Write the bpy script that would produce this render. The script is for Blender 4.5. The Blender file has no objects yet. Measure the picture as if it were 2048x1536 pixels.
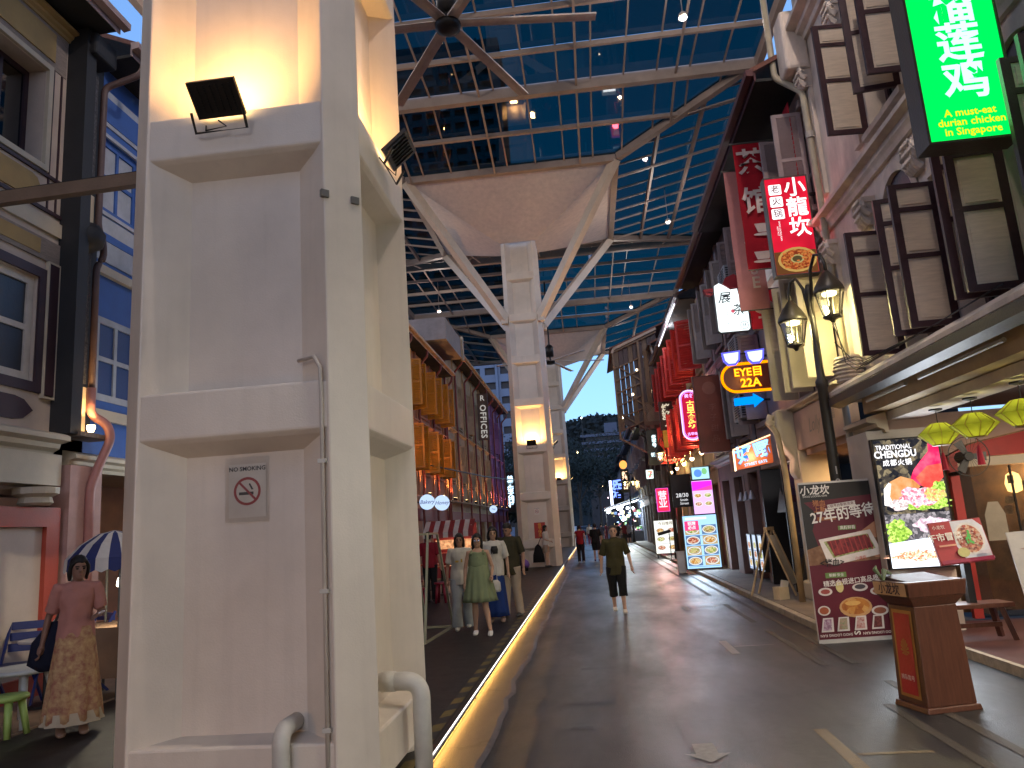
import bpy, bmesh, math, random
from mathutils import Vector, Matrix, Euler
random.seed(7)
R = math.radians
SC = bpy.context.scene
COL = SC.collection

# ---------------------------------------------------------------- camera, sky, sun, exposure
cam = bpy.data.cameras.new('camera'); cam.sensor_width = 36.0; cam.lens = 26.37
cam.clip_start = 0.05; cam.clip_end = 3000
camo = bpy.data.objects.new('camera', cam); COL.objects.link(camo)
camo.matrix_world = Matrix(((0.99228, 0.08453, 0.09078, 0.0), (0.10494, -0.18185, -0.97771, 0.0),
                            (-0.06614, 0.97969, -0.18932, 1.68), (0, 0, 0, 1)))
SC.camera = camo
SUN_EL, SUN_ROT = 12.0, 180.0
w = bpy.data.worlds.new('World'); SC.world = w; w.use_nodes = True
nt = w.node_tree; nt.nodes.clear()
sky = nt.nodes.new('ShaderNodeTexSky'); sky.sky_type = 'NISHITA'; sky.sun_disc = False
sky.sun_elevation = R(SUN_EL); sky.sun_rotation = R(SUN_ROT); sky.altitude = 30; sky.dust_density = 2.0; sky.ozone_density = 8.0
bg = nt.nodes.new('ShaderNodeBackground'); bg.inputs['Strength'].default_value = 0.175
out = nt.nodes.new('ShaderNodeOutputWorld')
gm = nt.nodes.new('ShaderNodeGamma'); gm.inputs[1].default_value = 0.6   # flatter dusk sky, same everywhere
mu = nt.nodes.new('ShaderNodeMix'); mu.data_type = 'RGBA'; mu.blend_type = 'MULTIPLY'; mu.inputs[0].default_value = 1.0; mu.inputs[7].default_value = (1.04, 0.96, 1.04, 1)
nt.links.new(sky.outputs[0], gm.inputs[0]); nt.links.new(gm.outputs[0], mu.inputs[6]); nt.links.new(mu.outputs[2], bg.inputs[0]); nt.links.new(bg.outputs[0], out.inputs[0])
sun = bpy.data.lights.new('sun', 'SUN'); sun.energy = 0.03; sun.angle = R(12); sun.color = (1.0, 0.86, 0.78)
suno = bpy.data.objects.new('sun', sun); COL.objects.link(suno)
suno.rotation_euler = (R(90 - SUN_EL), 0, R(180 - SUN_ROT)); suno.location = (0, 0, 60)
SC.view_settings.view_transform = 'Standard'; SC.view_settings.look = 'None'
SC.view_settings.exposure = 1.75; SC.view_settings.gamma = 1.0; SC.view_settings.use_curve_mapping = False
SC.render.engine = 'CYCLES'
cy = SC.cycles
cy.use_denoising = True; cy.max_bounces = 6; cy.diffuse_bounces = 3; cy.glossy_bounces = 3
cy.transmission_bounces = 4; cy.transparent_max_bounces = 12; cy.sample_clamp_indirect = 4.0
cy.caustics_reflective = False; cy.caustics_refractive = False; cy.use_light_tree = True

# ---------------------------------------------------------------- materials
MC = {}
EMIT = 0.55   # luminous signs relative to the exposure
def nodes_of(m):
    m.use_nodes = True; t = m.node_tree; t.nodes.clear()
    o = t.nodes.new('ShaderNodeOutputMaterial'); return t, o
def mat(name, col, rough=0.6, metal=0.0, var=0.18, scale=3.0, bump=0.12, bscale=45.0, spec=0.4, col2=None, stretch=(1, 1, 1), detail=6):
    """plain surface with cloudy colour variation, fine relief and uneven gloss"""
    if name in MC: return MC[name]
    m = bpy.data.materials.new(name); t, o = nodes_of(m); N = t.nodes.new; L = t.links.new
    p = N('ShaderNodeBsdfPrincipled'); L(p.outputs[0], o.inputs[0])
    g = N('ShaderNodeNewGeometry'); mp = N('ShaderNodeMapping'); mp.inputs['Scale'].default_value = stretch
    L(g.outputs['Position'], mp.inputs[0])
    n = N('ShaderNodeTexNoise'); n.inputs['Scale'].default_value = scale; n.inputs['Detail'].default_value = detail
    n.inputs['Roughness'].default_value = 0.62; L(mp.outputs[0], n.inputs[0])
    r = N('ShaderNodeMapRange'); r.inputs[1].default_value = 0.3; r.inputs[2].default_value = 0.7; L(n.outputs[0], r.inputs[0])
    mx = N('ShaderNodeMix'); mx.data_type = 'RGBA'; L(r.outputs[0], mx.inputs[0])
    c2 = col2 or tuple(min(1, c * (1 + var)) for c in col)
    mx.inputs[6].default_value = (*[c * (1 - var) for c in col], 1); mx.inputs[7].default_value = (*c2, 1)
    L(mx.outputs[2], p.inputs['Base Color'])
    rr = N('ShaderNodeMapRange'); rr.inputs[3].default_value = max(0.02, rough * 0.8); rr.inputs[4].default_value = min(1, rough * 1.2); L(n.outputs[0], rr.inputs[0])
    L(rr.outputs[0], p.inputs['Roughness']); p.inputs['Metallic'].default_value = metal
    p.inputs['Specular IOR Level'].default_value = spec
    if bump:
        b = N('ShaderNodeBump'); b.inputs['Strength'].default_value = bump; b.inputs['Distance'].default_value = 0.02
        n2 = N('ShaderNodeTexNoise'); n2.inputs['Scale'].default_value = bscale; n2.inputs['Detail'].default_value = 4
        L(mp.outputs[0], n2.inputs[0]); L(n2.outputs[0], b.inputs['Height']); L(b.outputs[0], p.inputs['Normal'])
    MC[name] = m; return m
def emi(name, col, strength=1.0, var=0.0, vscale=6.0):
    """something that gives off light (lamps, lightboxes, screens)"""
    if name in MC: return MC[name]
    strength *= EMIT
    m = bpy.data.materials.new(name); t, o = nodes_of(m); N = t.nodes.new; L = t.links.new
    e = N('ShaderNodeEmission'); e.inputs[0].default_value = (*col, 1); e.inputs[1].default_value = strength
    if var:
        g = N('ShaderNodeNewGeometry'); n = N('ShaderNodeTexNoise'); n.inputs['Scale'].default_value = vscale; L(g.outputs['Position'], n.inputs[0])
        r = N('ShaderNodeMapRange'); r.inputs[1].default_value = 0.3; r.inputs[2].default_value = 0.7
        r.inputs[3].default_value = strength * (1 - var); r.inputs[4].default_value = strength * (1 + var); L(n.outputs[0], r.inputs[0]); L(r.outputs[0], e.inputs[1])
    L(e.outputs[0], o.inputs[0]); MC[name] = m; return m
def photo(name, cols, lit=0.0, scale=38.0):
    """printed or lit food photograph: blotchy mixture of a few colours"""
    if name in MC: return MC[name]
    m = bpy.data.materials.new(name); t, o = nodes_of(m); N = t.nodes.new; L = t.links.new
    g = N('ShaderNodeNewGeometry'); v = N('ShaderNodeTexVoronoi'); v.inputs['Scale'].default_value = scale; L(g.outputs['Position'], v.inputs[0])
    n = N('ShaderNodeTexNoise'); n.inputs['Scale'].default_value = scale * 1.6; n.inputs['Detail'].default_value = 5; L(g.outputs['Position'], n.inputs[0])
    s = N('ShaderNodeSeparateColor'); L(v.outputs['Color'], s.inputs[0])
    a = N('ShaderNodeMath'); a.operation = 'MULTIPLY_ADD'; a.inputs[1].default_value = 0.55 if scale > 12 else 0.12; L(s.outputs[0], a.inputs[0])
    b = N('ShaderNodeMath'); b.operation = 'MULTIPLY'; b.inputs[1].default_value = 0.45 if scale > 12 else 0.95; L(n.outputs[0], b.inputs[0]); L(b.outputs[0], a.inputs[2])
    r = N('ShaderNodeValToRGB'); r.color_ramp.elements[0].color = (*cols[0], 1); r.color_ramp.elements[1].color = (*cols[-1], 1); r.color_ramp.elements[0].position = 0.15; r.color_ramp.elements[1].position = 0.8
    for i, c in enumerate(cols[1:-1]): r.color_ramp.elements.new(0.15 + 0.65 * (i + 1) / (len(cols) - 1)).color = (*c, 1)
    L(a.outputs[0], r.inputs[0])
    if lit:
        e = N('ShaderNodeEmission'); e.inputs[1].default_value = lit * EMIT; L(r.outputs[0], e.inputs[0]); L(e.outputs[0], o.inputs[0])
    else:
        p = N('ShaderNodeBsdfPrincipled'); p.inputs['Roughness'].default_value = 0.4; L(r.outputs[0], p.inputs[0]); L(p.outputs[0], o.inputs[0])
    MC[name] = m; return m
def glass(name, tint=(1, 1, 1), gloss=0.1, rough=0.03, fk=1.0):
    """thin pane: tinted see-through with a mirror-like sheen"""
    if name in MC: return MC[name]
    m = bpy.data.materials.new(name); t, o = nodes_of(m); N = t.nodes.new; L = t.links.new
    tr = N('ShaderNodeBsdfTransparent'); tr.inputs[0].default_value = (*tint, 1)
    gl = N('ShaderNodeBsdfGlossy'); gl.inputs['Roughness'].default_value = rough; gl.inputs[0].default_value = (0.9, 0.93, 1, 1)
    fr = N('ShaderNodeFresnel'); fr.inputs[0].default_value = 1.45
    ad = N('ShaderNodeMath'); ad.operation = 'MULTIPLY_ADD'; ad.use_clamp = True; ad.inputs[1].default_value = fk; ad.inputs[2].default_value = gloss; L(fr.outputs[0], ad.inputs[0])
    mx = N('ShaderNodeMixShader'); L(ad.outputs[0], mx.inputs[0]); L(tr.outputs[0], mx.inputs[1]); L(gl.outputs[0], mx.inputs[2])
    L(mx.outputs[0], o.inputs[0]); MC[name] = m; return m
def cloth(name, col, glow=0.25):
    """fabric or paper shade that lets some light through"""
    if name in MC: return MC[name]
    m = mat(name, col, 0.9, var=0.12, scale=5, bump=0.2, bscale=30, spec=0.1)
    t = m.node_tree; o = [n for n in t.nodes if n.type == 'OUTPUT_MATERIAL'][0]; p = [n for n in t.nodes if n.type == 'BSDF_PRINCIPLED'][0]
    tl = t.nodes.new('ShaderNodeBsdfTranslucent'); tl.inputs[0].default_value = (*col, 1)
    mx = t.nodes.new('ShaderNodeMixShader'); mx.inputs[0].default_value = glow
    t.links.new(p.outputs[0], mx.inputs[1]); t.links.new(tl.outputs[0], mx.inputs[2]); t.links.new(mx.outputs[0], o.inputs[0]); return m

# ---------------------------------------------------------------- mesh builder
class B:
    def __init__(s): s.v = []; s.f = []; s.m = []; s.k = 0
    def add(s, vs, fs):
        o = len(s.v); s.v += [tuple(v) for v in vs]; s.f += [tuple(i + o for i in f) for f in fs]; s.m += [s.k] * len(fs); return s
    def mi(s, k): s.k = k; return s
    def box(s, x0, y0, z0, x1, y1, z1):
        return s.add([(x0, y0, z0), (x1, y0, z0), (x1, y1, z0), (x0, y1, z0), (x0, y0, z1), (x1, y0, z1), (x1, y1, z1), (x0, y1, z1)],
                     [(3, 2, 1, 0), (4, 5, 6, 7), (0, 1, 5, 4), (1, 2, 6, 5), (2, 3, 7, 6), (3, 0, 4, 7)])
    def bar(s, p, q, w, h, up=(0, 0, 1)):
        p = Vector(p); q = Vector(q); d = (q - p).normalized(); u = Vector(up)
        a = d.cross(u); a = a.normalized() if a.length > 1e-4 else d.cross(Vector((1, 0, 0))).normalized()
        b = a.cross(d).normalized(); vs = []
        for c in (p, q):
            for i, j in ((-1, -1), (1, -1), (1, 1), (-1, 1)): vs.append(c + a * (w / 2 * i) + b * (h / 2 * j))
        return s.add(vs, [(3, 2, 1, 0), (4, 5, 6, 7), (0, 1, 5, 4), (1, 2, 6, 5), (2, 3, 7, 6), (3, 0, 4, 7)])
    def vtube(s, pts, rad, n=8, sq=(1, 1), caps=True):
        """tube through points with a radius at each (number or (ra, rb) pair)"""
        P = [Vector(p) for p in pts]; rad = rad if isinstance(rad, (list, tuple)) else [rad] * len(P)
        vs = []; ref = None
        for i, p in enumerate(P):
            d = ((P[min(i + 1, len(P) - 1)] - p).normalized() + (p - P[max(i - 1, 0)]).normalized())
            d = d.normalized() if d.length > 1e-6 else Vector((0, 0, 1))
            if ref is None:
                ref = Vector((1, 0, 0)) if abs(d.x) < 0.8 else Vector((0, 1, 0))
            a = (ref - d * ref.dot(d)).normalized(); b = d.cross(a); ref = a
            r = rad[i]; ra, rb = r if isinstance(r, (list, tuple)) else (r * sq[0], r * sq[1])
            for k in range(n):
                t = 2 * math.pi * k / n; vs.append(p + a * (ra * math.cos(t)) + b * (rb * math.sin(t)))
        fs = [(i * n + k, i * n + (k + 1) % n, (i + 1) * n + (k + 1) % n, (i + 1) * n + k) for i in range(len(P) - 1) for k in range(n)]
        if caps: fs += [tuple(range(n))[::-1], tuple((len(P) - 1) * n + k for k in range(n))]
        return s.add(vs, fs)
    def rings(s, rg, n=16, caps=True, wave=0.0, wn=9, ph=0.0):
        """stack of ellipses (z, rx, ry, cx, cy)"""
        vs = []
        for i, (z, rx, ry, cx, cy_) in enumerate(rg):
            for k in range(n):
                t = 2 * math.pi * k / n; q = 1 + wave * (i / max(1, len(rg) - 1)) * math.cos(wn * t + ph)
                vs.append((cx + rx * q * math.cos(t), cy_ + ry * q * math.sin(t), z))
        m = len(rg); fs = [(i * n + k, i * n + (k + 1) % n, (i + 1) * n + (k + 1) % n, (i + 1) * n + k) for i in range(m - 1) for k in range(n)]
        if caps: fs += [tuple(range(n))[::-1], tuple((m - 1) * n + k for k in range(n))]
        return s.add(vs, fs)
    def lathe(s, prof, n=20, c=(0, 0, 0), caps=True):
        return s.rings([(c[2] + z, r, r, c[0], c[1]) for r, z in prof], n, caps)
    def prof(s, poly, x0, x1):
        """(y, z) profile run along x"""
        n = len(poly); vs = [(x0, y, z) for y, z in poly] + [(x1, y, z) for y, z in poly]
        return s.add(vs, [tuple(range(n)), tuple(range(n, 2 * n))[::-1]] + [(i, i + n, (i + 1) % n + n, (i + 1) % n) for i in range(n)])
    def plate(s, poly, y0, y1):
        """(x, z) outline with thickness y0..y1"""
        n = len(poly); vs = [(x, y0, z) for x, z in poly] + [(x, y1, z) for x, z in poly]
        return s.add(vs, [tuple(range(n)), tuple(range(n, 2 * n))[::-1]] + [(i, i + n, (i + 1) % n + n, (i + 1) % n) for i in range(n)])
    def slab(s, poly, z0, z1):
        n = len(poly); vs = [(x, y, z0) for x, y in poly] + [(x, y, z1) for x, y in poly]
        return s.add(vs, [tuple(range(n))[::-1], tuple(range(n, 2 * n))] + [(i, (i + 1) % n, (i + 1) % n + n, i + n) for i in range(n)])
    def face(s, pts): return s.add(pts, [tuple(range(len(pts)))])
    def disc(s, cx, cz, rx, rz, y, n=20):
        return s.face([(cx + rx * math.cos(2 * math.pi * k / n), y, cz + rz * math.sin(2 * math.pi * k / n)) for k in range(n)])
    def frame(s, x0, z0, x1, z1, w, y0, y1):
        s.box(x0, y0, z0, x0 + w, y1, z1); s.box(x1 - w, y0, z0, x1, y1, z1)
        s.box(x0 + w, y0, z0, x1 - w, y1, z0 + w); return s.box(x0 + w, y0, z1 - w, x1 - w, y1, z1)
    def mesh(s, name, mats):
        me = bpy.data.meshes.new(name); me.from_pydata(s.v, [], s.f)
        for m in (mats if isinstance(mats, (list, tuple)) else [mats]): me.materials.append(m)
        if any(s.m): me.polygons.foreach_set('material_index', s.m)
        me.update(); return me
    def build(s, name, mats, parent=None, loc=(0, 0, 0), rot=(0, 0, 0), smooth=False, bevel=0.0):
        return place(s.mesh(name, mats), name, parent, loc, rot, smooth, bevel)
def place(me, name, parent=None, loc=(0, 0, 0), rot=(0, 0, 0), smooth=False, bevel=0.0):
    o = bpy.data.objects.new(name, me); COL.objects.link(o); o.parent = parent; o.location = loc; o.rotation_euler = rot
    if smooth:
        me.polygons.foreach_set('use_smooth', [True] * len(me.polygons))
    if bevel:
        b = o.modifiers.new('edge', 'BEVEL'); b.width = bevel; b.segments = 2; b.limit_method = 'ANGLE'
    return o
def tag(o, label=None, cat=None, group=None, kind=None):
    if label: o['label'] = label
    if cat: o['category'] = cat
    if group: o['group'] = group
    if kind: o['kind'] = kind
    return o
def thing(name, label, cat, loc=(0, 0, 0), rz=0.0, group=None):
    o = bpy.data.objects.new(name, None); COL.objects.link(o); o.location = loc; o.rotation_euler = (0, 0, R(rz)); o.empty_display_size = 0.2
    return tag(o, label, cat, group)
def copy_tree(o, parent=None):
    c = o.copy(); COL.objects.link(c); c.parent = parent
    for ch in o.children: copy_tree(ch, c)
    return c
def lamp(parent, kind, loc, energy, col, size=0.1, rot=(0, 0, 0), spot=None, size_y=None):
    l = bpy.data.lights.new('bulb', kind); l.energy = energy; l.color = col
    if kind == 'AREA':
        l.size = size
        if size_y: l.shape = 'RECTANGLE'; l.size_y = size_y
    else: l.shadow_soft_size = size
    if spot: l.spot_size = R(spot); l.spot_blend = 0.6
    o = bpy.data.objects.new('bulb', l); COL.objects.link(o); o.parent = parent; o.location = loc; o.rotation_euler = rot; return o
WORK = bpy.data.scenes.new('work')   # scratch scene: evaluates one object at a time
def baked(o):
    WORK.collection.objects.link(o); vl = WORK.view_layers[0]; vl.update()
    me = bpy.data.meshes.new_from_object(o.evaluated_get(vl.depsgraph)); WORK.collection.objects.unlink(o); return me
def words(body, size, m, parent, x=0, z=0, y=0.0, bold=0.0, name='lettering', space=1.0, line=1.0, sx=1.0, shear=0.0, depth=0.0, rot=0.0, align='CENTER'):
    """flat lettering in the x-z plane facing -y, centred on (x, z)"""
    c = bpy.data.curves.new('t', 'FONT'); c.body = body; c.size = size; c.align_x = align; c.align_y = 'CENTER'; c.resolution_u = 2
    c.offset = bold * size; c.space_character = space; c.space_line = line; c.shear = shear; c.extrude = depth
    o = bpy.data.objects.new('t', c); me = baked(o)
    bpy.data.objects.remove(o); bpy.data.curves.remove(c); me.name = name
    me.materials.clear(); me.materials.append(m)
    ca, sa = math.cos(rot), math.sin(rot)
    for v in me.vertices:
        a, b, d = v.co.x * sx, v.co.y, v.co.z; v.co = (a * ca - b * sa, -d, a * sa + b * ca)
    return place(me, name, parent, (x, y, z))
def holed(b, x0, z0, x1, z1, holes, y=0.0, d=0.2):
    """wall face at y with openings (x0, z0, x1, z1) and their reveals going back d"""
    xs = sorted({x0, x1, *[h[0] for h in holes], *[h[2] for h in holes]}); zs = sorted({z0, z1, *[h[1] for h in holes], *[h[3] for h in holes]})
    xs = [x for x in xs if x0 <= x <= x1]; zs = [z for z in zs if z0 <= z <= z1]
    for i in range(len(xs) - 1):
        for j in range(len(zs) - 1):
            cx, cz = (xs[i] + xs[i + 1]) / 2, (zs[j] + zs[j + 1]) / 2
            if not any(h[0] < cx < h[2] and h[1] < cz < h[3] for h in holes):
                b.face([(xs[i], y, zs[j]), (xs[i + 1], y, zs[j]), (xs[i + 1], y, zs[j + 1]), (xs[i], y, zs[j + 1])])
    for a, c, e, g in [h[:4] for h in holes]:
        for p, q in (((a, c), (e, c)), ((e, c), (e, g)), ((e, g), (a, g)), ((a, g), (a, c))):
            b.face([(p[0], y, p[1]), (q[0], y, q[1]), (q[0], y + d, q[1]), (p[0], y + d, p[1])])
    return b
def clip(poly, a, b_, c):
    """part of a 2-D polygon where a*x + b*y <= c"""
    o = []
    for i in range(len(poly)):
        p, q = poly[i], poly[(i + 1) % len(poly)]; dp = a * p[0] + b_ * p[1] - c; dq = a * q[0] + b_ * q[1] - c
        if dp <= 0: o.append(p)
        if dp * dq < 0:
            t = dp / (dp - dq); o.append((p[0] + (q[0] - p[0]) * t, p[1] + (q[1] - p[1]) * t))
    return o
# ================================================================ ground, road, deck, pavements
def asphalt_mat(name, base, wet=0.5, warm=0.0):
    m = bpy.data.materials.new(name); t, o = nodes_of(m); N = t.nodes.new; L = t.links.new
    p = N('ShaderNodeBsdfPrincipled'); L(p.outputs[0], o.inputs[0]); g = N('ShaderNodeNewGeometry')
    big = N('ShaderNodeTexNoise'); big.inputs['Scale'].default_value = 0.9; big.inputs['Detail'].default_value = 7; big.inputs['Roughness'].default_value = 0.65
    mp = N('ShaderNodeMapping'); mp.inputs['Scale'].default_value = (1, 0.35, 1); L(g.outputs['Position'], mp.inputs[0]); L(mp.outputs[0], big.inputs[0])
    fine = N('ShaderNodeTexNoise'); fine.inputs['Scale'].default_value = 90; fine.inputs['Detail'].default_value = 3; L(g.outputs['Position'], fine.inputs[0])
    vor = N('ShaderNodeTexVoronoi'); vor.inputs['Scale'].default_value = 130; L(g.outputs['Position'], vor.inputs[0])
    c = N('ShaderNodeMix'); c.data_type = 'RGBA'; L(big.outputs[0], c.inputs[0])
    c.inputs[6].default_value = (base * 0.55, base * 0.55, base * 0.58, 1); c.inputs[7].default_value = (base * (1.5 + warm), base * 1.45, base * 1.45, 1)
    c2 = N('ShaderNodeMix'); c2.data_type = 'RGBA'; c2.blend_type = 'MULTIPLY'; c2.inputs[0].default_value = 0.55
    r = N('ShaderNodeMapRange'); r.inputs[1].default_value = 0.35; r.inputs[2].default_value = 0.65; r.inputs[3].default_value = 0.55; r.inputs[4].default_value = 1.35; L(fine.outputs[0], r.inputs[0])
    L(c.outputs[2], c2.inputs[6]); L(r.outputs[0], c2.inputs[7])
    # hairline cracks and old gum spots
    dn = N('ShaderNodeTexNoise'); dn.inputs['Scale'].default_value = 3.0; dn.inputs['Detail'].default_value = 5; L(g.outputs['Position'], dn.inputs[0])
    av = N('ShaderNodeMix'); av.data_type = 'RGBA'; av.blend_type = 'ADD'; av.inputs[0].default_value = 0.55; L(g.outputs['Position'], av.inputs[6]); L(dn.outputs[1], av.inputs[7])
    cv = N('ShaderNodeTexVoronoi'); cv.feature = 'DISTANCE_TO_EDGE'; cv.inputs['Scale'].default_value = 0.55; L(av.outputs[2], cv.inputs[0])
    cr = N('ShaderNodeMapRange'); cr.inputs[1].default_value = 0.004; cr.inputs[2].default_value = 0.014; cr.inputs[3].default_value = 0.6; cr.inputs[4].default_value = 1.0; L(cv.outputs[0], cr.inputs[0])
    gv = N('ShaderNodeTexVoronoi'); gv.inputs['Scale'].default_value = 2.6; gv.inputs['Randomness'].default_value = 1.0; L(g.outputs['Position'], gv.inputs[0])
    gr = N('ShaderNodeMapRange'); gr.inputs[1].default_value = 0.045; gr.inputs[2].default_value = 0.065; gr.inputs[3].default_value = 2.0; gr.inputs[4].default_value = 1.0; L(gv.outputs[0], gr.inputs[0])
    mm = N('ShaderNodeMath'); mm.operation = 'MULTIPLY'; L(cr.outputs[0], mm.inputs[0]); L(gr.outputs[0], mm.inputs[1])
    c3 = N('ShaderNodeMix'); c3.data_type = 'RGBA'; c3.blend_type = 'MULTIPLY'; c3.inputs[0].default_value = 1.0; L(c2.outputs[2], c3.inputs[6]); L(mm.outputs[0], c3.inputs[7]); L(c3.outputs[2], p.inputs['Base Color'])
    rr = N('ShaderNodeMapRange'); rr.inputs[1].default_value = 0.35; rr.inputs[2].default_value = 0.68; rr.inputs[3].default_value = 0.31; rr.inputs[4].default_value = 0.50; L(big.outputs[0], rr.inputs[0])
    L(rr.outputs[0], p.inputs['Roughness']); p.inputs['Specular IOR Level'].default_value = wet
    b = N('ShaderNodeBump'); b.inputs['Strength'].default_value = 0.35; b.inputs['Distance'].default_value = 0.008; L(vor.outputs[0], b.inputs['Height'])
    b2 = N('ShaderNodeBump'); b2.inputs['Strength'].default_value = 0.07; b2.inputs['Distance'].default_value = 0.03; L(big.outputs[0], b2.inputs['Height']); L(b.outputs[0], b2.inputs['Normal'])
    L(b2.outputs[0], p.inputs['Normal']); return m
M_ASPH = asphalt_mat('asphalt', 0.020); M_ASPH2 = asphalt_mat('asphalt_patch', 0.027, 0.45); M_GUT = asphalt_mat('gutter_asphalt', 0.065, 0.3, 0.3)
M_DECK = mat('deck_floor', (0.012, 0.009, 0.009), 0.5, var=0.35, scale=5, bump=0.25, bscale=120)
M_CONC = mat('pavement_concrete', (0.16, 0.14, 0.125), 0.7, var=0.3, scale=2.5, bump=0.3, bscale=80)
M_KERB = mat('kerb_stone', (0.30, 0.27, 0.22), 0.7, var=0.3, scale=6, bump=0.3, bscale=60)
M_REDTILE = mat('red_tile', (0.085, 0.032, 0.028), 0.55, var=0.25, scale=4)
M_TAN = mat('tan_tile', (0.22, 0.15, 0.11), 0.6, var=0.25, scale=4)
M_YEL = mat('yellow_line_paint', (0.36, 0.25, 0.12), 0.6, var=0.5, scale=14, col2=(0.16, 0.12, 0.08), bump=0.3, bscale=120)
M_YELW2 = mat('worn_yellow_paint', (0.12, 0.09, 0.06), 0.6, var=0.6, scale=9, col2=(0.05, 0.042, 0.036), bump=0.3, bscale=120)
M_WHT = mat('white_line_paint', (0.50, 0.47, 0.43), 0.6, var=0.4, scale=18, col2=(0.22, 0.2, 0.19), bump=0.3, bscale=120)
def sheet(name, x0, y0, x1, y1, z, m, kind='structure', parent=None):
    o = B().face([(x0, y0, z), (x1, y0, z), (x1, y1, z), (x0, y1, z)]).build(name, m, parent)
    if kind: o['kind'] = kind
    return o
sheet('ground', -900, -120, 900, 1500, -0.03, mat('far_ground', (0.05, 0.05, 0.048), 0.8))
sheet('road', -1.30, -12, 3.05, 130, 0.0, M_ASPH)
# left dining deck with its raised edge, and the tiled walk along the left shops
deck = B().box(-5.6, -12, -0.03, -1.37, 128, 0.07).build('deck', M_DECK); deck['kind'] = 'structure'
edge = thing('deck_edge', 'dark metal deck edging with a thin white light line beside the road', 'edging', (-1.36, 0, 0))
B().box(-0.02, -12, 0.0, 0.02, 128, 0.056).box(-0.02, -12, 0.056, 0.06, 128, 0.075).build('nosing', mat('dark_edge_metal', (0.03, 0.028, 0.03), 0.4, 0.6), edge)
led = emi('kerb_led', (1.0, 0.50, 0.11), 11.0)
cap = emi('kerb_led_cap', (1.0, 0.93, 0.84), 2.0)
y = -4.0
while y < 96:
    y2 = min(y + 6.0, 96)
    if not (29.6 < y < 33): B().box(0.022, y, 0.022, 0.034, y2 - 0.06, 0.054).build('light_strip', led, edge); B().box(0.034, y, 0.076, 0.043, y2 - 0.03, 0.082).build('light_line', cap, edge)
    y = y2
# hazard band on the deck beside the edge
hz = B()
for i in range(90):
    yy = 3 + i * 0.25; hz.mi(i % 2); hz.face([(-1.50, yy, 0.0745), (-1.40, yy + 0.08, 0.0745), (-1.40, yy + 0.33, 0.0745), (-1.50, yy + 0.25, 0.0745)])
tag(hz.build('hazard_tape', [mat('tape_yellow', (0.13, 0.095, 0.025), 0.5, var=0.4, scale=20), mat('tape_black', (0.02, 0.02, 0.02), 0.5)]), 'yellow and black hazard tape stuck along the deck rim', 'tape')
# worn gutter strip by the deck: broken edge
random.seed(3)
g = B(); prev = None; yy = -6.0
while yy < 60:
    e1 = -1.02 + random.uniform(-0.05, 0.05); e2 = e1 + 0.05
    if prev:
        a, b1, c1 = prev
        g.face([(-1.335, a, 0.004), (b1, a, 0.012), (e1, yy, 0.012), (-1.335, yy, 0.004)]); g.face([(b1, a, 0.012), (c1, a, 0.004), (e2, yy, 0.004), (e1, yy, 0.012)])
    prev = (yy, e1, e2); yy += random.uniform(0.25, 0.6)
o = g.build('gutter', M_GUT); o['kind'] = 'structure'
# second low ridge where the old surfacing ends
g = B(); prev = None; yy = -6.0
while yy < 40:
    e0 = -0.80 + random.uniform(-0.04, 0.04); e1 = e0 + 0.14 + random.uniform(-0.03, 0.05)
    if prev:
        a, p0, p1 = prev; g.face([(p0, a, 0.004), (p1, a, 0.004), (e1, yy, 0.004), (e0, yy, 0.004)])
    prev = (yy, e0, e1); yy += random.uniform(0.3, 0.7)
o = g.build('road_seam', M_ASPH2); o['kind'] = 'structure'
# trench repair patch and small rectangular patches
for pts in ([(0.62, 4.9), (0.98, 4.9), (1.02, 8.1), (0.50, 8.1)], [(1.0, 4.7), (2.2, 4.7), (2.1, 8.3), (1.04, 8.2)]):
    o = B().face([(x, y, 0.002) for x, y in pts]).build('road_patch', M_ASPH2); o['kind'] = 'structure'
for x, y, w_, h_ in ((-0.42, 7.6, 0.5, 0.1), (-0.28, 9.3, 0.5, 0.12), (-0.32, 6.7, 0.18, 0.1)):
    o = B().face([(x, y, 0.0025), (x + w_, y, 0.0025), (x + w_, y + h_, 0.0025), (x, y + h_, 0.0025)]).build('road_patch', mat('tar', (0.018, 0.017, 0.018), 0.4, var=0.3)); o['kind'] = 'structure'
# painted markings
def ragged(x0, x1, y0, y1, step=0.9):
    b = B(); yy = y0
    while yy < y1:
        y2 = min(yy + step, y1)
        if random.random() > 0.06: b.face([(x0 + random.uniform(-.008, .008), yy, 0.0045), (x1 + random.uniform(-.008, .008), yy, 0.0045), (x1 + random.uniform(-.008, .008), y2, 0.0045), (x0 + random.uniform(-.008, .008), y2, 0.0045)])
        yy = y2
    return b
for x in (2.33, 2.66):
    tag(ragged(x, x + 0.085, 3.5, 70).build('road_line', M_YELW2), 'faded double yellow no-parking line, %s stripe' % ('inner' if x < 2.5 else 'outer, next to the pavement'), 'road marking')
dash = thing('parking_marks', 'row of short white parking bay dashes along the road', 'road marking', (0, 0, 0))
for k, (y0, y1, s) in enumerate(((5.35, 6.42, 1), (9.86, 10.87, 1), (14.6, 15.35, 1), (19.6, 20.5, 0), (25, 26, 0), (31, 32, 0), (38, 39, 0))):
    mm = M_YEL if k == 0 else M_WHT
    B().face([(1.56, y0, 0.0045), (1.66, y0, 0.0045), (1.66, y1, 0.0045), (1.56, y1, 0.0045)]).build('dash', mm, dash)
    if s: ym = (y0 + y1) / 2 - 0.15 * (k == 0); B().face([(1.68, ym, 0.0045), (2.18, ym, 0.0045), (2.18, ym + 0.05, 0.0045), (1.68, ym + 0.05, 0.0045)]).build('cross_dash', mm, dash)
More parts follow.
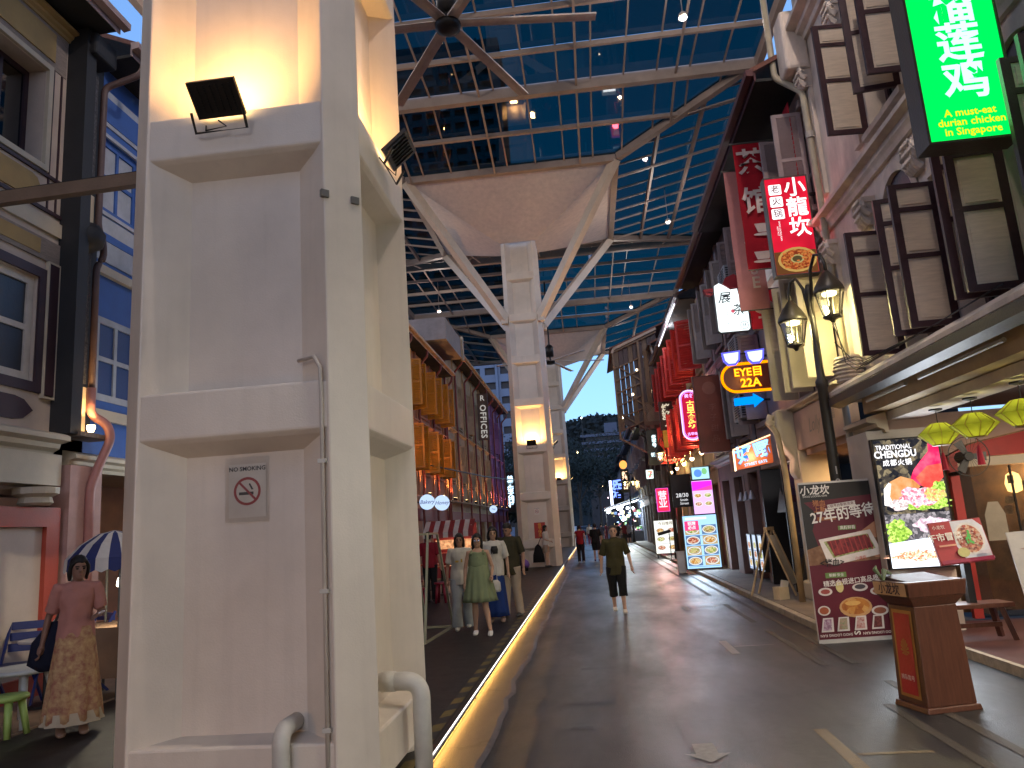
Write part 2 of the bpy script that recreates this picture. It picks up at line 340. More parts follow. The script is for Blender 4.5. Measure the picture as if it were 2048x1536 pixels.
ar = B().face([(0.60, 6.16, 0.0045), (0.76, 6.16, 0.0045), (0.76, 5.902, 0.0045), (0.60, 5.902, 0.0045)])
ar.face([(0.68, 5.70, 0.0045), (0.85, 5.915, 0.0045), (0.74, 5.90, 0.0045), (0.62, 5.90, 0.0045), (0.52, 5.915, 0.0045)])
tag(ar.build('road_arrow', M_WHT), 'worn pale painted arrow head on the asphalt', 'road marking')
for x, y in ((0.42, 11.2), (0.55, 12.1), (0.38, 10.2), (0.82, 8.3), (0.80, 10.0), (0.2, 17), (0.6, 13.4)):
    pass
# right pavement with kerb and the red tiled shop walk
o = B().box(2.98, 10.9, -0.03, 3.10, 120, 0.10).build('kerb', M_KERB, bevel=0.012); o['kind'] = 'structure'
o = B().box(3.10, 10.9, -0.03, 4.2, 120, 0.105).build('pavement', M_CONC); o['kind'] = 'structure'
walk = B().box(3.92, -12, -0.03, 9.0, 10.9, 0.09).build('shop_walk', M_REDTILE); walk['kind'] = 'structure'
lip = B().box(3.86, -12, -0.03, 3.918, 10.9, 0.10).build('walk_edge', mat('pale_edge', (0.42, 0.36, 0.26), 0.6, var=0.3, scale=10)); lip['kind'] = 'structure'
lw = B().box(-9.0, -12, -0.03, -5.62, 128, 0.085).build('left_walk', M_TAN); lw['kind'] = 'structure'
sheet('apron', 3.05, -12, 3.86, 10.9, 0.0, M_ASPH2)
# ================================================================ canopy pillars
M_WHITE = mat('pillar_white_paint', (0.64, 0.555, 0.46), 0.42, var=0.13, scale=0.9, bump=0.10, bscale=90, spec=0.45)
def grimy(m, amount=0.30):
    """rain streaks, scuffs and dull patches over an existing paint"""
    t = m.node_tree; N = t.nodes.new; L = t.links.new; p = [n for n in t.nodes if n.type == 'BSDF_PRINCIPLED'][0]; old = p.inputs['Base Color'].links[0].from_socket
    g = N('ShaderNodeNewGeometry'); mp = N('ShaderNodeMapping'); mp.inputs['Scale'].default_value = (9, 9, 0.5); L(g.outputs['Position'], mp.inputs[0])
    a = N('ShaderNodeTexNoise'); a.inputs['Scale'].default_value = 1.4; a.inputs['Detail'].default_value = 6; L(mp.outputs[0], a.inputs[0])
    r = N('ShaderNodeMapRange'); r.inputs[1].default_value = 0.52; r.inputs[2].default_value = 0.80; r.inputs[3].default_value = 1.0; r.inputs[4].default_value = 1 - amount; L(a.outputs[0], r.inputs[0])
    v = N('ShaderNodeTexNoise'); v.inputs['Scale'].default_value = 14; v.inputs['Detail'].default_value = 8; v.inputs['Roughness'].default_value = 0.75; L(g.outputs['Position'], v.inputs[0])
    q = N('ShaderNodeMapRange'); q.inputs[1].default_value = 0.66; q.inputs[2].default_value = 0.72; q.inputs[3].default_value = 1.0; q.inputs[4].default_value = 1 - amount * .8; L(v.outputs[0], q.inputs[0])
    k = N('ShaderNodeMath'); k.operation = 'MULTIPLY'; L(r.outputs[0], k.inputs[0]); L(q.outputs[0], k.inputs[1])
    x = N('ShaderNodeMix'); x.data_type = 'RGBA'; x.blend_type = 'MULTIPLY'; x.inputs[0].default_value = 1; L(old, x.inputs[6]); L(k.outputs[0], x.inputs[7]); L(x.outputs[2], p.inputs['Base Color'])
grimy(M_WHITE, 0.07)
M_BLACK = mat('black_metal', (0.015, 0.014, 0.014), 0.45, 0.2)
M_FLOOD = emi('flood_lens', (1.0, 0.66, 0.28), 10.0)
def pillar(loc, label, z_off, top, ledge_levels):
    root = thing('canopy_pillar', label, 'pillar', loc, 0, 'white steel pillars that carry the street canopy')
    hw, ch, rec, slope = 0.87, 0.21, 0.20, 0.20
    tp = lambda p: tuple((p[0] * (1 - 0.006 * p[2]), p[1] * (1 - 0.006 * p[2]), p[2]))
    def done(b): b.v = [tp(v) for v in b.v]; return b
    ci = hw - rec
    core = B().box(-ci, -ci, 0, ci, ci, top)
    done(core).build('core_panel', M_WHITE, root)
    for k in range(4):   # corner posts with sloping sides
        poly = [(hw - ch, -hw), (hw, -hw + ch), (ci - 0.01, -hw + ch + slope + 0.06), (ci - 0.01, -ci + 0.01), (hw - ch - slope - 0.06, -ci + 0.01)]
        c, s = math.cos(k * math.pi / 2), math.sin(k * math.pi / 2)
        done(B().slab([(x * c - y * s, x * s + y * c) for x, y in poly], 0, top)).build('corner_post', M_WHITE, root, bevel=0.012)
    for zc in ledge_levels:
        big = zc in ledge_levels[1:3]
        for k in range(4):
            h = 0.17
            u0 = -(hw - ch) + 0.002
            b = B().prof([(-hw + 0.012, zc - h), (-hw + 0.012, zc + h - 0.03), (-ci + 0.02, zc + h), (-ci + 0.02, zc - h - 0.12), (-hw + 0.05, zc - h - 0.03)], u0, -u0)
            c, s = math.cos(k * math.pi / 2), math.sin(k * math.pi / 2)
            b.v = [(x * c - y * s, x * s + y * c, z) for x, y, z in b.v]
            done(b).build('cross_band', M_WHITE, root, bevel=0.015)
    return root
LV = [0.95, 2.92, 4.92, 6.92, 8.82, 10.72, 12.62]
P1 = pillar((-2.27, 5.47, 0.07), 'huge white steel pillar close to the camera with a no-smoking notice', 0, 14.2, [0.30] + [z - 0.42 for z in LV[1:]])
P2 = pillar((-2.27, 32.5, 0.07), 'second white pillar with a red poster and a woman waiting at its foot', 0, 14.3, LV)
P3 = pillar((-2.27, 58.9, 0.07), 'third white pillar, farthest along the street canopy', 0, 14.3, LV)
def floodlight(loc, rz, label, power=14, tilt=40, s=1.0):
    r = thing('floodlight', label, 'floodlight', loc, rz, 'floodlights shining up the pillar panels')
    # housing: shallow box leaning out, lens faces up and back to the panel
    a = R(tilt); w_, l_, t_ = 0.20 * s, 0.22 * s, 0.035 * s
    body = B().box(-w_, -0.0, -t_, w_, l_ * 1.35, 0)
    for k in range(7): body.box(-w_ * 0.9 + k * w_ * 0.27, 0.04, -0.001, -w_ * 0.9 + k * w_ * 0.27 + 0.008, l_ * 1.2, 0.012)
    lens = B().box(-w_ + 0.015, 0.015, -t_ - 0.004, w_ - 0.015, l_ * 1.33, -t_ - 0.001)
    rot = (R(180 - tilt), 0, 0)
    hb = body.build('housing', M_BLACK, r, (0, -0.02, 0.09 * s), rot)
    lens.build('lens', M_FLOOD, hb)
    br = B().vtube([(-w_ - 0.015, -0.10, 0.10 * s), (-w_ - 0.015, -0.03, -0.03), (w_ + 0.015, -0.03, -0.03), (w_ + 0.015, -0.10, 0.10 * s)], 0.011, 6).build('bracket', M_BLACK, r)
    B().vtube([(0, -0.08, 0.02), (0.05, -0.06, -0.02), (-0.12, -0.02, -0.01), (-0.14, 0.02, 0.05)], 0.006, 5).build('cable', M_BLACK, r)
    lamp(r, 'AREA', (0, -0.09, 0.25), power, (1.0, 0.52, 0.17), 0.34 * s, (R(166), 0, 0), size_y=0.24)
    return r
# near pillar lamps sit on the ledge, front and right
FZ = 4.50 + 0.07 + 0.17
floodlight((-2.33, 4.60, FZ - 0.18), 0, 'black floodlight on the front ledge of the near pillar', 5, 40, .85)
floodlight((-1.40, 5.47, FZ - 0.18), 90, 'black floodlight on the road-side ledge of the near pillar', 5, 40, .85)
for P, n in ((P2, 'second'), (P3, 'third')):
    x, y, z = P.location
    floodlight((x, y - 0.84, 5.0), 0, 'lit floodlight on the front ledge of the %s pillar' % n, 20)
    floodlight((x + 0.84, y, 5.0), 90, 'lit floodlight on the road-side ledge of the %s pillar' % n, 20)
# pipes and notices on the near pillar
M_PIPE = mat('grey_white_pipe', (0.52, 0.49, 0.43), 0.45, var=0.12, scale=5)
def elbow(p0, p1, p2, r, n=8):
    a, b, c = Vector(p0), Vector(p1), Vector(p2); pts = [a]
    r1 = min((a - b).length, (c - b).length, r)
    s, e = b + (a - b).normalized() * r1, b + (c - b).normalized() * r1
    for i in range(n + 1):
        t = i / n; pts.append(s * (1 - t) ** 2 + b * 2 * t * (1 - t) + e * t * t)
    return pts + [c]
dp = thing('drain_outlet', 'white drain elbow beside the near pillar, road side', 'drain pipe', (-1.40, 5.47, 0.07))
B().vtube(elbow((-0.30, -0.05, 0.62), (0.12, -0.05, 0.62), (0.12, -0.05, 0.0), 0.12), 0.062, 14).build('pipe', M_PIPE, dp, smooth=True)
B().vtube([(-0.16, -0.05, 0.62), (-0.06, -0.05, 0.62)], 0.068, 14).build('collar', M_PIPE, dp, smooth=True)
dp2 = thing('drain_outlet', 'white drain elbow at the bottom of the near pillar front panel', 'drain pipe', (-1.95, 4.62, 0.07))
B().vtube(elbow((0.02, 0.18, 0.53), (0.02, -0.06, 0.53), (0.02, -0.06, 0.0), 0.1), 0.052, 14).build('pipe', M_PIPE, dp2, smooth=True)
cd = thing('conduit_pipe', 'thin grey conduit running down the front edge of the near pillar', 'conduit', (-1.665, 4.625, 0.07))
B().vtube([(0, -0.015, 0.0), (0.0, -0.015, 2.55), (-0.004, -0.02, 2.72), (-0.05, -0.0, 2.80), (-0.20, 0.12, 2.81)], 0.014, 8).build('pipe', mat('conduit_grey', (0.46, 0.40, 0.34), 0.5), cd, smooth=True)
for z in (0.5, 1.3, 2.1): B().box(-0.026, -0.034, z, 0.026, 0.0, z + 0.025).build('clip', M_PIPE, cd)
M_INK = mat('black_print', (0.02, 0.02, 0.02), 0.5, bump=0); M_REDINK = mat('red_print', (0.35, 0.03, 0.03), 0.5, bump=0); M_PAPER = mat('paper', (0.72, 0.66, 0.58), 0.35, var=0.08)
def no_smoking(loc, rz, label, s=1.0):
    n = thing('no_smoking_notice', label, 'notice', loc, rz)
    B().box(-0.135 * s, -0.002, -0.20 * s, 0.135 * s, 0, 0.17 * s).build('sheet', M_PAPER, n)
    words('NO SMOKING', 0.042 * s, M_INK, n, 0, 0.135 * s, -0.004, 0.02)
    ring = B(); K = 28
    for k in range(K):
        a, b = 2 * math.pi * k / K, 2 * math.pi * (k + 1) / K
        ring.face([(0.098 * s * math.cos(a), -0.004, -0.02 * s + 0.098 * s * math.sin(a)), (0.098 * s * math.cos(b), -0.004, -0.02 * s + 0.098 * s * math.sin(b)), (0.08 * s * math.cos(b), -0.004, -0.02 * s + 0.08 * s * math.sin(b)), (0.08 * s * math.cos(a), -0.004, -0.02 * s + 0.08 * s * math.sin(a))])
    ring.build('ring', M_REDINK, n)
    c = B().face([(-0.06 * s, -0.0035, -0.045 * s), (0.045 * s, -0.0035, -0.045 * s), (0.045 * s, -0.0035, -0.025 * s), (-0.06 * s, -0.0035, -0.025 * s)])
    c.face([(0.03 * s, -0.0035, -0.01 * s), (0.045 * s, -0.0035, -0.01 * s), (0.02 * s, -0.0035, 0.035 * s), (0.01 * s, -0.0035, 0.03 * s)]).build('cigarette', M_INK, n)
    B().face([(-0.062 * s, -0.0045, 0.036 * s), (-0.052 * s, -0.0045, 0.048 * s), (0.066 * s, -0.0045, -0.074 * s), (0.054 * s, -0.0045, -0.085 * s)]).build('bar', M_REDINK, n)
    if s > 0.8:
        B().box(-0.16 * s, -0.007, -0.23 * s, 0.16 * s, -0.0055, 0.22 * s).build('plastic_sleeve', glass('sleeve', (1, 1, 1), 0.03, 0.12), n)
    return n
no_smoking((-2.25, 4.804, 2.06), 0, 'no-smoking notice in a plastic sleeve on the near pillar front', .95)
no_smoking((-1.604, 5.2, 2.06), 90, 'no-smoking notice on the road side of the near pillar', 0.79)
no_smoking((-2.27, 32.5 - 0.685, 2.35), 0, 'small no-smoking notice above the red poster on the second pillar', 0.79)
rp = thing('poster', 'red poster with yellow characters on the second pillar', 'poster', (-2.2, 32.5 - 0.685, 1.55))
B().box(-0.23, -0.012, -0.32, 0.23, 0, 0.32).build('sheet', mat('poster_red', (0.42, 0.03, 0.02), 0.5), rp)
words('佳\n节\n快\n乐', 0.15, mat('poster_yellow', (0.8, 0.45, 0.05), 0.5), rp, 0, 0.0, -0.014, 0.01, line=0.95)
clp = thing('clip_pair', 'two small dark steel lugs on the near pillar chamfer', 'lug', (-1.52, 4.72, 4.0))
for k, (a, b) in enumerate(((-0.10, -0.10), (0.06, 0.06))): B().bar((a - 0.02, b - 0.02, 0), (a + 0.02, b + 0.02, 0), 0.03, 0.05).build('lug', mat('lug_steel', (0.2, 0.19, 0.18), 0.4, 0.5), clp)

# ================================================================ canopy roof
M_STEEL = mat('canopy_steel', (0.34, 0.28, 0.25), 0.5, var=0.15, scale=1.5, bump=0.05)
M_FAB = cloth('funnel_membrane', (0.60, 0.50, 0.41), 0.15)
M_PANE = glass('roof_pane', (0.003, 0.20, 0.225), 0.0, 0.02, 0.06)
cx0, tipz, outz, inh = -2.15, 16.0, 17.0, 4.3
XL, XR = -11.4, 7.0; YH = 8.25
paneC = {}
def lerp(a, b, t): return tuple(a[i] + (b[i] - a[i]) * t for i in range(len(a)))
def grid_panel(root, quad, nu, nv, bars=True, panes=True, thick=0.07):
    """glazed trapezoid: quad = inner-left, inner-right, outer-right, outer-left corners; nu panes of equal width along, nv rows"""
    a, b, c, d = [Vector(p) for p in quad]
    lng = (c - d); L = lng.length; u = lng.normalized(); n = (b - a).cross(d - a).normalized(); v = n.cross(u).normalized()
    if v.dot(a - d) < 0: v = -v
    P2 = [((p - d).dot(u), (p - d).dot(v)) for p in (a, b, c, d)]
    H = max(p[1] for p in P2)
    if n.z < 0: n = -n
    to3 = lambda p, off=0.0: d + u * p[0] + v * p[1] + n * off
    st = L / nu
    for j in range(nv):
        v0, v1 = H * j / nv, H * (j + 1) / nv
        for i in range(nu):
            pl = clip(clip(clip(clip(P2, 1, 0, st * (i + 1) - 0.02), -1, 0, -st * i - 0.02), 0, 1, v1 - 0.02), 0, -1, -v0 - 0.02)
            if len(pl) >= 3 and panes:
                q = B(); m = len(pl)
                q.add([to3(p, 0.06) for p in pl] + [to3(p, 0.075) for p in pl], [tuple(range(m))[::-1], tuple(range(m, 2 * m))] + [(k, (k + 1) % m, (k + 1) % m + m, k + m) for k in range(m)]).build('pane', M_PANE, root)
        if j:  # purlin
            seg = clip(clip(P2, 0, 1, v0 + 0.001), 0, -1, -v0 + 0.001); xs = [p[0] for p in seg]
            if xs: B().bar(to3((min(xs), v0), -0.06), to3((max(xs), v0), -0.06), 0.11, 0.17, n).build('purlin', M_STEEL, root)
    if bars:
        for i in range(1, nu):
            seg = clip(clip(P2, 1, 0, st * i + 0.001), -1, 0, -st * i + 0.001); ys = [p[1] for p in seg]
            if ys: B().bar(to3((st * i, min(ys)), 0.03), to3((st * i, max(ys)), 0.03), 0.055, 0.07, n).build('glazing_bar', M_STEEL, root)
        for i in range(1, nu, 3):
            x = st * (i + 0.55); seg = clip(clip(P2, 1, 0, x + 0.001), -1, 0, -x + 0.001); ys = [p[1] for p in seg]
            if ys: B().bar(to3((x, min(ys)), -0.18), to3((x, max(ys)), -0.18), 0.075, 0.06, n).build('tie_rod', M_STEEL, root)
def module(yc, label, detail):
    r = thing('roof_module', label, 'canopy roof', (cx0, yc, 0), 0, 'inverted glass umbrellas of the street canopy')
    I = [(-inh, -inh, tipz), (inh, -inh, tipz), (inh, inh, tipz), (-inh, inh, tipz)]
    O = [(XL - cx0, -YH, outz), (XR - cx0, -YH, outz), (XR - cx0, YH, outz), (XL - cx0, YH, outz)]
    px = -2.27 - cx0
    W = 0.78
    T = [(px - W, -W, 14.25), (px + W, -W, 14.25), (px + W, W, 14.25), (px - W, W, 14.25)]
    f = B(); K = 8
    for k in range(4):   # sagging membrane sides
        a, b, c, d = T[k], T[(k + 1) % 4], I[(k + 1) % 4], I[k]; gr = []
        for i in range(K + 1):
            for j in range(K + 1):
                s, t = i / K, j / K; p = lerp(lerp(a, b, s), lerp(d, c, s), t)
                sag = 4 * t * (1 - t) * 0.28; p = (p[0], p[1], p[2] - sag * (0.35 + abs(2 * s - 1) * -0.2)); gr.append(p)
        f.add(gr, [(i * (K + 1) + j, i * (K + 1) + j + 1, (i + 1) * (K + 1) + j + 1, (i + 1) * (K + 1) + j) for i in range(K) for j in range(K)])
    f.build('membrane_funnel', M_FAB, r, smooth=True)
    for k in range(4):
        a = (px + (-1 if I[k][0] < 0 else 1) * 0.80, (-1 if I[k][1] < 0 else 1) * 0.80, 10.75)
        B().bar(a, (I[k][0], I[k][1], I[k][2] - 0.05), 0.30, 0.34).build('strut', M_WHITE, r)
        B().box(a[0] - 0.14, a[1] - 0.14, a[2] - 0.24, a[0] + 0.14, a[1] + 0.14, a[2] + 0.02).build('strut_shoe', M_WHITE, r)
        B().bar(I[k], I[(k + 1) % 4], 0.26, 0.36).build('ring_beam', M_STEEL, r)
        B().bar((O[k][0], O[k][1], O[k][2] - .12), (O[(k + 1) % 4][0], O[(k + 1) % 4][1], O[k][2] - .12), 0.26, 0.42).build('edge_beam', M_STEEL, r)
        B().bar(lerp(I[k], O[k], 0.02), O[k], 0.26, 0.34).build('hip_beam', M_STEEL, r)
        q = (I[k], I[(k + 1) % 4], O[(k + 1) % 4], O[k])
        if detail: grid_panel(r, q, 16 if k % 2 == 0 else 14, 2 if k % 2 == 0 else 3)
        else: grid_panel(r, q, 8 if k % 2 == 0 else 7, 2)
    return r
module(32.5, 'glass canopy roof on struts around the second pillar', True)
module(58.9, 'glass canopy roof on struts around the third pillar', False)
module(5.47, 'glass canopy roof above the near pillar, overhead', False)
module(-20.9, 'glass canopy roof behind the camera', False)
def link(y0, y1, label, nu, nv):
    r = thing('roof_link', label, 'canopy roof', (cx0, (y0 + y1) / 2, outz), 0, 'flat glazed strips between the canopy umbrellas')
    h = (y1 - y0) / 2 - 0.15; a, b = XL - cx0, XR - cx0
    grid_panel(r, ((a, h, 0), (b, h, 0), (b, -h, 0), (a, -h, 0)), nu, nv)
    for x in (a, b): B().bar((x, -h, -0.12), (x, h, -0.12), 0.22, 0.4).build('edge_beam', M_STEEL, r)
    return r
link(5.47 + YH, 32.5 - YH, 'flat glass roof strip before the second pillar, above the ceiling fan', 16, 5)
link(32.5 + YH, 58.9 - YH, 'flat glass roof strip between the second and third pillars', 10, 4)
# ceiling fans
M_FANB = mat('fan_blade_aluminium', (0.50, 0.44, 0.40), 0.45, 0.3)
def big_fan(loc, label, rot, droop, L=3.35):
    f = thing('ceiling_fan', label, 'ceiling fan', loc, rot, 'big ceiling fans under the canopy')
    B().lathe([(0.10, 0.10), (0.27, 0.06), (0.30, -0.02), (0.28, -0.14), (0.16, -0.19), (0.02, -0.20)], 20).build('motor_hub', M_BLACK, f, smooth=True)
    B().vtube([(0, 0, 0.08), (0, 0, 16.85 - loc[2])], 0.05, 8).build('rod', M_BLACK, f)
    B().lathe([(0.24, 0.3), (0.26, 0.9), (0.12, 1.05)], 16).build('drive_unit', M_BLACK, f, smooth=True)
    for k in range(6):
        bl = B(); pr = [(-0.13, 0.02), (0.0, 0.045), (0.13, 0.015), (0.13, -0.005), (0.0, 0.0), (-0.13, -0.02)]; n = len(pr)
        vs = [(0.25, y, z) for y, z in pr] + [(L, y, z - droop) for y, z in pr]
        bl.add(vs, [tuple(range(n)), tuple(range(n, 2 * n))[::-1]] + [(i, i + n, (i + 1) % n + n, (i + 1) % n) for i in range(n)])
        bl.build('blade', M_FANB, f, rot=(0, 0, R(60 * k)))
    return f
big_fan((-2.3, 15.0, 13.0), 'large six-blade ceiling fan hanging near the top of the picture', 4, 0.12)
big_fan((-1.75, 45.5, 11.7), 'distant ceiling fan hanging between the second and third pillars', 8, 0.1)

# luminaires hung from the canopy beams; first three added out of view as fill
for k, (x_, y_, e_) in enumerate(((2.6, -12.0, 25), (-9.5, 6.6, 170), (2.4, 4.3, 520), (-8.2, 17.0, 120), (3.6, 18.6, 80), (-8.2, 43.5, 90), (3.6, 46.5, 80), (4.6, 33.0, 60), (-9.6, 31.0, 80), (4.2, 60.0, 60))):
    z_ = 16.85; n_ = ('behind the camera', 'over the sand shophouse on the deck side', 'above the road beside the near pillar', 'over the deck before the ceiling fan', 'over the road before the second pillar', 'over the deck behind the second pillar', 'over the road behind the second pillar', 'beside the second funnel on the road side', 'beside the second funnel on the deck side', 'beside the third funnel')[k]
    s_ = thing('canopy_light', 'small white pendant luminaire under the canopy, ' + n_, 'luminaire', (x_, y_, z_ - 1.9), 0, 'luminaires under the canopy')
    B().lathe([(0.05, 0.20), (0.11, 0.14), (0.12, 0.02)], 12).build('housing', M_WHITE, s_, smooth=True); B().lathe([(0.02, 0.03), (0.10, 0.02), (0.08, -0.03), (0.02, -0.05)], 12).build('lens', emi('canopy_lens', (1.0, 0.93, 0.85), 2.0), s_, smooth=True)
    B().vtube([(0, 0, 0.18), (0, 0, 1.9)], 0.015, 6).build('stem', M_STEEL, s_)
    lamp(s_, 'POINT', (0, 0, -0.2), e_, (1.0, 0.84, 0.74), 0.12)
# ================================================================ building kit (facade faces -y, x runs along the front)
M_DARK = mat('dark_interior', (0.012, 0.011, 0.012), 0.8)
M_WIN = glass('window_glass', (0.10, 0.11, 0.13), 0.12, 0.03)
M_STUCCO = mat('weathered_stucco', (0.60, 0.52, 0.45), 0.8, var=0.3, scale=2.2, bump=0.35, bscale=28, stretch=(1, 1, 0.45))
M_CREAM = mat('cream_paint', (0.52, 0.45, 0.34), 0.55, var=0.12, scale=2)
M_BROWN = mat('dark_brown_wood', (0.045, 0.020, 0.024), 0.45, var=0.25, scale=8)
M_BEIGE = mat('beige_panel', (0.58, 0.48, 0.37), 0.5, var=0.12, scale=6, stretch=(1, 1, 8))
M_PINKW = mat('pinkish_plaster', (0.42, 0.28, 0.22), 0.8, var=0.15, scale=1.5, bump=0.2)
M_GREYPIPE = mat('old_grey_pipe', (0.36, 0.33, 0.29), 0.55, var=0.2, scale=4)
M_ROOF = mat('clay_roof_tile', (0.13, 0.055, 0.04), 0.8, var=0.35, scale=4, bump=0.5, bscale=25)
LEAF = {}
def leaf_mesh(style, w_, h, m1, m2):
    k = (style, round(w_, 3), round(h, 3), m1.name, m2.name)
    if k in LEAF: return LEAF[k]
    f = B(); st = min(0.075, w_ * 0.16); subs = []
    f.box(0, -0.022, 0, st, 0.022, h); f.box(w_ - st, -0.022, 0, w_, 0.022, h)
    def rail(z0, z1): f.box(st, -0.021, z0, w_ - st, 0.021, z1)
    def flat(z0, z1, name='panel'):
        p = B().box(st, -0.010, z0, w_ - st, 0.010, z1); i = 0.03
        if style == 'panel3' : p.box(st + i, -0.016, z0 + i, w_ - st - i, 0.016, z1 - i)
        subs.append((name, p.mesh(name, m2)))
    def slats(z0, z1):
        n = max(3, int((z1 - z0) / 0.075)); d = (z1 - z0) / n; p = B()
        for j in range(n): p.bar((st, 0, z0 + d * (j + .5)), (w_ - st, 0, z0 + d * (j + .5)), 0.070, 0.010, (0, -0.88, 0.47))
        subs.append(('louvre', p.mesh('louvre', m2)))
        subs.append(('tilt_rod', B().box(w_ / 2 - 0.008, -0.038, z0 + 0.05, w_ / 2 + 0.008, -0.026, z1 - 0.05).mesh('tilt_rod', m1)))
    if style == 'panel3':
        a, b_ = h * 0.47, h * 0.80
        rail(0, 0.06); rail(a, a + 0.05); rail(b_, b_ + 0.05); rail(h - 0.05, h)
        flat(0.06, a); flat(a + 0.05, b_); flat(b_ + 0.05, h - 0.05)
        subs.append(('tilt_rod', B().box(w_ / 2 - 0.008, -0.034, a + (b_ - a) * .35, w_ / 2 + 0.008, -0.018, b_ - 0.02).mesh('tilt_rod', m2)))
    elif style == 'half':
        a = h * 0.44; rail(0, 0.06); rail(a, a + 0.06); rail(h - 0.06, h); flat(0.06, a); slats(a + 0.06, h - 0.06)
    elif style == 'louvre':
        a = h * 0.5; rail(0, 0.06); rail(a - 0.03, a + 0.03); rail(h - 0.06, h); slats(0.06, a - 0.03); slats(a + 0.03, h - 0.06)
    LEAF[k] = (f.mesh('shutter', m1), subs); return LEAF[k]
def shutter(parent, style, hx, z0, w_, h, ang, right, m1, m2, y=-0.03):
    me, subs = leaf_mesh(style, w_, h, m1, m2)
    o = place(me, 'shutter', parent, (hx, y, z0), (0, 0, R(180 + ang if right else -ang)))
    for n, sm in subs: place(sm, n, o)
    return o
def window(parent, x0, z0, x1, z1, fm, y=0.12, cols=2, rows=2, pane=None, fw=0.07):
    f = B().frame(x0, z0, x1, z1, fw, y, y + 0.06)
    for i in range(1, cols): x = x0 + (x1 - x0) * i / cols; f.box(x - fw * .35, y + 0.004, z0 + fw, x + fw * .35, y + 0.055, z1 - fw)
    for j in range(1, rows): z = z0 + (z1 - z0) * j / rows; f.box(x0 + fw, y + 0.006, z - fw * .35, x1 - fw, y + 0.052, z + fw * .35)
    o = f.build('window', fm, parent)
    B().box(x0 + fw * .5, y + 0.028, z0 + fw * .5, x1 - fw * .5, y + 0.036, z1 - fw * .5).build('pane', pane or M_WIN, o)
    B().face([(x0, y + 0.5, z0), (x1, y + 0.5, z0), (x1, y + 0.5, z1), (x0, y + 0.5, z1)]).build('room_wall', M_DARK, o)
    return o
def arch(b, cx, z, r0, r1, y0, y1, n=14):
    for k in range(n):
        a, c = math.pi * k / n, math.pi * (k + 1) / n
        pts = [(cx + r0 * math.cos(a), z + r0 * math.sin(a)), (cx + r1 * math.cos(a), z + r1 * math.sin(a)), (cx + r1 * math.cos(c), z + r1 * math.sin(c)), (cx + r0 * math.cos(c), z + r0 * math.sin(c))]
        b.plate(pts, y0, y1)
    return b
def downpipe(parent, pts, r=0.045, m=None, name='downpipe'):
    P = [pts[0]]
    for i in range(1, len(pts) - 1): P += elbow(pts[i - 1], pts[i], pts[i + 1], 0.1, 4)[1:-1]
    P.append(pts[-1]); return B().vtube(P, r, 10).build(name, m or M_GREYPIPE, parent, smooth=True)
def capital(parent, x, z, w_, m, d=0.16):
    """leafy stucco capital"""
    c = B().box(x - w_ * .62, -d, z + 0.30, x + w_ * .62, 0.0, z + 0.37); c.box(x - w_ * .5, -d * .7, z, x + w_ * .5, 0, z + 0.30)
    for r_ in range(3):
        for k in range(4):
            u = x - w_ * .55 + w_ * 1.1 * (k + .5) / 4 + (0.04 if r_ % 2 else 0); zz = z + 0.03 + r_ * 0.10
            c.vtube([(u, -d * .6, zz), (u, -d * .95, zz + 0.05), (u + 0.015, -d * 1.25, zz + 0.10), (u, -d * 1.3, zz + 0.07)], [0.05, 0.045, 0.035, 0.02], 6)
    for s in (-1, 1): c.vtube([(x + s * w_ * .5, -d * .6, z + 0.2), (x + s * w_ * .62, -d * 1.1, z + 0.29), (x + s * w_ * .72, -d * 1.0, z + 0.24), (x + s * w_ * .6, -d * 1.1, z + 0.21)], 0.035, 6)
    return c.build('capital', m, parent)
def eave(root, W, z, over, fm, sm, gm, pitch=0.45, depth=4.0, tiles=True):
    B().prof([(-over, z), (-over, z + 0.16), (-over - 0.03, z + 0.18), (-over - 0.03, z - 0.02)], -0.05, W + 0.05).build('fascia', fm, root)
    B().prof([(-over, z + 0.0), (0.02, z - 0.02), (0.02, z + 0.03), (-over, z + 0.05)], 0, W).build('soffit', sm, root)
    B().prof([(-over - 0.1, z + 0.19), (depth, z + 0.19 + (depth + over) * pitch), (depth, z + 0.08 + (depth + over) * pitch), (-over - 0.08, z + 0.12)], -0.08, W + 0.08).build('roof', gm, root)
    g = B().prof([(-over - 0.16, z + 0.17), (-over - 0.16, z + 0.07), (-over - 0.05, z + 0.05), (-over - 0.03, z + 0.17)], -0.1, W + 0.1).build('gutter', fm, root)
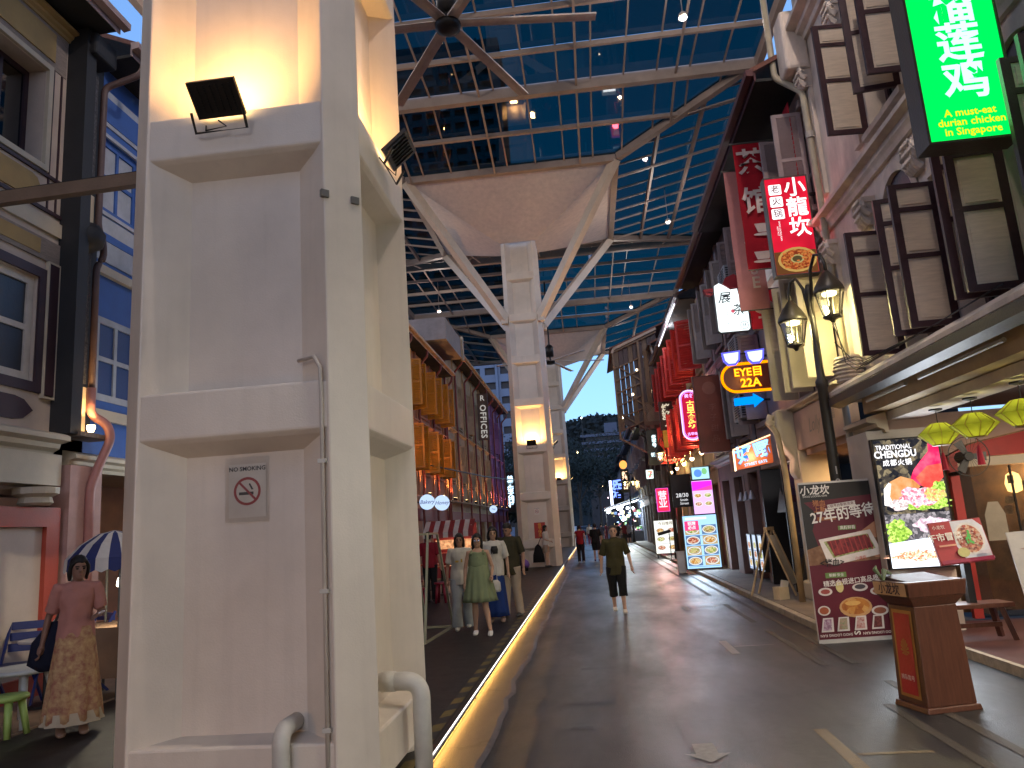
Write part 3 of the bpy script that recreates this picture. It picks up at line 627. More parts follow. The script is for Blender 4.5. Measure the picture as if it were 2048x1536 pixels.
# ================================================================ right side, near ornate house
Y1 = 11.2
R1 = thing('shophouse', 'ornate white stucco shophouse with open dark brown shutters, nearest on the road side', 'shophouse', (3.9, Y1, 0), -90)
wins = [(2.05, 3.10), (3.40, 4.40), (4.62, 5.62), (5.9, 6.95), (7.2, 8.2), (8.6, 9.6)]
hs = [(a, 3.42, b, 5.0) for a, b in wins] + [(a, 6.28, b, 7.85) for a, b in wins]
wl = holed(B(), 0.0, 3.30, 14.0, 10.2, hs, 0, 0.35)
wl.face([(0, 0, 3.3), (0, 6, 3.3), (0, 6, 10.2), (0, 0, 10.2)])
wl.build('wall', M_STUCCO, R1)
for fl, (z0, zt) in enumerate(((3.42, 4.97), (6.28, 7.82))):
    for k, (a, b) in enumerate(wins):
        window(R1, a, z0, b, zt, M_BROWN, 0.25, 2, 2)
        lw_ = (b - a) / 2 - 0.02
        ang = 90 + (k * 7 % 5) * 2 - 4
        shutter(R1, 'panel3', a + 0.005, z0, lw_, zt - z0, ang, False, M_BROWN, M_BEIGE)
        shutter(R1, 'panel3', b - 0.005, z0, lw_, zt - z0, ang - 3, True, M_BROWN, M_BEIGE)
        ar_ = arch(B(), (a + b) / 2, zt + 0.06, 0.44, 0.56, -0.07, 0.0); arch(ar_, (a + b) / 2, zt + 0.06, 0.56, 0.62, -0.045, 0.0); ar_.build('arch_moulding', M_STUCCO, R1)
        fan_ = B(); arch(fan_, (a + b) / 2, zt + 0.06, 0.02, 0.43, -0.02, 0.0); fan_.build('fanlight', M_BROWN, R1)
        B().box(a - 0.06, -0.10, z0 - 0.10, b + 0.06, 0.0, z0 - 0.02).build('sill', M_STUCCO, R1)
    for x in (0.25, 1.72, 3.25, 4.51, 5.76, 7.07):
        B().box(x - 0.10, -0.06, z0 - 0.02, x + 0.10, 0.0, zt + 0.18).build('pilaster', M_STUCCO, R1); capital(R1, x, zt + 0.18, 0.22, M_STUCCO)
def cornice(parent, z, x0, x1, d, m, k=1.0):
    return B().prof([(0, z), (-0.05 * k, z), (-0.07 * k, z + 0.06 * k), (-d * .5, z + 0.10 * k), (-d * .55, z + 0.16 * k), (-d, z + 0.19 * k), (-d, z + 0.25 * k), (-d * .8, z + 0.28 * k), (0, z + 0.34 * k)], x0, x1).build('cornice', m, parent)
cornice(R1, 5.72, 0, 14, 0.20, M_STUCCO); cornice(R1, 8.75, 0, 14, 0.3, M_STUCCO)
B().box(-0.02, -0.36, 8.30, 0.42, 0.0, 9.3).build('console_block', M_STUCCO, R1, bevel=0.05)
B().prof([(-0.45, 10.2), (-0.45, 10.4), (3, 11.6), (3, 10.2)], -0.1, 14).build('roof', M_ROOF, R1)
# awning ledge over the walk
B().prof([(0, 3.38), (-0.12, 3.40), (-0.30, 3.31), (-0.34, 3.33), (-0.50, 3.22), (-0.50, 3.17), (-0.42, 3.10), (0.0, 3.08)], 0.45, 14).build('ledge_cornice', M_STUCCO, R1)
B().prof([(-0.54, 3.14), (-0.58, 3.12), (-0.58, 3.02), (-0.45, 2.98), (-0.43, 3.09)], 0.75, 14).build('gutter', mat('black_gutter', (0.02, 0.02, 0.022), 0.4), R1)
B().box(0.9, -0.20, 2.86, 14, 0.10, 3.08).build('lintel_beam', mat('lintel_cream', (0.45, 0.34, 0.20), 0.6, var=0.15, scale=3), R1)
B().vtube([(1.35, -0.30, 2.98), (2.55, -0.30, 2.98)], 0.022, 8).build('tube_lamp', mat('tube_glass', (0.34, 0.32, 0.28), 0.4), R1)
B().vtube([(2.9, -0.30, 2.98), (4.6, -0.30, 2.98)], 0.022, 8).build('tube_lamp', mat('tube_glass', (0.34, 0.32, 0.28), 0.4), R1)
B().box(0.0, 0.12, 2.95, 14, 4.2, 3.02).build('walk_ceiling', mat('ceiling_brown', (0.10, 0.08, 0.07), 0.8), R1)
B().box(1.05, 0.02, 2.74, 14, 0.42, 2.85).build('beam', mat('ceiling_white', (0.55, 0.50, 0.44), 0.8), R1)
for x in (0.65, 4.9, 9.4):   # street columns
    c = B().box(x - 0.38, -0.12 if x > 1 else -0.26, 0.09, x + 0.38, 0.66 if x > 1 else 0.56, 2.62); c.build('column', mat('column_white', (0.50, 0.45, 0.38), 0.6, var=0.12, scale=2), R1) if x < 1 or x > 6 else None
    if x < 1 or x > 6: cornice(R1, 2.58, x - 0.46, x + 0.46, 0.26, M_CREAM, 0.8)
B().box(-0.02, 0.55, 0.09, 14, 0.6, 0.1)
B().box(1.2, 3.9, 0.09, 14, 4.1, 2.9).build('shop_wall', mat('shop_dark_wall', (0.10, 0.07, 0.055), 0.6), R1)
downpipe(R1, [(-0.05, -0.42, 10.0), (-0.05, -0.42, 8.45), (0.22, -0.12, 8.0), (0.28, -0.12, 6.4), (0.28, -0.12, 3.55), (0.10, -0.16, 3.2), (0.12, -0.16, 2.5), (0.14, -0.16, 0.1)], 0.05, mat('ochre_pipe', (0.34, 0.30, 0.22), 0.5, var=0.15))
for z in (7.2, 5.6, 4.2, 2.0): B().vtube([(0.26, -0.12, z), (0.26, -0.12, z + 0.10)], 0.062, 10).build('pipe_socket', M_GREYPIPE, R1)
# stacked tile roof end at the ledge corner
st_ = B()
for k in range(7): st_.lathe([(0.20 - abs(k - 3) * 0.012, 0), (0.22 - abs(k - 3) * 0.012, 0.02), (0.20 - abs(k - 3) * 0.012, 0.05)], 14, (0.55, -0.18, 3.36 + k * 0.052))
st_.build('stacked_tiles', M_STUCCO, R1)
wr = B()
random.seed(11)
for k in range(4): x = 0.5 + k * 0.12; wr.vtube([(x, -0.28 - 0.05 * k, 4.5 - k * .3), (x + 0.3, -0.30, 3.6), (x + 1.0, -0.42, 3.36 + 0.02 * k), (x + 2.6, -0.40, 3.37), (x + 4.0, -0.36, 3.40)], 0.007, 5)
wr.build('cable_run', M_BLACK, R1)
for x in (8.2,): lamp(R1, 'POINT', (x, 0.5, 2.66), 120, (0.98, 1.0, 0.90), 0.2); B().box(x - 0.3, 0.85, 2.865, x + 0.3, 1.15, 2.93).build('ceiling_lamp', emi('added_lamp_cool', (0.86, 0.95, 1.0), 4.0), R1)  # unseen shop lamp added to light the near pillar from the road side
for x in (2.5, 5.5): lamp(R1, 'AREA', (x, 2.2, 2.85), 30, (1.0, 0.80, 0.58), 0.5)
for x in (2.5, 5.5): B().box(x - 0.3, 2.05, 2.865, x + 0.3, 2.35, 2.90).build('ceiling_lamp', emi('ceiling_lamp_warm', (1.0, 0.82, 0.6), 4.0), R1)
# arched shopfront closing the walk
AS = thing('shopfront', 'red-framed arched glass shopfront with photos pasted behind it, beyond the lanterns', 'shopfront', (5.0, 11.10, 0.09))
M_SHRED = mat('shop_red_paint', (0.36, 0.035, 0.03), 0.5, var=0.15)
B().face([(-0.5, 0.6, 0), (3.4, 0.6, 0), (3.4, 0.6, 2.8), (-0.5, 0.6, 2.8)]).build('backing', mat('shop_back', (0.16, 0.10, 0.06), 0.7, var=0.5, scale=7), AS)
f = B(); f.box(-0.02, -0.06, 0, 0.10, 0.02, 2.15); f.plate([(-0.02, 2.15), (2.9, 2.15), (2.9, 2.30), (2.0, 2.48), (1.2, 2.48), (0.3, 2.32), (-0.02, 2.18)], -0.06, 0.02); f.build('arch_frame', M_SHRED, AS)
f = B(); f.box(0.11, -0.03, 2.02, 2.9, 0.0, 2.14); f.build('transom', M_CREAM, AS)
f = B(); f.plate([(-1.0, 2.16), (-0.03, 2.19), (0.3, 2.34), (1.2, 2.5), (2.0, 2.5), (2.9, 2.32), (2.9, 2.8), (-1.0, 2.8)], -0.02, 0.03); f.build('wall', M_PINKW, AS)
for k in range(4): x = 0.12 + k * 0.68; B().box(x, -0.02, 0, x + 0.66, -0.012, 2.01).build('pane', glass('shop_glass', (0.75, 0.7, 0.62), 0.06, 0.03), AS); B().box(x + 0.66, -0.03, 0, x + 0.68, 0.0, 2.01).build('mullion', M_BLACK, AS)
random.seed(5); pc = [mat('photo_%d' % k, c, 0.4, var=0.6, scale=22, bump=0) for k, c in enumerate(((0.32, 0.24, 0.15), (0.12, 0.09, 0.07), (0.45, 0.38, 0.26), (0.22, 0.12, 0.08), (0.5, 0.40, 0.2)))]
for k in range(46):
    x, z = random.uniform(0.7, 2.7), random.uniform(0.7, 1.85); w_, h = random.uniform(0.08, 0.2), random.uniform(0.07, 0.16); B().box(x, 0.05 + 0.003 * k, z, x + w_, 0.052 + 0.003 * k, z + h).build('photo', pc[k % 5], AS)
for k in range(3): B().lathe([(0.02, 0), (0.09, 0.03), (0.11, 0.14), (0.08, 0.26), (0.02, 0.30)], 12, (1.0 + k * 0.7, 0.35, 1.62)).build('hanging_lamp', emi('amber_lamp', (1.0, 0.66, 0.26), 3.0), AS, smooth=True)
B().plate([(0.35, 1.0), (0.62, 1.0), (0.62, 1.35), (0.55, 1.52), (0.42, 1.52), (0.35, 1.35)], -0.03, -0.024).build('white_decal', mat('decal_white', (0.28, 0.24, 0.18), 0.5), AS)
lamp(AS, 'POINT', (1.4, 0.30, 1.9), 9, (1.0, 0.70, 0.35), 0.1)
# ================================================================ right side, second house (cream louvred shutters)
Y2 = 17.6; W2 = Y2 - 11.25
R2 = thing('shophouse', 'pale shophouse with cream louvred shutters and a dark eave, second on the road side', 'shophouse', (3.9, Y2, 0), -90)
M_MAUVE = mat('mauve_plaster', (0.34, 0.27, 0.26), 0.8, var=0.15, scale=1.6, bump=0.2)
M_MAUVED = mat('mauve_paint', (0.30, 0.23, 0.23), 0.55, var=0.12)
w2 = [(0.5, 1.4), (3.8, 4.75), (5.15, 6.1)]
holed(B(), 0, 3.42, W2, 8.35, [(a, 3.62, b, 5.45) for a, b in w2] + [(a, 6.35, b, 7.95) for a, b in w2], 0, 0.3).build('wall', M_MAUVE, R2)
for k, (a, b) in enumerate(w2):
    for z0, z1, m1, st in ((3.62, 5.45, M_CREAM if k else M_MAUVED, 'half'), (6.35, 7.95, M_MAUVED, 'louvre')):
        window(R2, a, z0, b, z1, M_MAUVED, 0.2)
        shutter(R2, st, a + .01, z0, (b - a) / 2 - .02, z1 - z0, 96 if k == 0 else 84, False, m1, m1); shutter(R2, st, b - .01, z0, (b - a) / 2 - .02, z1 - z0, 88, True, m1, m1)
        B().box(a - .08, -0.09, z0 - .12, b + .08, 0, z0 - .02).build('sill', M_MAUVE, R2)
        B().box(a - .10, -0.07, z1 + .05, b + .10, 0, z1 + .16).build('hood_mould', M_MAUVE, R2)
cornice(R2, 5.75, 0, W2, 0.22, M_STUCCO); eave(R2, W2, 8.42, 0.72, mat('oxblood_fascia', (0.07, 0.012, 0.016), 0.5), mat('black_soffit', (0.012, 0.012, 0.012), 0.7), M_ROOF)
B().box(W2 - 3.9, -0.10, 2.72, W2 - 0.12, 0.12, 3.40).build('sign_fascia', M_PINKW, R2); cornice(R2, 3.38, 2.3, W2 - 0.1, 0.2, M_CREAM, 0.5)
words('Lolly', 0.34, mat('grey_script', (0.20, 0.17, 0.15), 0.6), R2, W2 - 1.6, 3.06, -0.105, shear=0.3)
words('伊甸园', 0.17, mat('grey_script', (0.20, 0.17, 0.15), 0.6), R2, W2 - 0.75, 3.08, -0.105)
B().box(0, 0, 2.72, W2 - 3.92, 0.10, 3.42).build('sign_fascia', M_MAUVE, R2)
B().box(0, 0.0, 2.62, W2, 2.0, 2.72).build('walk_ceiling', M_PINKW, R2)
M_LITDOOR = mat('door_trim_cream', (0.55, 0.40, 0.22), 0.5)
holed(B(), W2 - 3.1, 0.1, W2 + 0.1, 2.62, [(W2 - 2.5, 0.1, W2 - 1.35, 2.05)], 1.4, 0.3).build('wall', M_PINKW, R2)
B().frame(W2 - 2.66, 0.0, W2 - 1.19, 2.22, 0.15, 1.33, 1.40).build('door_surround', M_LITDOOR, R2); B().box(W2 - 2.75, 1.25, 2.22, W2 - 1.1, 1.4, 2.36).build('door_hood', M_LITDOOR, R2)
B().box(W2 - 2.5, 1.6, 0.1, W2 - 1.35, 1.65, 2.05).build('door', M_DARK, R2)
lamp(R2, 'AREA', (W2 - 1.9, 0.75, 2.55), 13, (1.0, 0.62, 0.28), 0.35); B().box(W2 - 2.05, 0.6, 2.585, W2 - 1.75, 0.9, 2.618).build('ceiling_lamp', emi('ceiling_lamp_amber', (1.0, 0.65, 0.3), 4.0), R2)
# corner column with ornate console and ochre pipe
xc = Y2 - 14.2
B().box(xc - 0.28, -0.12, 0.1, xc + 0.28, 0.5, 2.72).build('column', M_CREAM, R2); B().box(xc - 0.34, -0.2, 0.1, xc + 0.34, 0.55, 0.42).build('column_base', M_CREAM, R2, bevel=0.04)
B().prof([(-0.12, 2.2), (-0.22, 2.35), (-0.18, 2.6), (-0.34, 2.85), (-0.42, 3.2), (-0.40, 3.5), (0, 3.5), (0, 2.2)], xc - 0.2, xc + 0.16).build('console', M_CREAM, R2, bevel=0.05)
B().vtube([(xc, -0.45, 3.42), (xc, -0.50, 3.30), (xc, -0.44, 3.22), (xc, -0.40, 3.30)], 0.07, 8).build('scroll', M_CREAM, R2, smooth=True)
downpipe(R2, [(xc - 0.1, -0.5, 3.3), (xc + 0.12, -0.42, 3.1), (xc + 0.28, -0.40, 2.4), (xc + 0.28, -0.40, 0.11)], 0.055, mat('ochre_pipe2', (0.42, 0.33, 0.20), 0.5, var=0.2))
# dark glazed shop next to it
GS = thing('glass_shop', 'dark glass shop unit beside the cream column under the neon box', 'shop', (3.9, Y2, 0.1), -90)
B().box(-0.4, 0.55, 0, xc - 0.3, 0.6, 2.5).build('back', mat('shop_grey', (0.075, 0.08, 0.085), 0.35, var=0.2), GS)
B().box(xc - 1.5, -0.05, 0, xc - 1.44, 0.0, 2.5).build('post', M_BLACK, GS); B().box(xc - 0.42, -0.08, 0, xc - 0.34, 0.0, 2.55).build('post', M_BLACK, GS); B().box(0.0, -0.05, 0, 0.08, 0.5, 2.5).build('post', M_BLACK, GS)
B().box(xc - 1.44, -0.03, 0, xc - 0.42, -0.022, 2.45).build('pane', glass('dark_glass', (0.35, 0.33, 0.32), 0.10, 0.04), GS)
B().plate([(xc - 0.95, 1.35), (xc - 0.62, 1.3), (xc - 0.55, 2.3), (xc - 0.88, 2.3)], 0.1, 0.11).build('poster', mat('fruit_poster', (0.45, 0.42, 0.33), 0.5, var=0.6, scale=14, col2=(0.28, 0.30, 0.08)), GS)
random.seed(9)
for k in range(6): B().box(xc - 0.95 + k * 0.12, 0.15, 0.35, xc - 0.85 + k * 0.12, 0.3, random.uniform(0.9, 1.25)).build('goods', mat('goods_%d' % (k % 3), ((0.3, 0.05, 0.1), (0.25, 0.22, 0.2), (0.4, 0.12, 0.2))[k % 3], 0.5, var=0.5, scale=15), GS)
B().plate([(1.0, 1.55), (1.5, 2.05), (2.0, 1.55)], 0.0, 0.6).build('roof_box', M_BLACK, GS); B().box(1.46, 0.2, 0, 1.54, 0.28, 1.55).build('stand', M_BLACK, GS)
lamp(GS, 'POINT', (xc - 0.8, 0.3, 2.2), 5, (0.9, 0.92, 1.0), 0.1)
# ================================================================ plain shophouses further along
def shophouse(side, ya, yb, z_eave, floors, nwin, wm, s1, s2, style, label, ang=80, over=0.55, ground=None, gz=3.1, pipes=True, win_w=0.95, fas=None, trim=None, X=None, dia=False, pm=None):
    W = yb - ya; tr = trim or wm
    r = thing('shophouse', label, 'shophouse', ((3.9 if X is None else X), yb, 0) if side > 0 else ((-7.0 if X is None else X), ya, 0), -90 if side > 0 else 90)
    wd = [((i + .5) * W / nwin - win_w / 2, (i + .5) * W / nwin + win_w / 2) for i in range(nwin)]
    gh = [(0.35 + i * W / nwin, 0.1, (i + 1) * W / nwin - 0.35, gz - 0.45) for i in range(nwin)]
    holed(B(), 0, 0.0, W, z_eave + 0.1, [(a, z0, b, z1) for a, b in wd for z0, z1 in floors] + gh, 0, 0.3).build('wall', wm, r)
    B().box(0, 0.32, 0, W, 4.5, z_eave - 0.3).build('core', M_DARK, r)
    for x0, z0, x1, z1 in gh:
        if ground: B().box(x0, 0.22, z0, x1, 0.26, z1).build('shop_panel', ground, r)
    for a, b in wd:
        for z0, z1 in floors:
            window(r, a, z0, b, z1, tr, 0.18)
            lw_ = (b - a) / 2 - .015; an = ang + random.uniform(-14, 10)
            shutter(r, style, a + .01, z0, lw_, z1 - z0, an, False, s1, s2); shutter(r, style, b - .01, z0, lw_, z1 - z0, an - 8, True, s1, s2)
            B().box(a - .08, -0.08, z0 - .11, b + .08, 0, z0 - .02).build('sill', tr, r); B().box(a - .1, -0.06, z1 + .05, b + .1, 0, z1 + .15).build('hood_mould', tr, r)
    for i in range(nwin + 1):
        x = min(max(i * W / nwin, 0.12), W - 0.12); B().box(x - .12, -0.07, gz, x + .12, 0, z_eave).build('pilaster', tr, r)
        if pipes: downpipe(r, [(x, -over, z_eave), (x, -over + .02, z_eave - .25), (x + .05, -0.14, z_eave - .7), (x + .05, -0.14, gz + 1.8), (x + .12, -.2, gz + 1.5), (x + .12, -0.2, gz + .5), (x + .05, -0.16, gz), (x + .05, -0.16, 0.1)], 0.055, pm)
    cornice(r, gz - 0.05, 0, W, 0.24, tr, 0.8)
    for z0, z1 in floors[1:]: cornice(r, z0 - 0.5, 0, W, 0.16, tr, 0.6)
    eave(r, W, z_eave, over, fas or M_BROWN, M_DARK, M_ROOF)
    return r
random.seed(21)
M_R3 = mat('brown_mauve_plaster', (0.17, 0.105, 0.095), 0.8, var=0.2, scale=1.8, bump=0.2)
R3 = shophouse(1, 17.7, 23.2, 8.75, [(3.5, 5.2), (6.2, 7.9)], 3, M_R3, mat('dull_white_trim', (0.34, 0.29, 0.27), 0.6), mat('dull_white_trim', (0.34, 0.29, 0.27), 0.6), 'half', 'dark mauve-brown shophouse behind the long rust-red sign', 70, 0.5, mat('shop_brown', (0.20, 0.12, 0.10), 0.6), fas=mat('oxblood2', (0.10, 0.03, 0.03), 0.5), trim=M_MAUVED, pipes=False)
M_YELW = mat('warm_yellow_plaster', (0.50, 0.38, 0.22), 0.75, var=0.15, scale=2)
M_REDSH = mat('bright_red_shutter', (0.52, 0.03, 0.025), 0.5, var=0.15, scale=6)
R4 = shophouse(1, 23.3, 33.6, 8.45, [(4.0, 5.6), (6.3, 7.95)], 4, M_YELW, M_REDSH, M_REDSH, 'louvre', 'yellow shophouse with bright red louvred shutters and spotlights', 88, 0.6, mat('shop_maroon', (0.16, 0.05, 0.05), 0.6), fas=M_BROWN, win_w=1.5, pipes=False)
for k in range(5):   # small wall spotlights on the yellow house
    x, z = 0.6 + k * 2.3, 3.55
    B().lathe([(0.03, 0), (0.07, 0.05), (0.07, 0.10)], 10, (x, -0.35, z)).build('spotlight', emi('spot_glow', (1.0, 0.72, 0.40), 9.0), R4, smooth=True)
    lamp(R4, 'SPOT', (x, -0.40, z + 0.12), 70, (1.0, 0.62, 0.30), 0.06, (R(172), 0, 0), 110)
R5 = shophouse(1, 35.5, 49.0, 9.8, [(4.2, 5.9), (7.0, 8.8)], 4, mat('brown_render', (0.20, 0.14, 0.10), 0.8, var=0.2, scale=1.5), M_BROWN, M_BROWN, 'half', 'brown timber balcony house with a big overhanging gable roof', 30, 0.4, mat('shop_dim', (0.12, 0.09, 0.08), 0.6))
# balcony and overhanging timber roof
M_TIM = mat('old_timber', (0.17, 0.12, 0.085), 0.7, var=0.3, scale=5, stretch=(6, 6, 1))
tb = lambda b, n='timber': b.build(n, M_TIM, R5)
xb = 49.0 - 37.0
B().box(xb - 3.4, -1.0, 6.15, xb + 0.4, 0, 6.35).build('balcony_floor', M_TIM, R5)
B().bar((xb - 3.4, -0.98, 7.25), (xb + 0.4, -0.98, 7.25), 0.07, 0.07).build('balcony_rail', M_TIM, R5)
B().bar((xb + 0.36, -0.98, 7.25), (xb + 0.36, 0, 7.25), 0.07, 0.07).build('balcony_rail', M_TIM, R5)
lt = B()
for k in range(16):
    t = k * 0.075; lt.bar((xb + .36, -0.98 + max(0, t - .9), 6.36 + min(t, .9)), (xb + .36, -0.98 + min(t, .98), 6.36 + max(0, t - .98)), 0.02, 0.02, (1, 0, 0)); lt.bar((xb + .36, -max(0, t - .9), 6.36 + min(t, .9)), (xb + .36, -min(t, .98), 6.36 + max(0, t - .98)), 0.02, 0.02, (1, 0, 0))
lt.build('lattice', mat('lattice_cream', (0.42, 0.35, 0.28), 0.6), R5)
for s in range(4): B().bar((xb + .3 - s * 1.2, 0, 5.3), (xb + .3 - s * 1.2, -0.95, 6.15), 0.08, 0.08).build('bracket', M_TIM, R5)
for s in range(2): B().bar((xb + .3 - s * 3.6, -0.95, 6.3), (xb + .3 - s * 3.6, -0.95, 9.6), 0.10, 0.10).build('post', M_TIM, R5)
# gable end facing the camera: sloping barge boards, rafters, cross battens, standing over the pavement
GX = xb + 0.5
for (y0, z0, y1, z1) in ((0.0, 10.9, -2.15, 10.05), (-2.15, 10.05, -2.25, 9.85)): B().bar((GX, y0, z0), (GX, y1, z1), 0.12, 0.26, (1, 0, 0)).build('barge_board', mat('pale_barge', (0.36, 0.29, 0.24), 0.6), R5)
B().bar((GX, -2.2, 9.95), (GX, -2.2, 5.6), 0.10, 0.10, (1, 0, 0)).build('post', M_TIM, R5); B().bar((GX, -0.95, 10.4), (GX, -0.95, 6.2), 0.10, 0.10, (1, 0, 0)).build('post', M_TIM, R5)
for k in range(6): z = 9.5 - k * 0.62; B().bar((GX + .02, -2.2, z - 0.45), (GX + .02, -0.95, z), 0.05, 0.16, (1, 0, 0)).build('batten', M_TIM, R5)
for k in range(3): B().bar((GX - .05, -2.2, 9.3 - k * 1.2), (GX - .05, -0.95, 8.4 - k * 1.2), 0.06, 0.07, (1, 0, 0)).build('cross_brace', M_TIM, R5)
for k in range(9): y0 = -2.16 + k * .24; B().box(GX - .22, y0, 6.0 + .25 * (k % 2), GX - .18, y0 + .22, 10.0 + (y0 + 2.16) * .38).build('board', M_BROWN if k % 3 else M_TIM, R5)
B().bar((GX, -2.2, 5.6), (GX, 0, 4.2), 0.08, 0.08, (1, 0, 0)).build('brace', M_TIM, R5)
for k in range(9): B().bar((GX - k * 0.5, 0, 10.75), (GX - k * .5, -2.2, 9.9), 0.07, 0.12, (1, 0, 0)).build('rafter', M_TIM, R5)
B().add([(GX + .1, 0.6, 11.3), (GX + .1, -2.35, 10.12), (GX - 6, -2.35, 10.12), (GX - 6, 0.6, 11.3), (GX + .1, 0.6, 11.22), (GX + .1, -2.35, 10.04), (GX - 6, -2.35, 10.04), (GX - 6, 0.6, 11.22)], [(0, 1, 2, 3), (7, 6, 5, 4), (0, 4, 5, 1), (1, 5, 6, 2), (2, 6, 7, 3), (3, 7, 4, 0)]).build('lean_to_roof', M_ROOF, R5)
B().box(xb - 1.2, -0.6, 6.4, xb - 0.5, -0.2, 7.0).build('air_conditioner', mat('ac_dark', (0.10, 0.10, 0.10), 0.5), R5)
th = B(); random.seed(2)
for k in range(260): x, z = random.uniform(xb - 3, xb + .3), random.uniform(8.2, 9.9); th.bar((x, -0.8, z), (x + random.uniform(-.1, .1), -0.85, z - random.uniform(.2, .6)), 0.012, 0.012)
o = th.build('hanging_thatch', mat('thatch', (0.30, 0.20, 0.08), 0.9), R5); o['kind'] = 'stuff'
for (x, y, z) in ((xb + .3, -1.1, 8.9), (xb + .3, -1.4, 7.7), (xb + .3, -2.0, 6.6)): B().lathe([(0.01, 0), (0.05, 0.03), (0.05, 0.08), (0.01, 0.12)], 8, (x, y, z)).build('bulb', emi('warm_bulb', (1.0, 0.78, 0.5), 12.0), R5)
lamp(R5, 'POINT', (xb - 0.6, -0.7, 8.0), 8, (1.0, 0.7, 0.4), 0.1)
# far terrace on the right
cols = [(0.22, 0.17, 0.15), (0.16, 0.18, 0.24), (0.24, 0.20, 0.17), (0.15, 0.15, 0.19), (0.20, 0.16, 0.16), (0.18, 0.19, 0.22)]
nm = ['grey-brown', 'slate blue', 'beige', 'dusky blue', 'rose-brown', 'pale grey']
yy = 49.3
for k in range(6):
    wd = 7.5 + (k % 3); shophouse(1, yy, yy + wd, 7.6 + (k * 5 % 3) * .5, [(4.0, 5.5), (6.0, 7.2)], 3, mat('far_wall_%d' % k, cols[k], 0.8), M_MAUVED, M_MAUVED, 'half', 'distant %s shophouse, number %s beyond the balcony house' % (nm[k], ('one', 'two', 'three', 'four', 'five', 'six')[k]), 40, 0.5, mat('far_shop_%d' % k, (0.15, 0.13, 0.14), 0.5), pipes=False); yy += wd + 0.1
# ================================================================ left side
M_L1 = mat('sand_plaster', (0.52, 0.43, 0.36), 0.75, var=0.12, scale=2, bump=0.3, bscale=60)
M_L1D = mat('aubergine_trim', (0.040, 0.018, 0.026), 0.5); M_OCH = mat('ochre_infill', (0.38, 0.26, 0.11), 0.8, var=0.12)
M_HATCH = mat('combed_render', (0.30, 0.25, 0.22), 0.9, var=0.35, scale=40, stretch=(1, 0.2, 6), bump=0.6, bscale=60)
L1 = thing('shophouse', 'sand and aubergine shophouse at the left edge with combed render panels', 'shophouse', (-7.0, 3.0, 0), 90)
u = lambda Yw: Yw - 3.0
hs = [(u(7.75), 6.95, u(8.72), 8.35), (u(5.6), 6.95, u(6.9), 8.35)]
lowh = [(u(7.3), 3.95, u(8.78), 5.35), (u(4.8), 3.95, u(6.3), 5.35)]
holed(B(), 0, 3.3, u(9.15), 9.35, hs + lowh, 0, 0.35).build('wall', M_L1, L1)
for a, z0, b, z1 in hs: window(L1, a, z0, b, z1, M_L1D, 0.25, 2, 1, M_WIN); B().frame(a - .09, z0 - .09, b + .09, z1 + .09, .08, -0.05, 0).build('window_surround', M_CREAM, L1)
M_PALEF = mat('pale_frame', (0.55, 0.50, 0.44), 0.5); M_MESH = mat('dark_mesh_glass', (0.03, 0.028, 0.032), 0.3)
for a, z0, b, z1 in lowh: window(L1, a, z0, b, z1, M_PALEF, 0.05, 2, 2, M_MESH, 0.11); B().frame(a - .14, z0 - .14, b + .14, z1 + .14, .13, -0.03, 0.04).build('window_surround', M_L1D, L1)
for z, h, m in ((5.62, 0.30, M_HATCH), (6.02, 0.20, M_CREAM), (6.30, 0.05, M_L1D), (6.80, 0.05, M_L1D)): B().box(0, -0.03 - 0.012 * (m is M_CREAM), z, u(9.15), 0, z + h).build('band', m, L1)
B().plate([(u(7.3), 5.68), (u(8.75), 5.68), (u(8.75), 5.88), (u(7.3), 5.88)], -0.04, -0.031).build('ochre_panel', M_OCH, L1)
def cartouche(x0, x1, z0, z1): w_ = (x1 - x0); return [(x0, (z0 + z1) / 2), (x0 + .1 * w_, z0 + .03), (x0 + .2 * w_, z0), (x1 - .2 * w_, z0), (x1 - .1 * w_, z0 + .03), (x1, (z0 + z1) / 2), (x1 - .1 * w_, z1 - .03), (x1 - .2 * w_, z1), (x0 + .2 * w_, z1), (x0 + .1 * w_, z1 - .03)]
B().plate(cartouche(u(7.75), u(8.75), 6.38, 6.74), -0.02, -0.002).build('cartouche', M_OCH, L1); B().plate(cartouche(u(7.2), u(8.8), 3.42, 3.72), -0.02, -0.002).build('cartouche', M_L1D, L1)
B().plate([(u(7.6), 8.55), (u(8.85), 8.55), (u(8.85), 8.98), (u(7.6), 8.98)], -0.03, -0.012).build('ochre_panel', M_OCH, L1); B().box(0, -0.012, 8.45, u(9.1), 0, 9.1).build('band', M_HATCH, L1)
for Yw in (8.86, 9.02): B().box(u(Yw) - .012, -0.02, 6.35, u(Yw) + .012, 0, 8.44).build('pinstripe', M_L1D, L1)
B().box(u(8.93), -0.05, 3.8, u(9.12), 0, 5.6).build('trim_strip', M_L1D, L1); B().frame(u(8.91), 3.75, u(9.14), 5.62, 0.025, -0.055, -0.0).build('trim_border', M_CREAM, L1)
cornice(L1, 9.05, 0, u(9.15), 0.16, M_OCH, 0.6)
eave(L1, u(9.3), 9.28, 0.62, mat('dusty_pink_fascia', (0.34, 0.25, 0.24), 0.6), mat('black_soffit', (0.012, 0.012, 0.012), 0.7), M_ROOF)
cornice(L1, 3.0, 0, u(9.15), 0.30, M_CREAM, 1.0); B().box(0, -0.15, 2.62, u(9.2), 0.1, 3.02).build('lintel_beam', M_CREAM, L1)
B().box(0, 0.1, 2.5, u(9.2), 0.4, 2.9).build('ceiling_edge', M_MAUVE, L1)
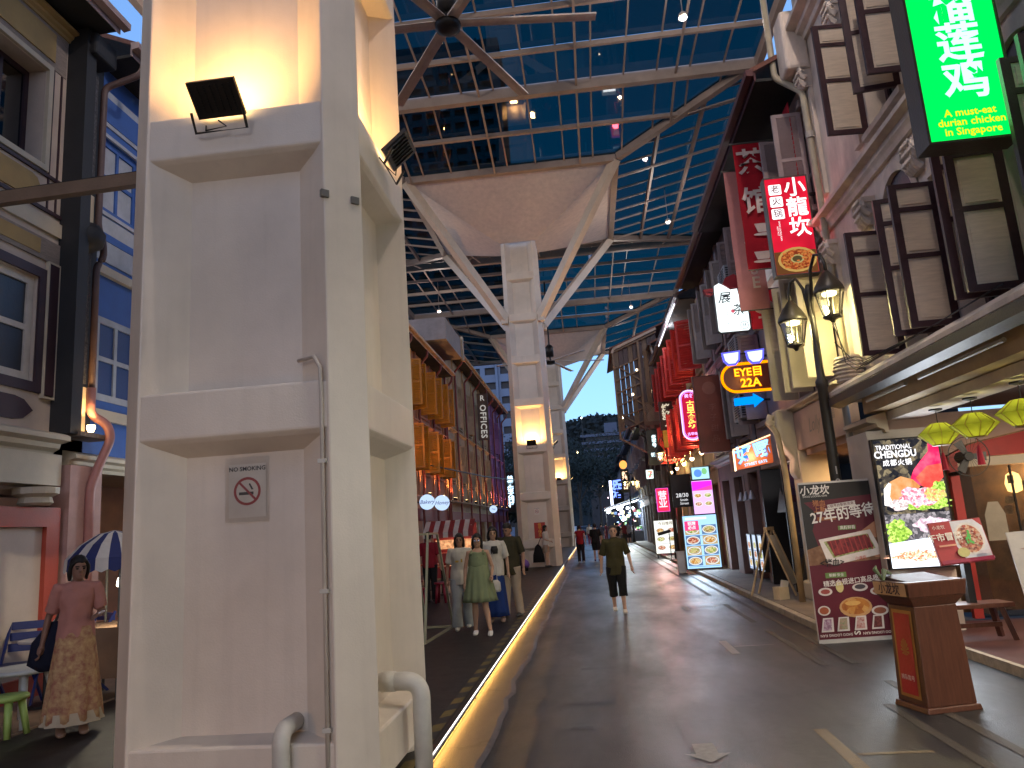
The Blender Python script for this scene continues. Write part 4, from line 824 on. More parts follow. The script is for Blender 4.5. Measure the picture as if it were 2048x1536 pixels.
B().box(0, 1.9, 0, u(9.7), 5, 9.2).build('core', M_DARK, L1); B().box(0, 0.4, 2.9, u(9.7), 1.95, 2.98).build('walk_ceiling', M_MAUVE, L1)
# red framed white panel on the walk
PR = thing('framed_panel', 'big white wall panel in a red frame behind the blue chairs', 'wall panel', (-6.93, 6.9, 0.085), 90)
B().frame(0, 0, 2.3, 2.25, 0.24, -0.10, 0.0).build('frame', mat('brick_red_frame', (0.36, 0.055, 0.03), 0.5, var=0.12), PR)
B().box(0.24, -0.04, 0.0, 2.06, -0.01, 2.02).build('panel', mat('panel_white', (0.46, 0.39, 0.35), 0.6, var=0.08), PR)
cp_ = B().lathe([(0.16, 0), (0.20, 0.03), (0.18, 0.10), (0.26, 0.14), (0.26, 0.22)], 12, (1.9, -0.05, 2.27)); cp_.build('capital', M_CREAM, PR)
# black party pilaster with carving and pipes
BP = thing('party_pilaster', 'black carved pilaster with a drainpipe between the sand and blue shophouses', 'pilaster', (-7.0, 9.18, 0), 90)
M_CHAR = mat('charcoal_render', (0.02, 0.02, 0.022), 0.6); M_CARVE = mat('grey_carving', (0.085, 0.083, 0.09), 0.8, var=0.6, scale=26, bump=1.0, bscale=22)
B().box(-0.05, -0.30, 3.3, 0.16, 0, 9.3).build('shaft', M_CHAR, BP); B().box(0.16, -0.10, 3.3, 0.62, 0, 9.3).build('recess', M_CHAR, BP)
for z0, z1 in ((4.05, 6.0), (6.9, 8.8)): B().box(0.20, -0.16, z0, 0.42, -0.10, z1).build('carved_panel', M_CARVE, BP)
for z0, z1 in ((3.35, 4.0), (6.25, 6.85)): B().box(0.19, -0.16, z0, 0.43, -0.10, z1).build('white_block', M_CREAM, BP)
B().lathe([(0.05, 0), (0.2, 0.08), (0.24, 0.25), (0.14, 0.4)], 10, (0.3, -0.18, 5.95)).build('urn', M_CHAR, BP, smooth=True)
B().box(0.0, -0.40, 8.9, 0.5, 0, 9.25).build('corbel', M_CHAR, BP, bevel=0.04)
downpipe(BP, [(0.72, -0.70, 9.25), (0.70, -0.66, 8.95), (0.50, -0.20, 8.65), (0.48, -0.20, 6.4), (0.58, -0.22, 6.2), (0.58, -0.24, 5.95), (0.48, -0.20, 5.8), (0.48, -0.20, 3.75)], 0.05, mat('brown_pipe', (0.10, 0.06, 0.055), 0.5))
downpipe(BP, [(0.48, -0.20, 4.0), (0.48, -0.20, 3.62), (0.62, -0.36, 3.50), (0.66, -0.40, 3.3), (0.55, -0.30, 2.9), (0.45, -0.26, 2.6), (0.45, -0.26, 0.1)], 0.062, mat('pink_pipe', (0.36, 0.16, 0.14), 0.45))
B().box(0.1, -0.22, 0.085, 0.75, 0.3, 2.9).build('column', mat('pink_column', (0.42, 0.25, 0.22), 0.7), BP)
B().box(0.1, -0.34, 3.28, 0.75, 0.0, 3.34).build('ledge', M_TIM, BP)
B().lathe([(0.035, 0), (0.055, 0.05), (0.055, 0.09)], 10, (0.36, -0.30, 3.36)).build('uplight', emi('uplight_amber', (1.0, 0.62, 0.25), 10), BP)
lamp(BP, 'SPOT', (0.36, -0.30, 3.47), 14, (1.0, 0.58, 0.22), 0.05, (R(178), 0, 0), 100)
# blue house
M_BLUE = mat('royal_blue_paint', (0.045, 0.12, 0.38), 0.6, var=0.12, scale=3); M_PALEB = mat('pale_blue_white', (0.40, 0.42, 0.46), 0.6)
L2 = thing('shophouse', 'royal blue shophouse with pale shuttered windows, mostly hidden by the near pillar', 'shophouse', (-7.0, 9.8, 0), 90)
hs2 = [(0.12 + k * 1.35, 6.85, 1.12 + k * 1.35, 8.05) for k in range(8)]; hs3 = [(0.16 + k * 1.35, 3.92, 1.16 + k * 1.35, 5.18) for k in range(8)]
holed(B(), 0, 2.95, 12.0, 9.2, hs2 + hs3, 0, 0.25).build('wall', M_BLUE, L2)
for a, z0, b, z1 in hs2:
    B().frame(a - .07, z0 - .07, b + .07, z1 + .07, .06, -0.03, 0).build('window_surround', M_PALEB, L2)
    window(L2, a, z0, b, z1, M_BLUE, 0.04, 2, 2, M_PALEB, 0.09)
for a, z0, b, z1 in hs3: window(L2, a, z0, b, z1, M_PALEB, -0.01, 2, 2, mat('blue_mesh_pane', (0.03, 0.065, 0.19), 0.5, var=0.2, scale=60), 0.10)
B().box(0, -0.02, 6.05, 12, 0, 6.75).build('band', M_PALEB, L2); B().box(0, -0.03, 6.38, 12, -0.0, 6.5).build('band', M_BLUE, L2); B().box(0, -0.08, 5.82, 12, 0, 5.95).build('band', M_CREAM, L2)
B().box(0, -0.02, 8.25, 12, 0, 8.85).build('band', M_PALEB, L2); B().box(0.1, -0.03, 8.32, 12, 0, 8.72).build('panel_band', M_BLUE, L2); B().box(0, -0.06, 3.62, 12, 0, 3.78).build('band', M_CREAM, L2)
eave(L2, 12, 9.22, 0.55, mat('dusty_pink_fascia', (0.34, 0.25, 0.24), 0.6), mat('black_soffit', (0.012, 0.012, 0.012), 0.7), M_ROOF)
B().box(0, 0, 0, 0.25, 0.4, 2.95).build('column', M_CREAM, L2); B().box(0.3, 1.6, 0, 12, 1.8, 2.95).build('shop_wall', mat('shop_warm', (0.32, 0.16, 0.10), 0.6), L2); cornice(L2, 2.85, -0.4, 12, 0.2, M_CREAM, 0.8)
B().box(-.5, 1.82, 0, 12, 5, 9.1).build('core', M_DARK, L2); B().box(-.6, 0.1, 2.9, 12, 1.85, 2.97).build('walk_ceiling', M_CREAM, L2)
# terraces beyond the near pillar
random.seed(31)
M_ORSH = mat('orange_shutter', (0.60, 0.25, 0.025), 0.5, var=0.12); M_ORW = mat('peach_plaster', (0.52, 0.25, 0.15), 0.75, var=0.15, scale=2); M_MARP = mat('maroon_pipe', (0.20, 0.05, 0.04), 0.45)
M_REDG = mat('shop_red_ground', (0.22, 0.025, 0.03), 0.6); M_PNK = mat('cream_shop_panel', (0.50, 0.36, 0.30), 0.6)
L3 = shophouse(-1, 22.0, 36.6, 9.4, [(4.25, 6.0), (6.75, 8.6)], 5, M_ORW, M_ORSH, M_ORSH, 'louvre', 'peach shophouse with open orange shutters beyond the near pillar', 86, 0.6, M_PNK, fas=mat('peach_fascia', (0.50, 0.33, 0.20), 0.6), win_w=1.5, pm=M_MARP)
M_OLV = mat('ochre_olive_plaster', (0.42, 0.30, 0.17), 0.75, var=0.25, scale=1.6)
L4 = shophouse(-1, 36.8, 53.0, 11.1, [(4.3, 6.4), (7.4, 9.8)], 5, M_OLV, M_OLV, M_OLV, 'half', 'ochre three-storey terrace with maroon drainpipes and amber uplights', 20, 0.6, M_PNK, fas=mat('ochre_fascia', (0.44, 0.30, 0.16), 0.6), win_w=1.3, pm=M_MARP)
M_PUR = mat('violet_plaster', (0.20, 0.08, 0.22), 0.7, var=0.2)
L5 = shophouse(-1, 53.1, 62.0, 11.15, [(4.3, 6.4), (7.4, 9.8)], 3, M_PUR, M_PUR, M_PUR, 'half', 'violet shophouse at the far end of the left terrace', 20, 0.6, M_PNK, fas=mat('ochre_fascia', (0.44, 0.30, 0.16), 0.6), win_w=1.3, pm=M_MARP)
for r, n, W in ((L3, 5, 14.6), (L4, 5, 16.2), (L5, 3, 8.9)):
    B().box(0, -0.03, 2.25, W, 0.02, 2.75).build('red_band', M_REDG, r)
    for i in range(n + 1):
        x = min(max(i * W / n, .12), W - .12) + 0.12
        up_ = B().lathe([(0.04, 0), (0.07, 0.05), (0.07, 0.12)], 10, (x, -0.42, 3.25)).build('uplight', M_BLACK, r); B().disc(0, 0, 0.06, 0.06, 0, 10).build('lens', emi('uplight_amber', (1.0, 0.62, 0.25), 10), up_, (x, -0.42, 3.375), (R(90), 0, 0))
        lamp(r, 'SPOT', (x, -0.42, 3.40), 60, (1.0, 0.42, 0.12) if r is not L5 else (1.0, 0.4, 0.35), 0.05, (R(174), 0, 0), 75)
lr = B().box(-6.9, 36.7, 9.6, -4.4, 40.5, 11.0) if False else None
BX = thing('bridge_box', 'grey cladded box girder under the canopy beside the left terrace', 'duct', (-7.6, 31.5, 10.05))
B().box(-2.0, 0, 0, 1.9, 4.2, 1.0).build('casing', mat('grey_cladding', (0.30, 0.26, 0.25), 0.6), BX); B().box(1.9, 4.0, -0.1, 2.0, 4.3, 1.1).build('end_trim', M_CREAM, BX)
# ================================================================ far city
TW = thing('tower_block', 'tall pale blue-grey housing tower behind the left terrace', 'tower block', (-45, 150, 0))
M_TWR = mat('tower_concrete', (0.12, 0.16, 0.24), 0.7, var=0.1, scale=0.3); M_TWD = mat('tower_dark_opening', (0.012, 0.014, 0.02), 0.6)
hs = []
for fl in range(34):
    for c in range(9): hs.append((3.2 + c * 3.2, 2.0 + fl * 3.1, 5.4 + c * 3.2, 3.5 + fl * 3.1))
holed(B(), 0, 0, 33, 110, hs, 0, 0.6).build('facade', M_TWR, TW)
B().box(0, 0.6, 0, 33, 14, 110).build('core', M_TWD, TW); B().face([(33, 0, 0), (33, 14, 0), (33, 14, 110), (33, 0, 110)]).build('wall', M_TWR, TW)
for c in (2, 5, 8): B().box(2.2 + c * 3.2, -0.7, 0, 2.7 + c * 3.2, 0, 110).build('fin', M_TWR, TW)
BK = thing('slab_block', 'dim slab block of balconies at the foot of the dark hill', 'apartment block', (-2, 300, 0))
b = B()
for fl in range(5): b.box(1.5 * fl * .0 + (4 - fl) * .4, 0, 24 + fl * 2.9, 20, 10, 25.0 + fl * 2.9)
b.build('balcony_band', mat('slab_pale', (0.07, 0.09, 0.14), 0.7), BK); B().box(2.2, 1, 0, 19.8, 9, 37).build('core', M_TWD, BK); B().box(10, 2, 37, 15, 8, 41).build('lift_tower', mat('slab_pale', (0.07, 0.09, 0.14), 0.7), BK)
hb = B(); random.seed(4); NX, NY = 60, 14; vs = []
for j in range(NY + 1):
    for i in range(NX + 1):
        x = -260 + 560 * i / NX; t = j / NY; h = 62 * math.exp(-((x - 12) / 75) ** 2) + 30 * math.exp(-((x + 120) / 90) ** 2) + 22 * math.exp(-((x - 160) / 110) ** 2)
        vs.append((x, 380 + 150 * t, max(0, h * math.sin(t * math.pi * .5) * (1 + .05 * random.uniform(-1, 1)))))
hb.add(vs, [(j * (NX + 1) + i, j * (NX + 1) + i + 1, (j + 1) * (NX + 1) + i + 1, (j + 1) * (NX + 1) + i) for j in range(NY) for i in range(NX)])
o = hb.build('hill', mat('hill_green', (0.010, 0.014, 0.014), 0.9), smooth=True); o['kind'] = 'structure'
wd = B()
for k in range(5200):   # far wooded hillside, leaf-clump faces
    x = random.uniform(-90, 110); t = random.random() ** 0.6; h = 62 * math.exp(-((x - 12) / 75) ** 2) + 30 * math.exp(-((x + 120) / 90) ** 2) + 22 * math.exp(-((x - 160) / 110) ** 2)
    y = 380 + 150 * t; z = h * math.sin(t * math.pi * .5); s = random.uniform(1.0, 2.6)
    for q in range(3):
        c = Vector((x + random.uniform(-s, s), y + random.uniform(-s, s), z + random.uniform(0, 2.6 * s))); a = Vector((random.uniform(-1, 1), random.uniform(-1, 1), random.uniform(-1, 1))).normalized() * s; b2 = a.orthogonal().normalized() * s * .8
        wd.face([c - a, c - b2, c + a, c + b2])
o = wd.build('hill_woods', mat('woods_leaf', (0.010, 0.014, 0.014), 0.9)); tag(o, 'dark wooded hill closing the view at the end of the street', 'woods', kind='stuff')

random.seed(8)
shophouse(1, -22.0, -3.0, 9.0, [(3.9, 5.4), (6.3, 7.9)], 5, M_MAUVE, M_CREAM, M_CREAM, 'half', 'mauve shophouse behind the camera on the road side', 60, 0.5, None, pipes=False)
shophouse(-1, -22.0, 2.9, 9.2, [(3.9, 5.4), (6.8, 8.3)], 6, M_L1, M_L1D, M_L1D, 'half', 'sand-coloured shophouse behind the camera on the deck side', 60, 0.5, M_PNK, pipes=False)
# ================================================================ signs, lightboxes, lamps
IK = {}
def ink(c, lit=0.0, var=0.0):
    k = 'ink_%02x%02x%02x_%d_%d' % (int(c[0] * 255), int(c[1] * 255), int(c[2] * 255), int(lit * 100), int(var * 100))
    return emi(k, c, lit, var, 30) if lit else mat(k, c, 0.45, var=max(0.08, var), scale=25, bump=0)
def prints(parent, shapes, y=-0.004, name='print'):
    """flat printed shapes stacked in thin layers: ('r', x0, z0, x1, z1, ink) ('d', cx, cz, rx, rz, ink) ('p', [(x, z)...], ink)"""
    b = B(); ms = []
    for i, s in enumerate(shapes):
        m = s[-1]
        if m not in ms: ms.append(m)
        b.mi(ms.index(m)); yy = y - 0.0004 * i
        if s[0] == 'r': b.face([(s[1], yy, s[2]), (s[3], yy, s[2]), (s[3], yy, s[4]), (s[1], yy, s[4])])
        elif s[0] == 'd': b.disc(s[1], s[2], s[3], s[4], yy, 18)
        else: b.face([(x, yy, z) for x, z in s[1]])
    return b.build(name, ms, parent)
DISH = [[(0.20, 0.05, 0.02), (0.62, 0.25, 0.05), (0.8, 0.55, 0.2), (0.9, 0.8, 0.55)], [(0.06, 0.12, 0.02), (0.3, 0.45, 0.08), (0.7, 0.6, 0.25), (0.9, 0.85, 0.6)],
        [(0.15, 0.03, 0.02), (0.5, 0.1, 0.06), (0.75, 0.35, 0.2), (0.85, 0.7, 0.6)], [(0.12, 0.06, 0.03), (0.45, 0.25, 0.1), (0.75, 0.65, 0.3), (0.35, 0.5, 0.12)]]
def food(cx, cz, r, lit, seed, asp=0.62, tile=None):
    """a printed dish photograph: tile, plate and a blotchy heap of food"""
    rd = random.Random(seed); k = seed % 4; o = []
    if tile: o.append(('r', cx - r, cz - r * asp * 1.02, cx + r, cz + r * asp * 1.02, tile))
    c = photo('dish_%d_%d' % (k, int(lit * 100)), DISH[k], lit * .8, 26)
    o += [('d', cx, cz, r * .92, r * .9 * asp, ink((0.75, 0.76, 0.74), lit)), ('d', cx, cz, r * .80, r * .74 * asp, ink((0.5, 0.42, 0.34), lit * .8))]
    pts = [(cx + r * .72 * rd.uniform(.82, 1.06) * math.cos(a), cz + r * .68 * asp * rd.uniform(.8, 1.08) * math.sin(a)) for a in [6.283 * i / 14 for i in range(14)]]
    return o + [('p', pts, c)]
def box_sign(name, label, cat, x0, x1, z0, z1, y, d, face, case, rz=0, tilt=0):
    """box with its lit face towards -y; local origin at the face centre"""
    w_, h = (x1 - x0) / 2, (z1 - z0) / 2
    s = thing(name, label, cat, ((x0 + x1) / 2, y, (z0 + z1) / 2), rz)
    t = 0.02
    c = B().box(-w_, 0.012, -h, w_, d, h); c.frame(-w_ - t, -h - t, w_ + t, h + t, t, -0.012, d + 0.001); c.build('case', case, s)
    B().box(-w_, 0.0, -h, w_, 0.01, h).build('face', face, s)
    return s
def arm(s, x0, z, x1, m=None):
    B().bar((x0, 0.06, z), (x1, 0.06, z), 0.04, 0.04).build('bracket', m or M_BLACK, s)
M_GREYCASE = mat('grey_case', (0.10, 0.10, 0.09), 0.4, 0.3); M_DKCASE = mat('brown_case', (0.05, 0.035, 0.025), 0.4, 0.3)
# green lightbox
s = box_sign('lightbox_sign', 'glowing green lightbox sign for durian chicken above the dark shutters', 'sign', 2.93, 3.60, 4.47, 6.25, 5.84, 0.22, emi('green_face', (0.0, 0.62, 0.07), 1.0), M_DKCASE)
words('榴\n莲\n鸡', 0.36, emi('green_white', (0.52, 0.72, 0.95), 0.95), s, 0.02, -0.06, -0.004, 0.022, line=0.94)
words('A must-eat\ndurian chicken\nin Singapore', 0.088, emi('sign_yellow', (0.62, 0.72, 0.0), 1.0), s, 0.0, -0.74, -0.004, 0.016, line=0.92)
arm(s, 0.33, 0.6, 0.5); arm(s, 0.33, -0.5, 0.5); lamp(s, 'AREA', (0, -0.03, 0), 5, (0.2, 1.0, 0.3), 0.6, (R(-90), 0, 0), size_y=1.6)
# red hotpot lightbox
s = box_sign('lightbox_sign', 'red lightbox sign with white characters and a hotpot photo above the street lamp', 'sign', 3.12, 3.75, 5.21, 6.78, 11.34, 0.16, emi('hotpot_red', (0.55, 0.01, 0.03), 0.75, 0.35, 2.0), M_GREYCASE)
wt = emi('sign_white', (0.95, 0.92, 0.95), 0.9)
words('小\n龍\n坎', 0.33, wt, s, 0.13, 0.27, -0.006, 0.018, line=1.0)
for k, ch in enumerate('老火锅'):
    z = 0.60 - k * 0.20; b = B().plate([(-0.25, z - .085), (-0.09, z - .085), (-0.075, z - .07), (-0.075, z + .07), (-0.09, z + .085), (-0.25, z + .085), (-0.265, z + .07), (-0.265, z - .07)], -0.006, -0.003); b.build('badge', wt, s); words(ch, 0.14, ink((0.25, 0.02, 0.02), .3), s, -0.17, z, -0.008, 0.01)
words('SHOO LOONG KAN\nHOT POT', 0.035, wt, s, -0.19, -0.08, -0.006, rot=-1.57)
prints(s, [('r', -.31, -.78, .31, -.42, ink((0.16, 0.06, 0.02), .5)), ('d', 0.02, -.56, .29, .2, ink((0.6, 0.36, 0.1), .5)), ('d', 0.02, -.56, .25, .165, photo('hotpot_soup', [(0.10, 0.02, 0.01), (0.4, 0.06, 0.02), (0.55, 0.25, 0.06)], .55, 45)), ('d', 0.02, -.55, .10, .07, ink((0.5, 0.4, 0.15), .5)), ('d', 0.02, -.55, .075, .05, ink((0.10, 0.07, 0.03), .5))] + [('d', 0.02 + .19 * math.cos(k * 1.3), -.56 + .12 * math.sin(k * 1.3 + k * .3), .025, .012, ink((0.7, 0.2, 0.05), .5)) for k in range(22)], -0.004)
arm(s, 0.3, 0.5, 0.75); arm(s, 0.3, -0.4, 0.75); lamp(s, 'AREA', (0, -0.03, 0.2), 1.2, (1.0, 0.1, 0.1), 0.5, (R(-90), 0, 0), size_y=1.0)
# cloth banners
def banner(label, x0, x1, z0, z1, y, m, sag=0.02):
    s = thing('banner', label, 'banner', ((x0 + x1) / 2, y, z0)); b = B(); n = 14; w_ = (x1 - x0) / 2; h = z1 - z0; vs = []
    for i in range(n + 1):
        for j in range(5): vs.append((-w_ + 2 * w_ * j / 4, 0.03 * math.sin(i * 1.1 + j * .9) * (1 - i / n), h * i / n))
    b.add(vs, [(i * 5 + j, i * 5 + j + 1, i * 5 + j + 6, i * 5 + j + 5) for i in range(n) for j in range(4)]); b.build('cloth', m, s, smooth=True)
    B().vtube([(-w_ - .05, 0, h + .01), (w_ + .5, 0, h + .01)], 0.018, 8).build('pole', M_GREYCASE, s); B().vtube([(-w_, 0, 0), (w_ + .4, 0, 0.0)], 0.012, 8).build('pole', M_GREYCASE, s); return s
M_BANR = cloth('banner_red', (0.40, 0.018, 0.03), 0.3); M_BANP = cloth('banner_pink', (0.48, 0.20, 0.19), 0.3); M_CHW = mat('banner_white', (0.62, 0.50, 0.46), 0.8, bump=0)
s = banner('red teahouse banner with two white characters and a cup, in front', 3.05, 3.60, 5.79, 8.15, 12.76, M_BANR)
words('茶', 0.52, M_CHW, s, 0.0, 1.95, -0.04, 0.02); words('馆', 0.52, M_CHW, s, 0.02, 1.22, -0.045, 0.02)
cup = lambda x, z, k: [('p', [(x - .17 * k, z + .10 * k), (x + .14 * k, z + .10 * k), (x + .10 * k, z - .06 * k), (x - .12 * k, z - .06 * k)], M_CHW), ('d', x, z - .10 * k, .20 * k, .03 * k, M_CHW), ('d', x + .17 * k, z + .03 * k, .05 * k, .05 * k, M_CHW)]
prints(s, cup(0.08, 0.72, 1.0) + cup(0.0, 0.22, .9), -0.045)
s = banner('faded pink banner with vertical white letters, behind the red one', 3.02, 3.55, 5.30, 8.04, 13.6, M_BANP); words('T\nE\nA\nH\nO\nU\nS\nE', 0.30, M_CHW, s, 0.06, 1.4, -0.05, 0.02, line=0.86)
s = banner('short red banner end with a white bowl below the pink one', 3.25, 3.75, 5.0, 5.75, 13.9, M_BANR); prints(s, [('d', 0, .42, .19, .14, M_CHW), ('d', 0.0, .45, .15, .08, ink((0.4, 0.02, 0.03))), ('r', -.12, .2, .12, .24, M_CHW)], -0.04)
s = thing('banner', 'narrow bright red cloth strip beside the grey drainpipe', 'banner', (3.75, 11.55, 6.0), -90); B().box(-0.28, -0.05, 0, 0.05, -0.04, 2.15).build('cloth', M_BANR, s); B().vtube([(-0.5, -0.06, 0.78), (0.1, -0.06, 0.78)], 0.015, 8).build('pole', M_GREYCASE, s)
# white teapot-shaped lightbox
s = thing('lightbox_sign', 'white teapot-shaped lightbox sign with tea characters', 'sign', (3.27, 15.55, 5.39)); 
out_ = [(-.31, .06), (-.27, .02), (.29, .02), (.33, .06), (.33, .80), (.17, .82), (.16, .93), (.02, .92), (-.10, 1.02), (-.20, 1.08), (-.30, 1.03), (-.31, .9)]
B().plate(out_, 0.0, 0.02).build('face', emi('tea_white', (0.80, 0.90, 0.92), 0.95), s); B().plate([(x * 1.03, z * 1.015 - .01) for x, z in out_], 0.022, 0.14).build('case', M_GREYCASE, s)
tk = emi('tea_black', (0.05, 0.05, 0.06), 0.25); words('展', 0.26, tk, s, -.13, .74, -.004, .008, shear=.2); words('茶', 0.26, tk, s, .13, .46, -.004, .008, shear=.2); words('T\nE\nA\nM\nO\nT\nE\nA', 0.055, tk, s, -.10, .36, -.004, line=.9)
words('3F', .09, tk, s, .22, .13, -.004, .01); prints(s, [('d', .02, .45, .04, .04, ink((0.6, 0.1, 0.15), .7))], -.003, 'seal')
rg = B()
for k in range(20): a, c = k * .314, (k + 1) * .314; rg.face([(.22 + .085 * math.cos(a), -.004, .13 + .085 * math.sin(a)), (.22 + .085 * math.cos(c), -.004, .13 + .085 * math.sin(c)), (.22 + .075 * math.cos(c), -.004, .13 + .075 * math.sin(c)), (.22 + .075 * math.cos(a), -.004, .13 + .075 * math.sin(a))])
rg.build('ring', tk, s)
M_POTR = mat('pot_red', (0.30, 0.02, 0.03), 0.5); B().plate([(.0, .95), (.16, .96), (.30, .98), (.30, 1.12), (.12, 1.25), (-.06, 1.18), (-.12, 1.06)], -.02, .12).build('lid', M_POTR, s); B().plate([(-.52, .92), (-.34, .90), (-.33, .98), (-.54, .97), (-.50, .86), (-.40, .82), (-.33, .86)], -.02, .12).build('spout', M_POTR, s)
arm(s, .3, .5, .65); lamp(s, 'AREA', (0, -0.03, .5), 5, (0.9, 0.97, 1.0), 0.5, (R(-90), 0, 0))
# optician group
s = thing('glasses_sign', 'blue-white glowing spectacles sign above the oval neon', 'sign', (3.28, 15.08, 4.75))
for cx in (-.235, .235):
    o1 = [(cx - .19, .12), (cx + .19, .14), (cx + .16, -.06), (cx + .08, -.15), (cx - .08, -.15), (cx - .16, -.06)]
    B().plate(o1, 0, .05).build('rim', emi('rim_blue', (0.10, 0.10, 0.75), 1.0), s); B().plate([(cx + (x - cx) * .78, z * .76) for x, z in o1], -.006, -.001).build('lens', emi('lens_blue', (0.60, 0.72, 1.0), 1.0), s)
B().bar((-.06, .02, .07), (.06, .02, .07), .03, .03).build('bridge', M_BLACK, s); B().bar((-.46, .02, .09), (-.40, .02, .10), .03, .05).build('hinge', M_BLACK, s); arm(s, .4, 0, .65)
s = thing('neon_sign', 'oval orange neon optician sign reading EYE and 22A', 'sign', (3.30, 15.18, 4.35))
pl = [(-.46 + .28 * (1 - math.cos(a)) - .0, .28 * math.sin(a)) for a in [math.pi * .5 - math.pi * k / 10 for k in range(11)]]
pl = [(-.19 - .28 * math.cos(a), .28 * math.sin(a)) for a in [math.pi / 2 - math.pi * k / 12 for k in range(13)]]
ring_ = [(.47, 0, .29)] + [(x, 0, z) for x, z in pl] + [(.47, 0, -.28)]
B().plate([(.47, .28)] + pl + [(.47, -.28)], .02, .08).build('panel', mat('sign_dark_red', (0.05, 0.015, 0.015), 0.5), s); B().vtube(ring_, .028, 8).build('border_tube', emi('neon_orange', (1.0, 0.26, 0.0), 1.1), s)
words('EYE目', .22, emi('neon_orange_dim', (0.9, 0.16, 0.0), .9), s, .06, .10, -.002, .05, depth=.004, name='letter_outline'); words('EYE目', .22, emi('neon_yellow', (1.0, 0.62, 0.02), 1.1), s, .06, .10, -.010, .008)
words('22A', .24, emi('neon_orange_dim', (0.9, 0.16, 0.0), .9), s, .08, -.12, -.002, .05, depth=.004, name='letter_outline'); words('22A', .24, emi('neon_yellow', (1.0, 0.62, 0.02), 1.1), s, .08, -.12, -.010, .008)
arm(s, .4, 0, .62); lamp(s, 'POINT', (0, -.2, 0), 3, (1.0, .4, .05), .1)
s = thing('arrow_sign', 'bright blue arrow sign pointing to the wall', 'sign', (3.46, 15.89, 3.98)); B().plate([(-.30, -.09), (.10, -.075), (.10, -.15), (.31, .0), (.10, .15), (.10, .085), (-.30, .07)], 0, .06).build('arrow', emi('arrow_blue', (0.0, 0.25, 0.95), 0.85), s, bevel=.01); arm(s, .2, 0, .46)
# neon box sign above the dark glass shop
s = thing('neon_box', 'copper box sign with pale blue neon characters and a glowing edge', 'sign', (3.145, 14.69, 2.74), 0)
B().plate([(-.355, -.25), (.36, -.15), (.36, .36), (-.355, .13)], 0.0, .5).build('case', mat('copper_panel', (0.35, 0.09, 0.03), 0.35, 0.2, var=.2), s)
B().plate([(-.375, -.27), (-.345, -.26), (-.345, .13), (-.375, .12)], -.02, -.002).build('edge_light', emi('edge_warm', (1.0, 0.72, 0.45), 2.0), s); B().plate([(-.37, .125), (.36, .36), (.36, .385), (-.37, .15)], -.02, -.002).build('edge_light', emi('edge_warm2', (1.0, 0.6, 0.3), 1.6), s)
words('好嘢', .34, emi('neon_ice', (0.35, 0.72, 1.0), 1.1), s, .02, .06, -.01, .02, rot=.22); words('好嘢', .34, emi('neon_blue_d', (0.05, 0.25, 0.7), .8), s, .02, .06, -.004, .045, name='letter_glow', rot=.22); words('STREET EATS', .075, emi('neon_ice', (0.35, 0.72, 1.0), 1.1), s, .03, -.14, -.008, .02, rot=.14)
lamp(s, 'POINT', (0, -.25, 0), 5, (1.0, .6, .4), .1)
# tall rust sign
s = box_sign('vertical_sign', 'tall unlit rust-red sign with faint characters', 'sign', 2.89, 3.60, 3.26, 5.19, 19.33, 0.2, mat('rust_sign', (0.20, 0.045, 0.025), 0.5, var=.15), mat('rust_case', (0.14, 0.03, 0.02), 0.5)); words('李\n子\n甜\n品', .20, mat('rust_letters', (0.26, 0.09, 0.06), 0.5), s, .04, -.25, -.003, line=1.35); arm(s, .3, .6, .7)
rr_ = B(); rr_.disc(0, .66, .17, .17, -.002, 20); rr_.build('seal', mat('rust_letters', (0.26, 0.09, 0.06), 0.5), s)
# purple neon food sign
s = thing('neon_sign', 'capsule red sign with yellow characters in a violet neon outline', 'sign', (3.22, 22.93, 4.70))
cp = [(.27 * math.cos(a), .50 + .25 * math.sin(a)) for a in [math.pi * k / 12 for k in range(13)]] + [(.27 * math.cos(a), -.50 + .25 * math.sin(a)) for a in [math.pi + math.pi * k / 12 for k in range(13)]]
B().plate(cp, 0, .08).build('panel', emi('capsule_red', (0.50, 0.01, 0.05), .7), s); B().vtube([(x, -.02, z) for x, z in cp + cp[:1]], .022, 8).build('outline_tube', emi('neon_violet', (0.62, 0.42, 1.0), 1.3), s); B().vtube([(x * .85, -.02, z * .94) for x, z in cp + cp[:1]], .010, 6).build('outline_tube', emi('neon_violet2', (0.55, 0.25, 0.9), 1.0), s)
words('古\n早\n食\n坊', .25, emi('neon_gold', (1.0, 0.68, 0.12), 1.1), s, .02, .0, -.02, .015, line=.82); words('美食', .13, emi('neon_violet', (0.62, 0.42, 1.0), 1.3), s, 0, .58, -.02, .01); words('古早味', .10, emi('neon_violet', (0.62, 0.42, 1.0), 1.3), s, 0, -.58, -.02, .01); arm(s, .25, 0, .7); lamp(s, 'POINT', (0, -.25, 0), 5, (.9, .3, .6), .1)
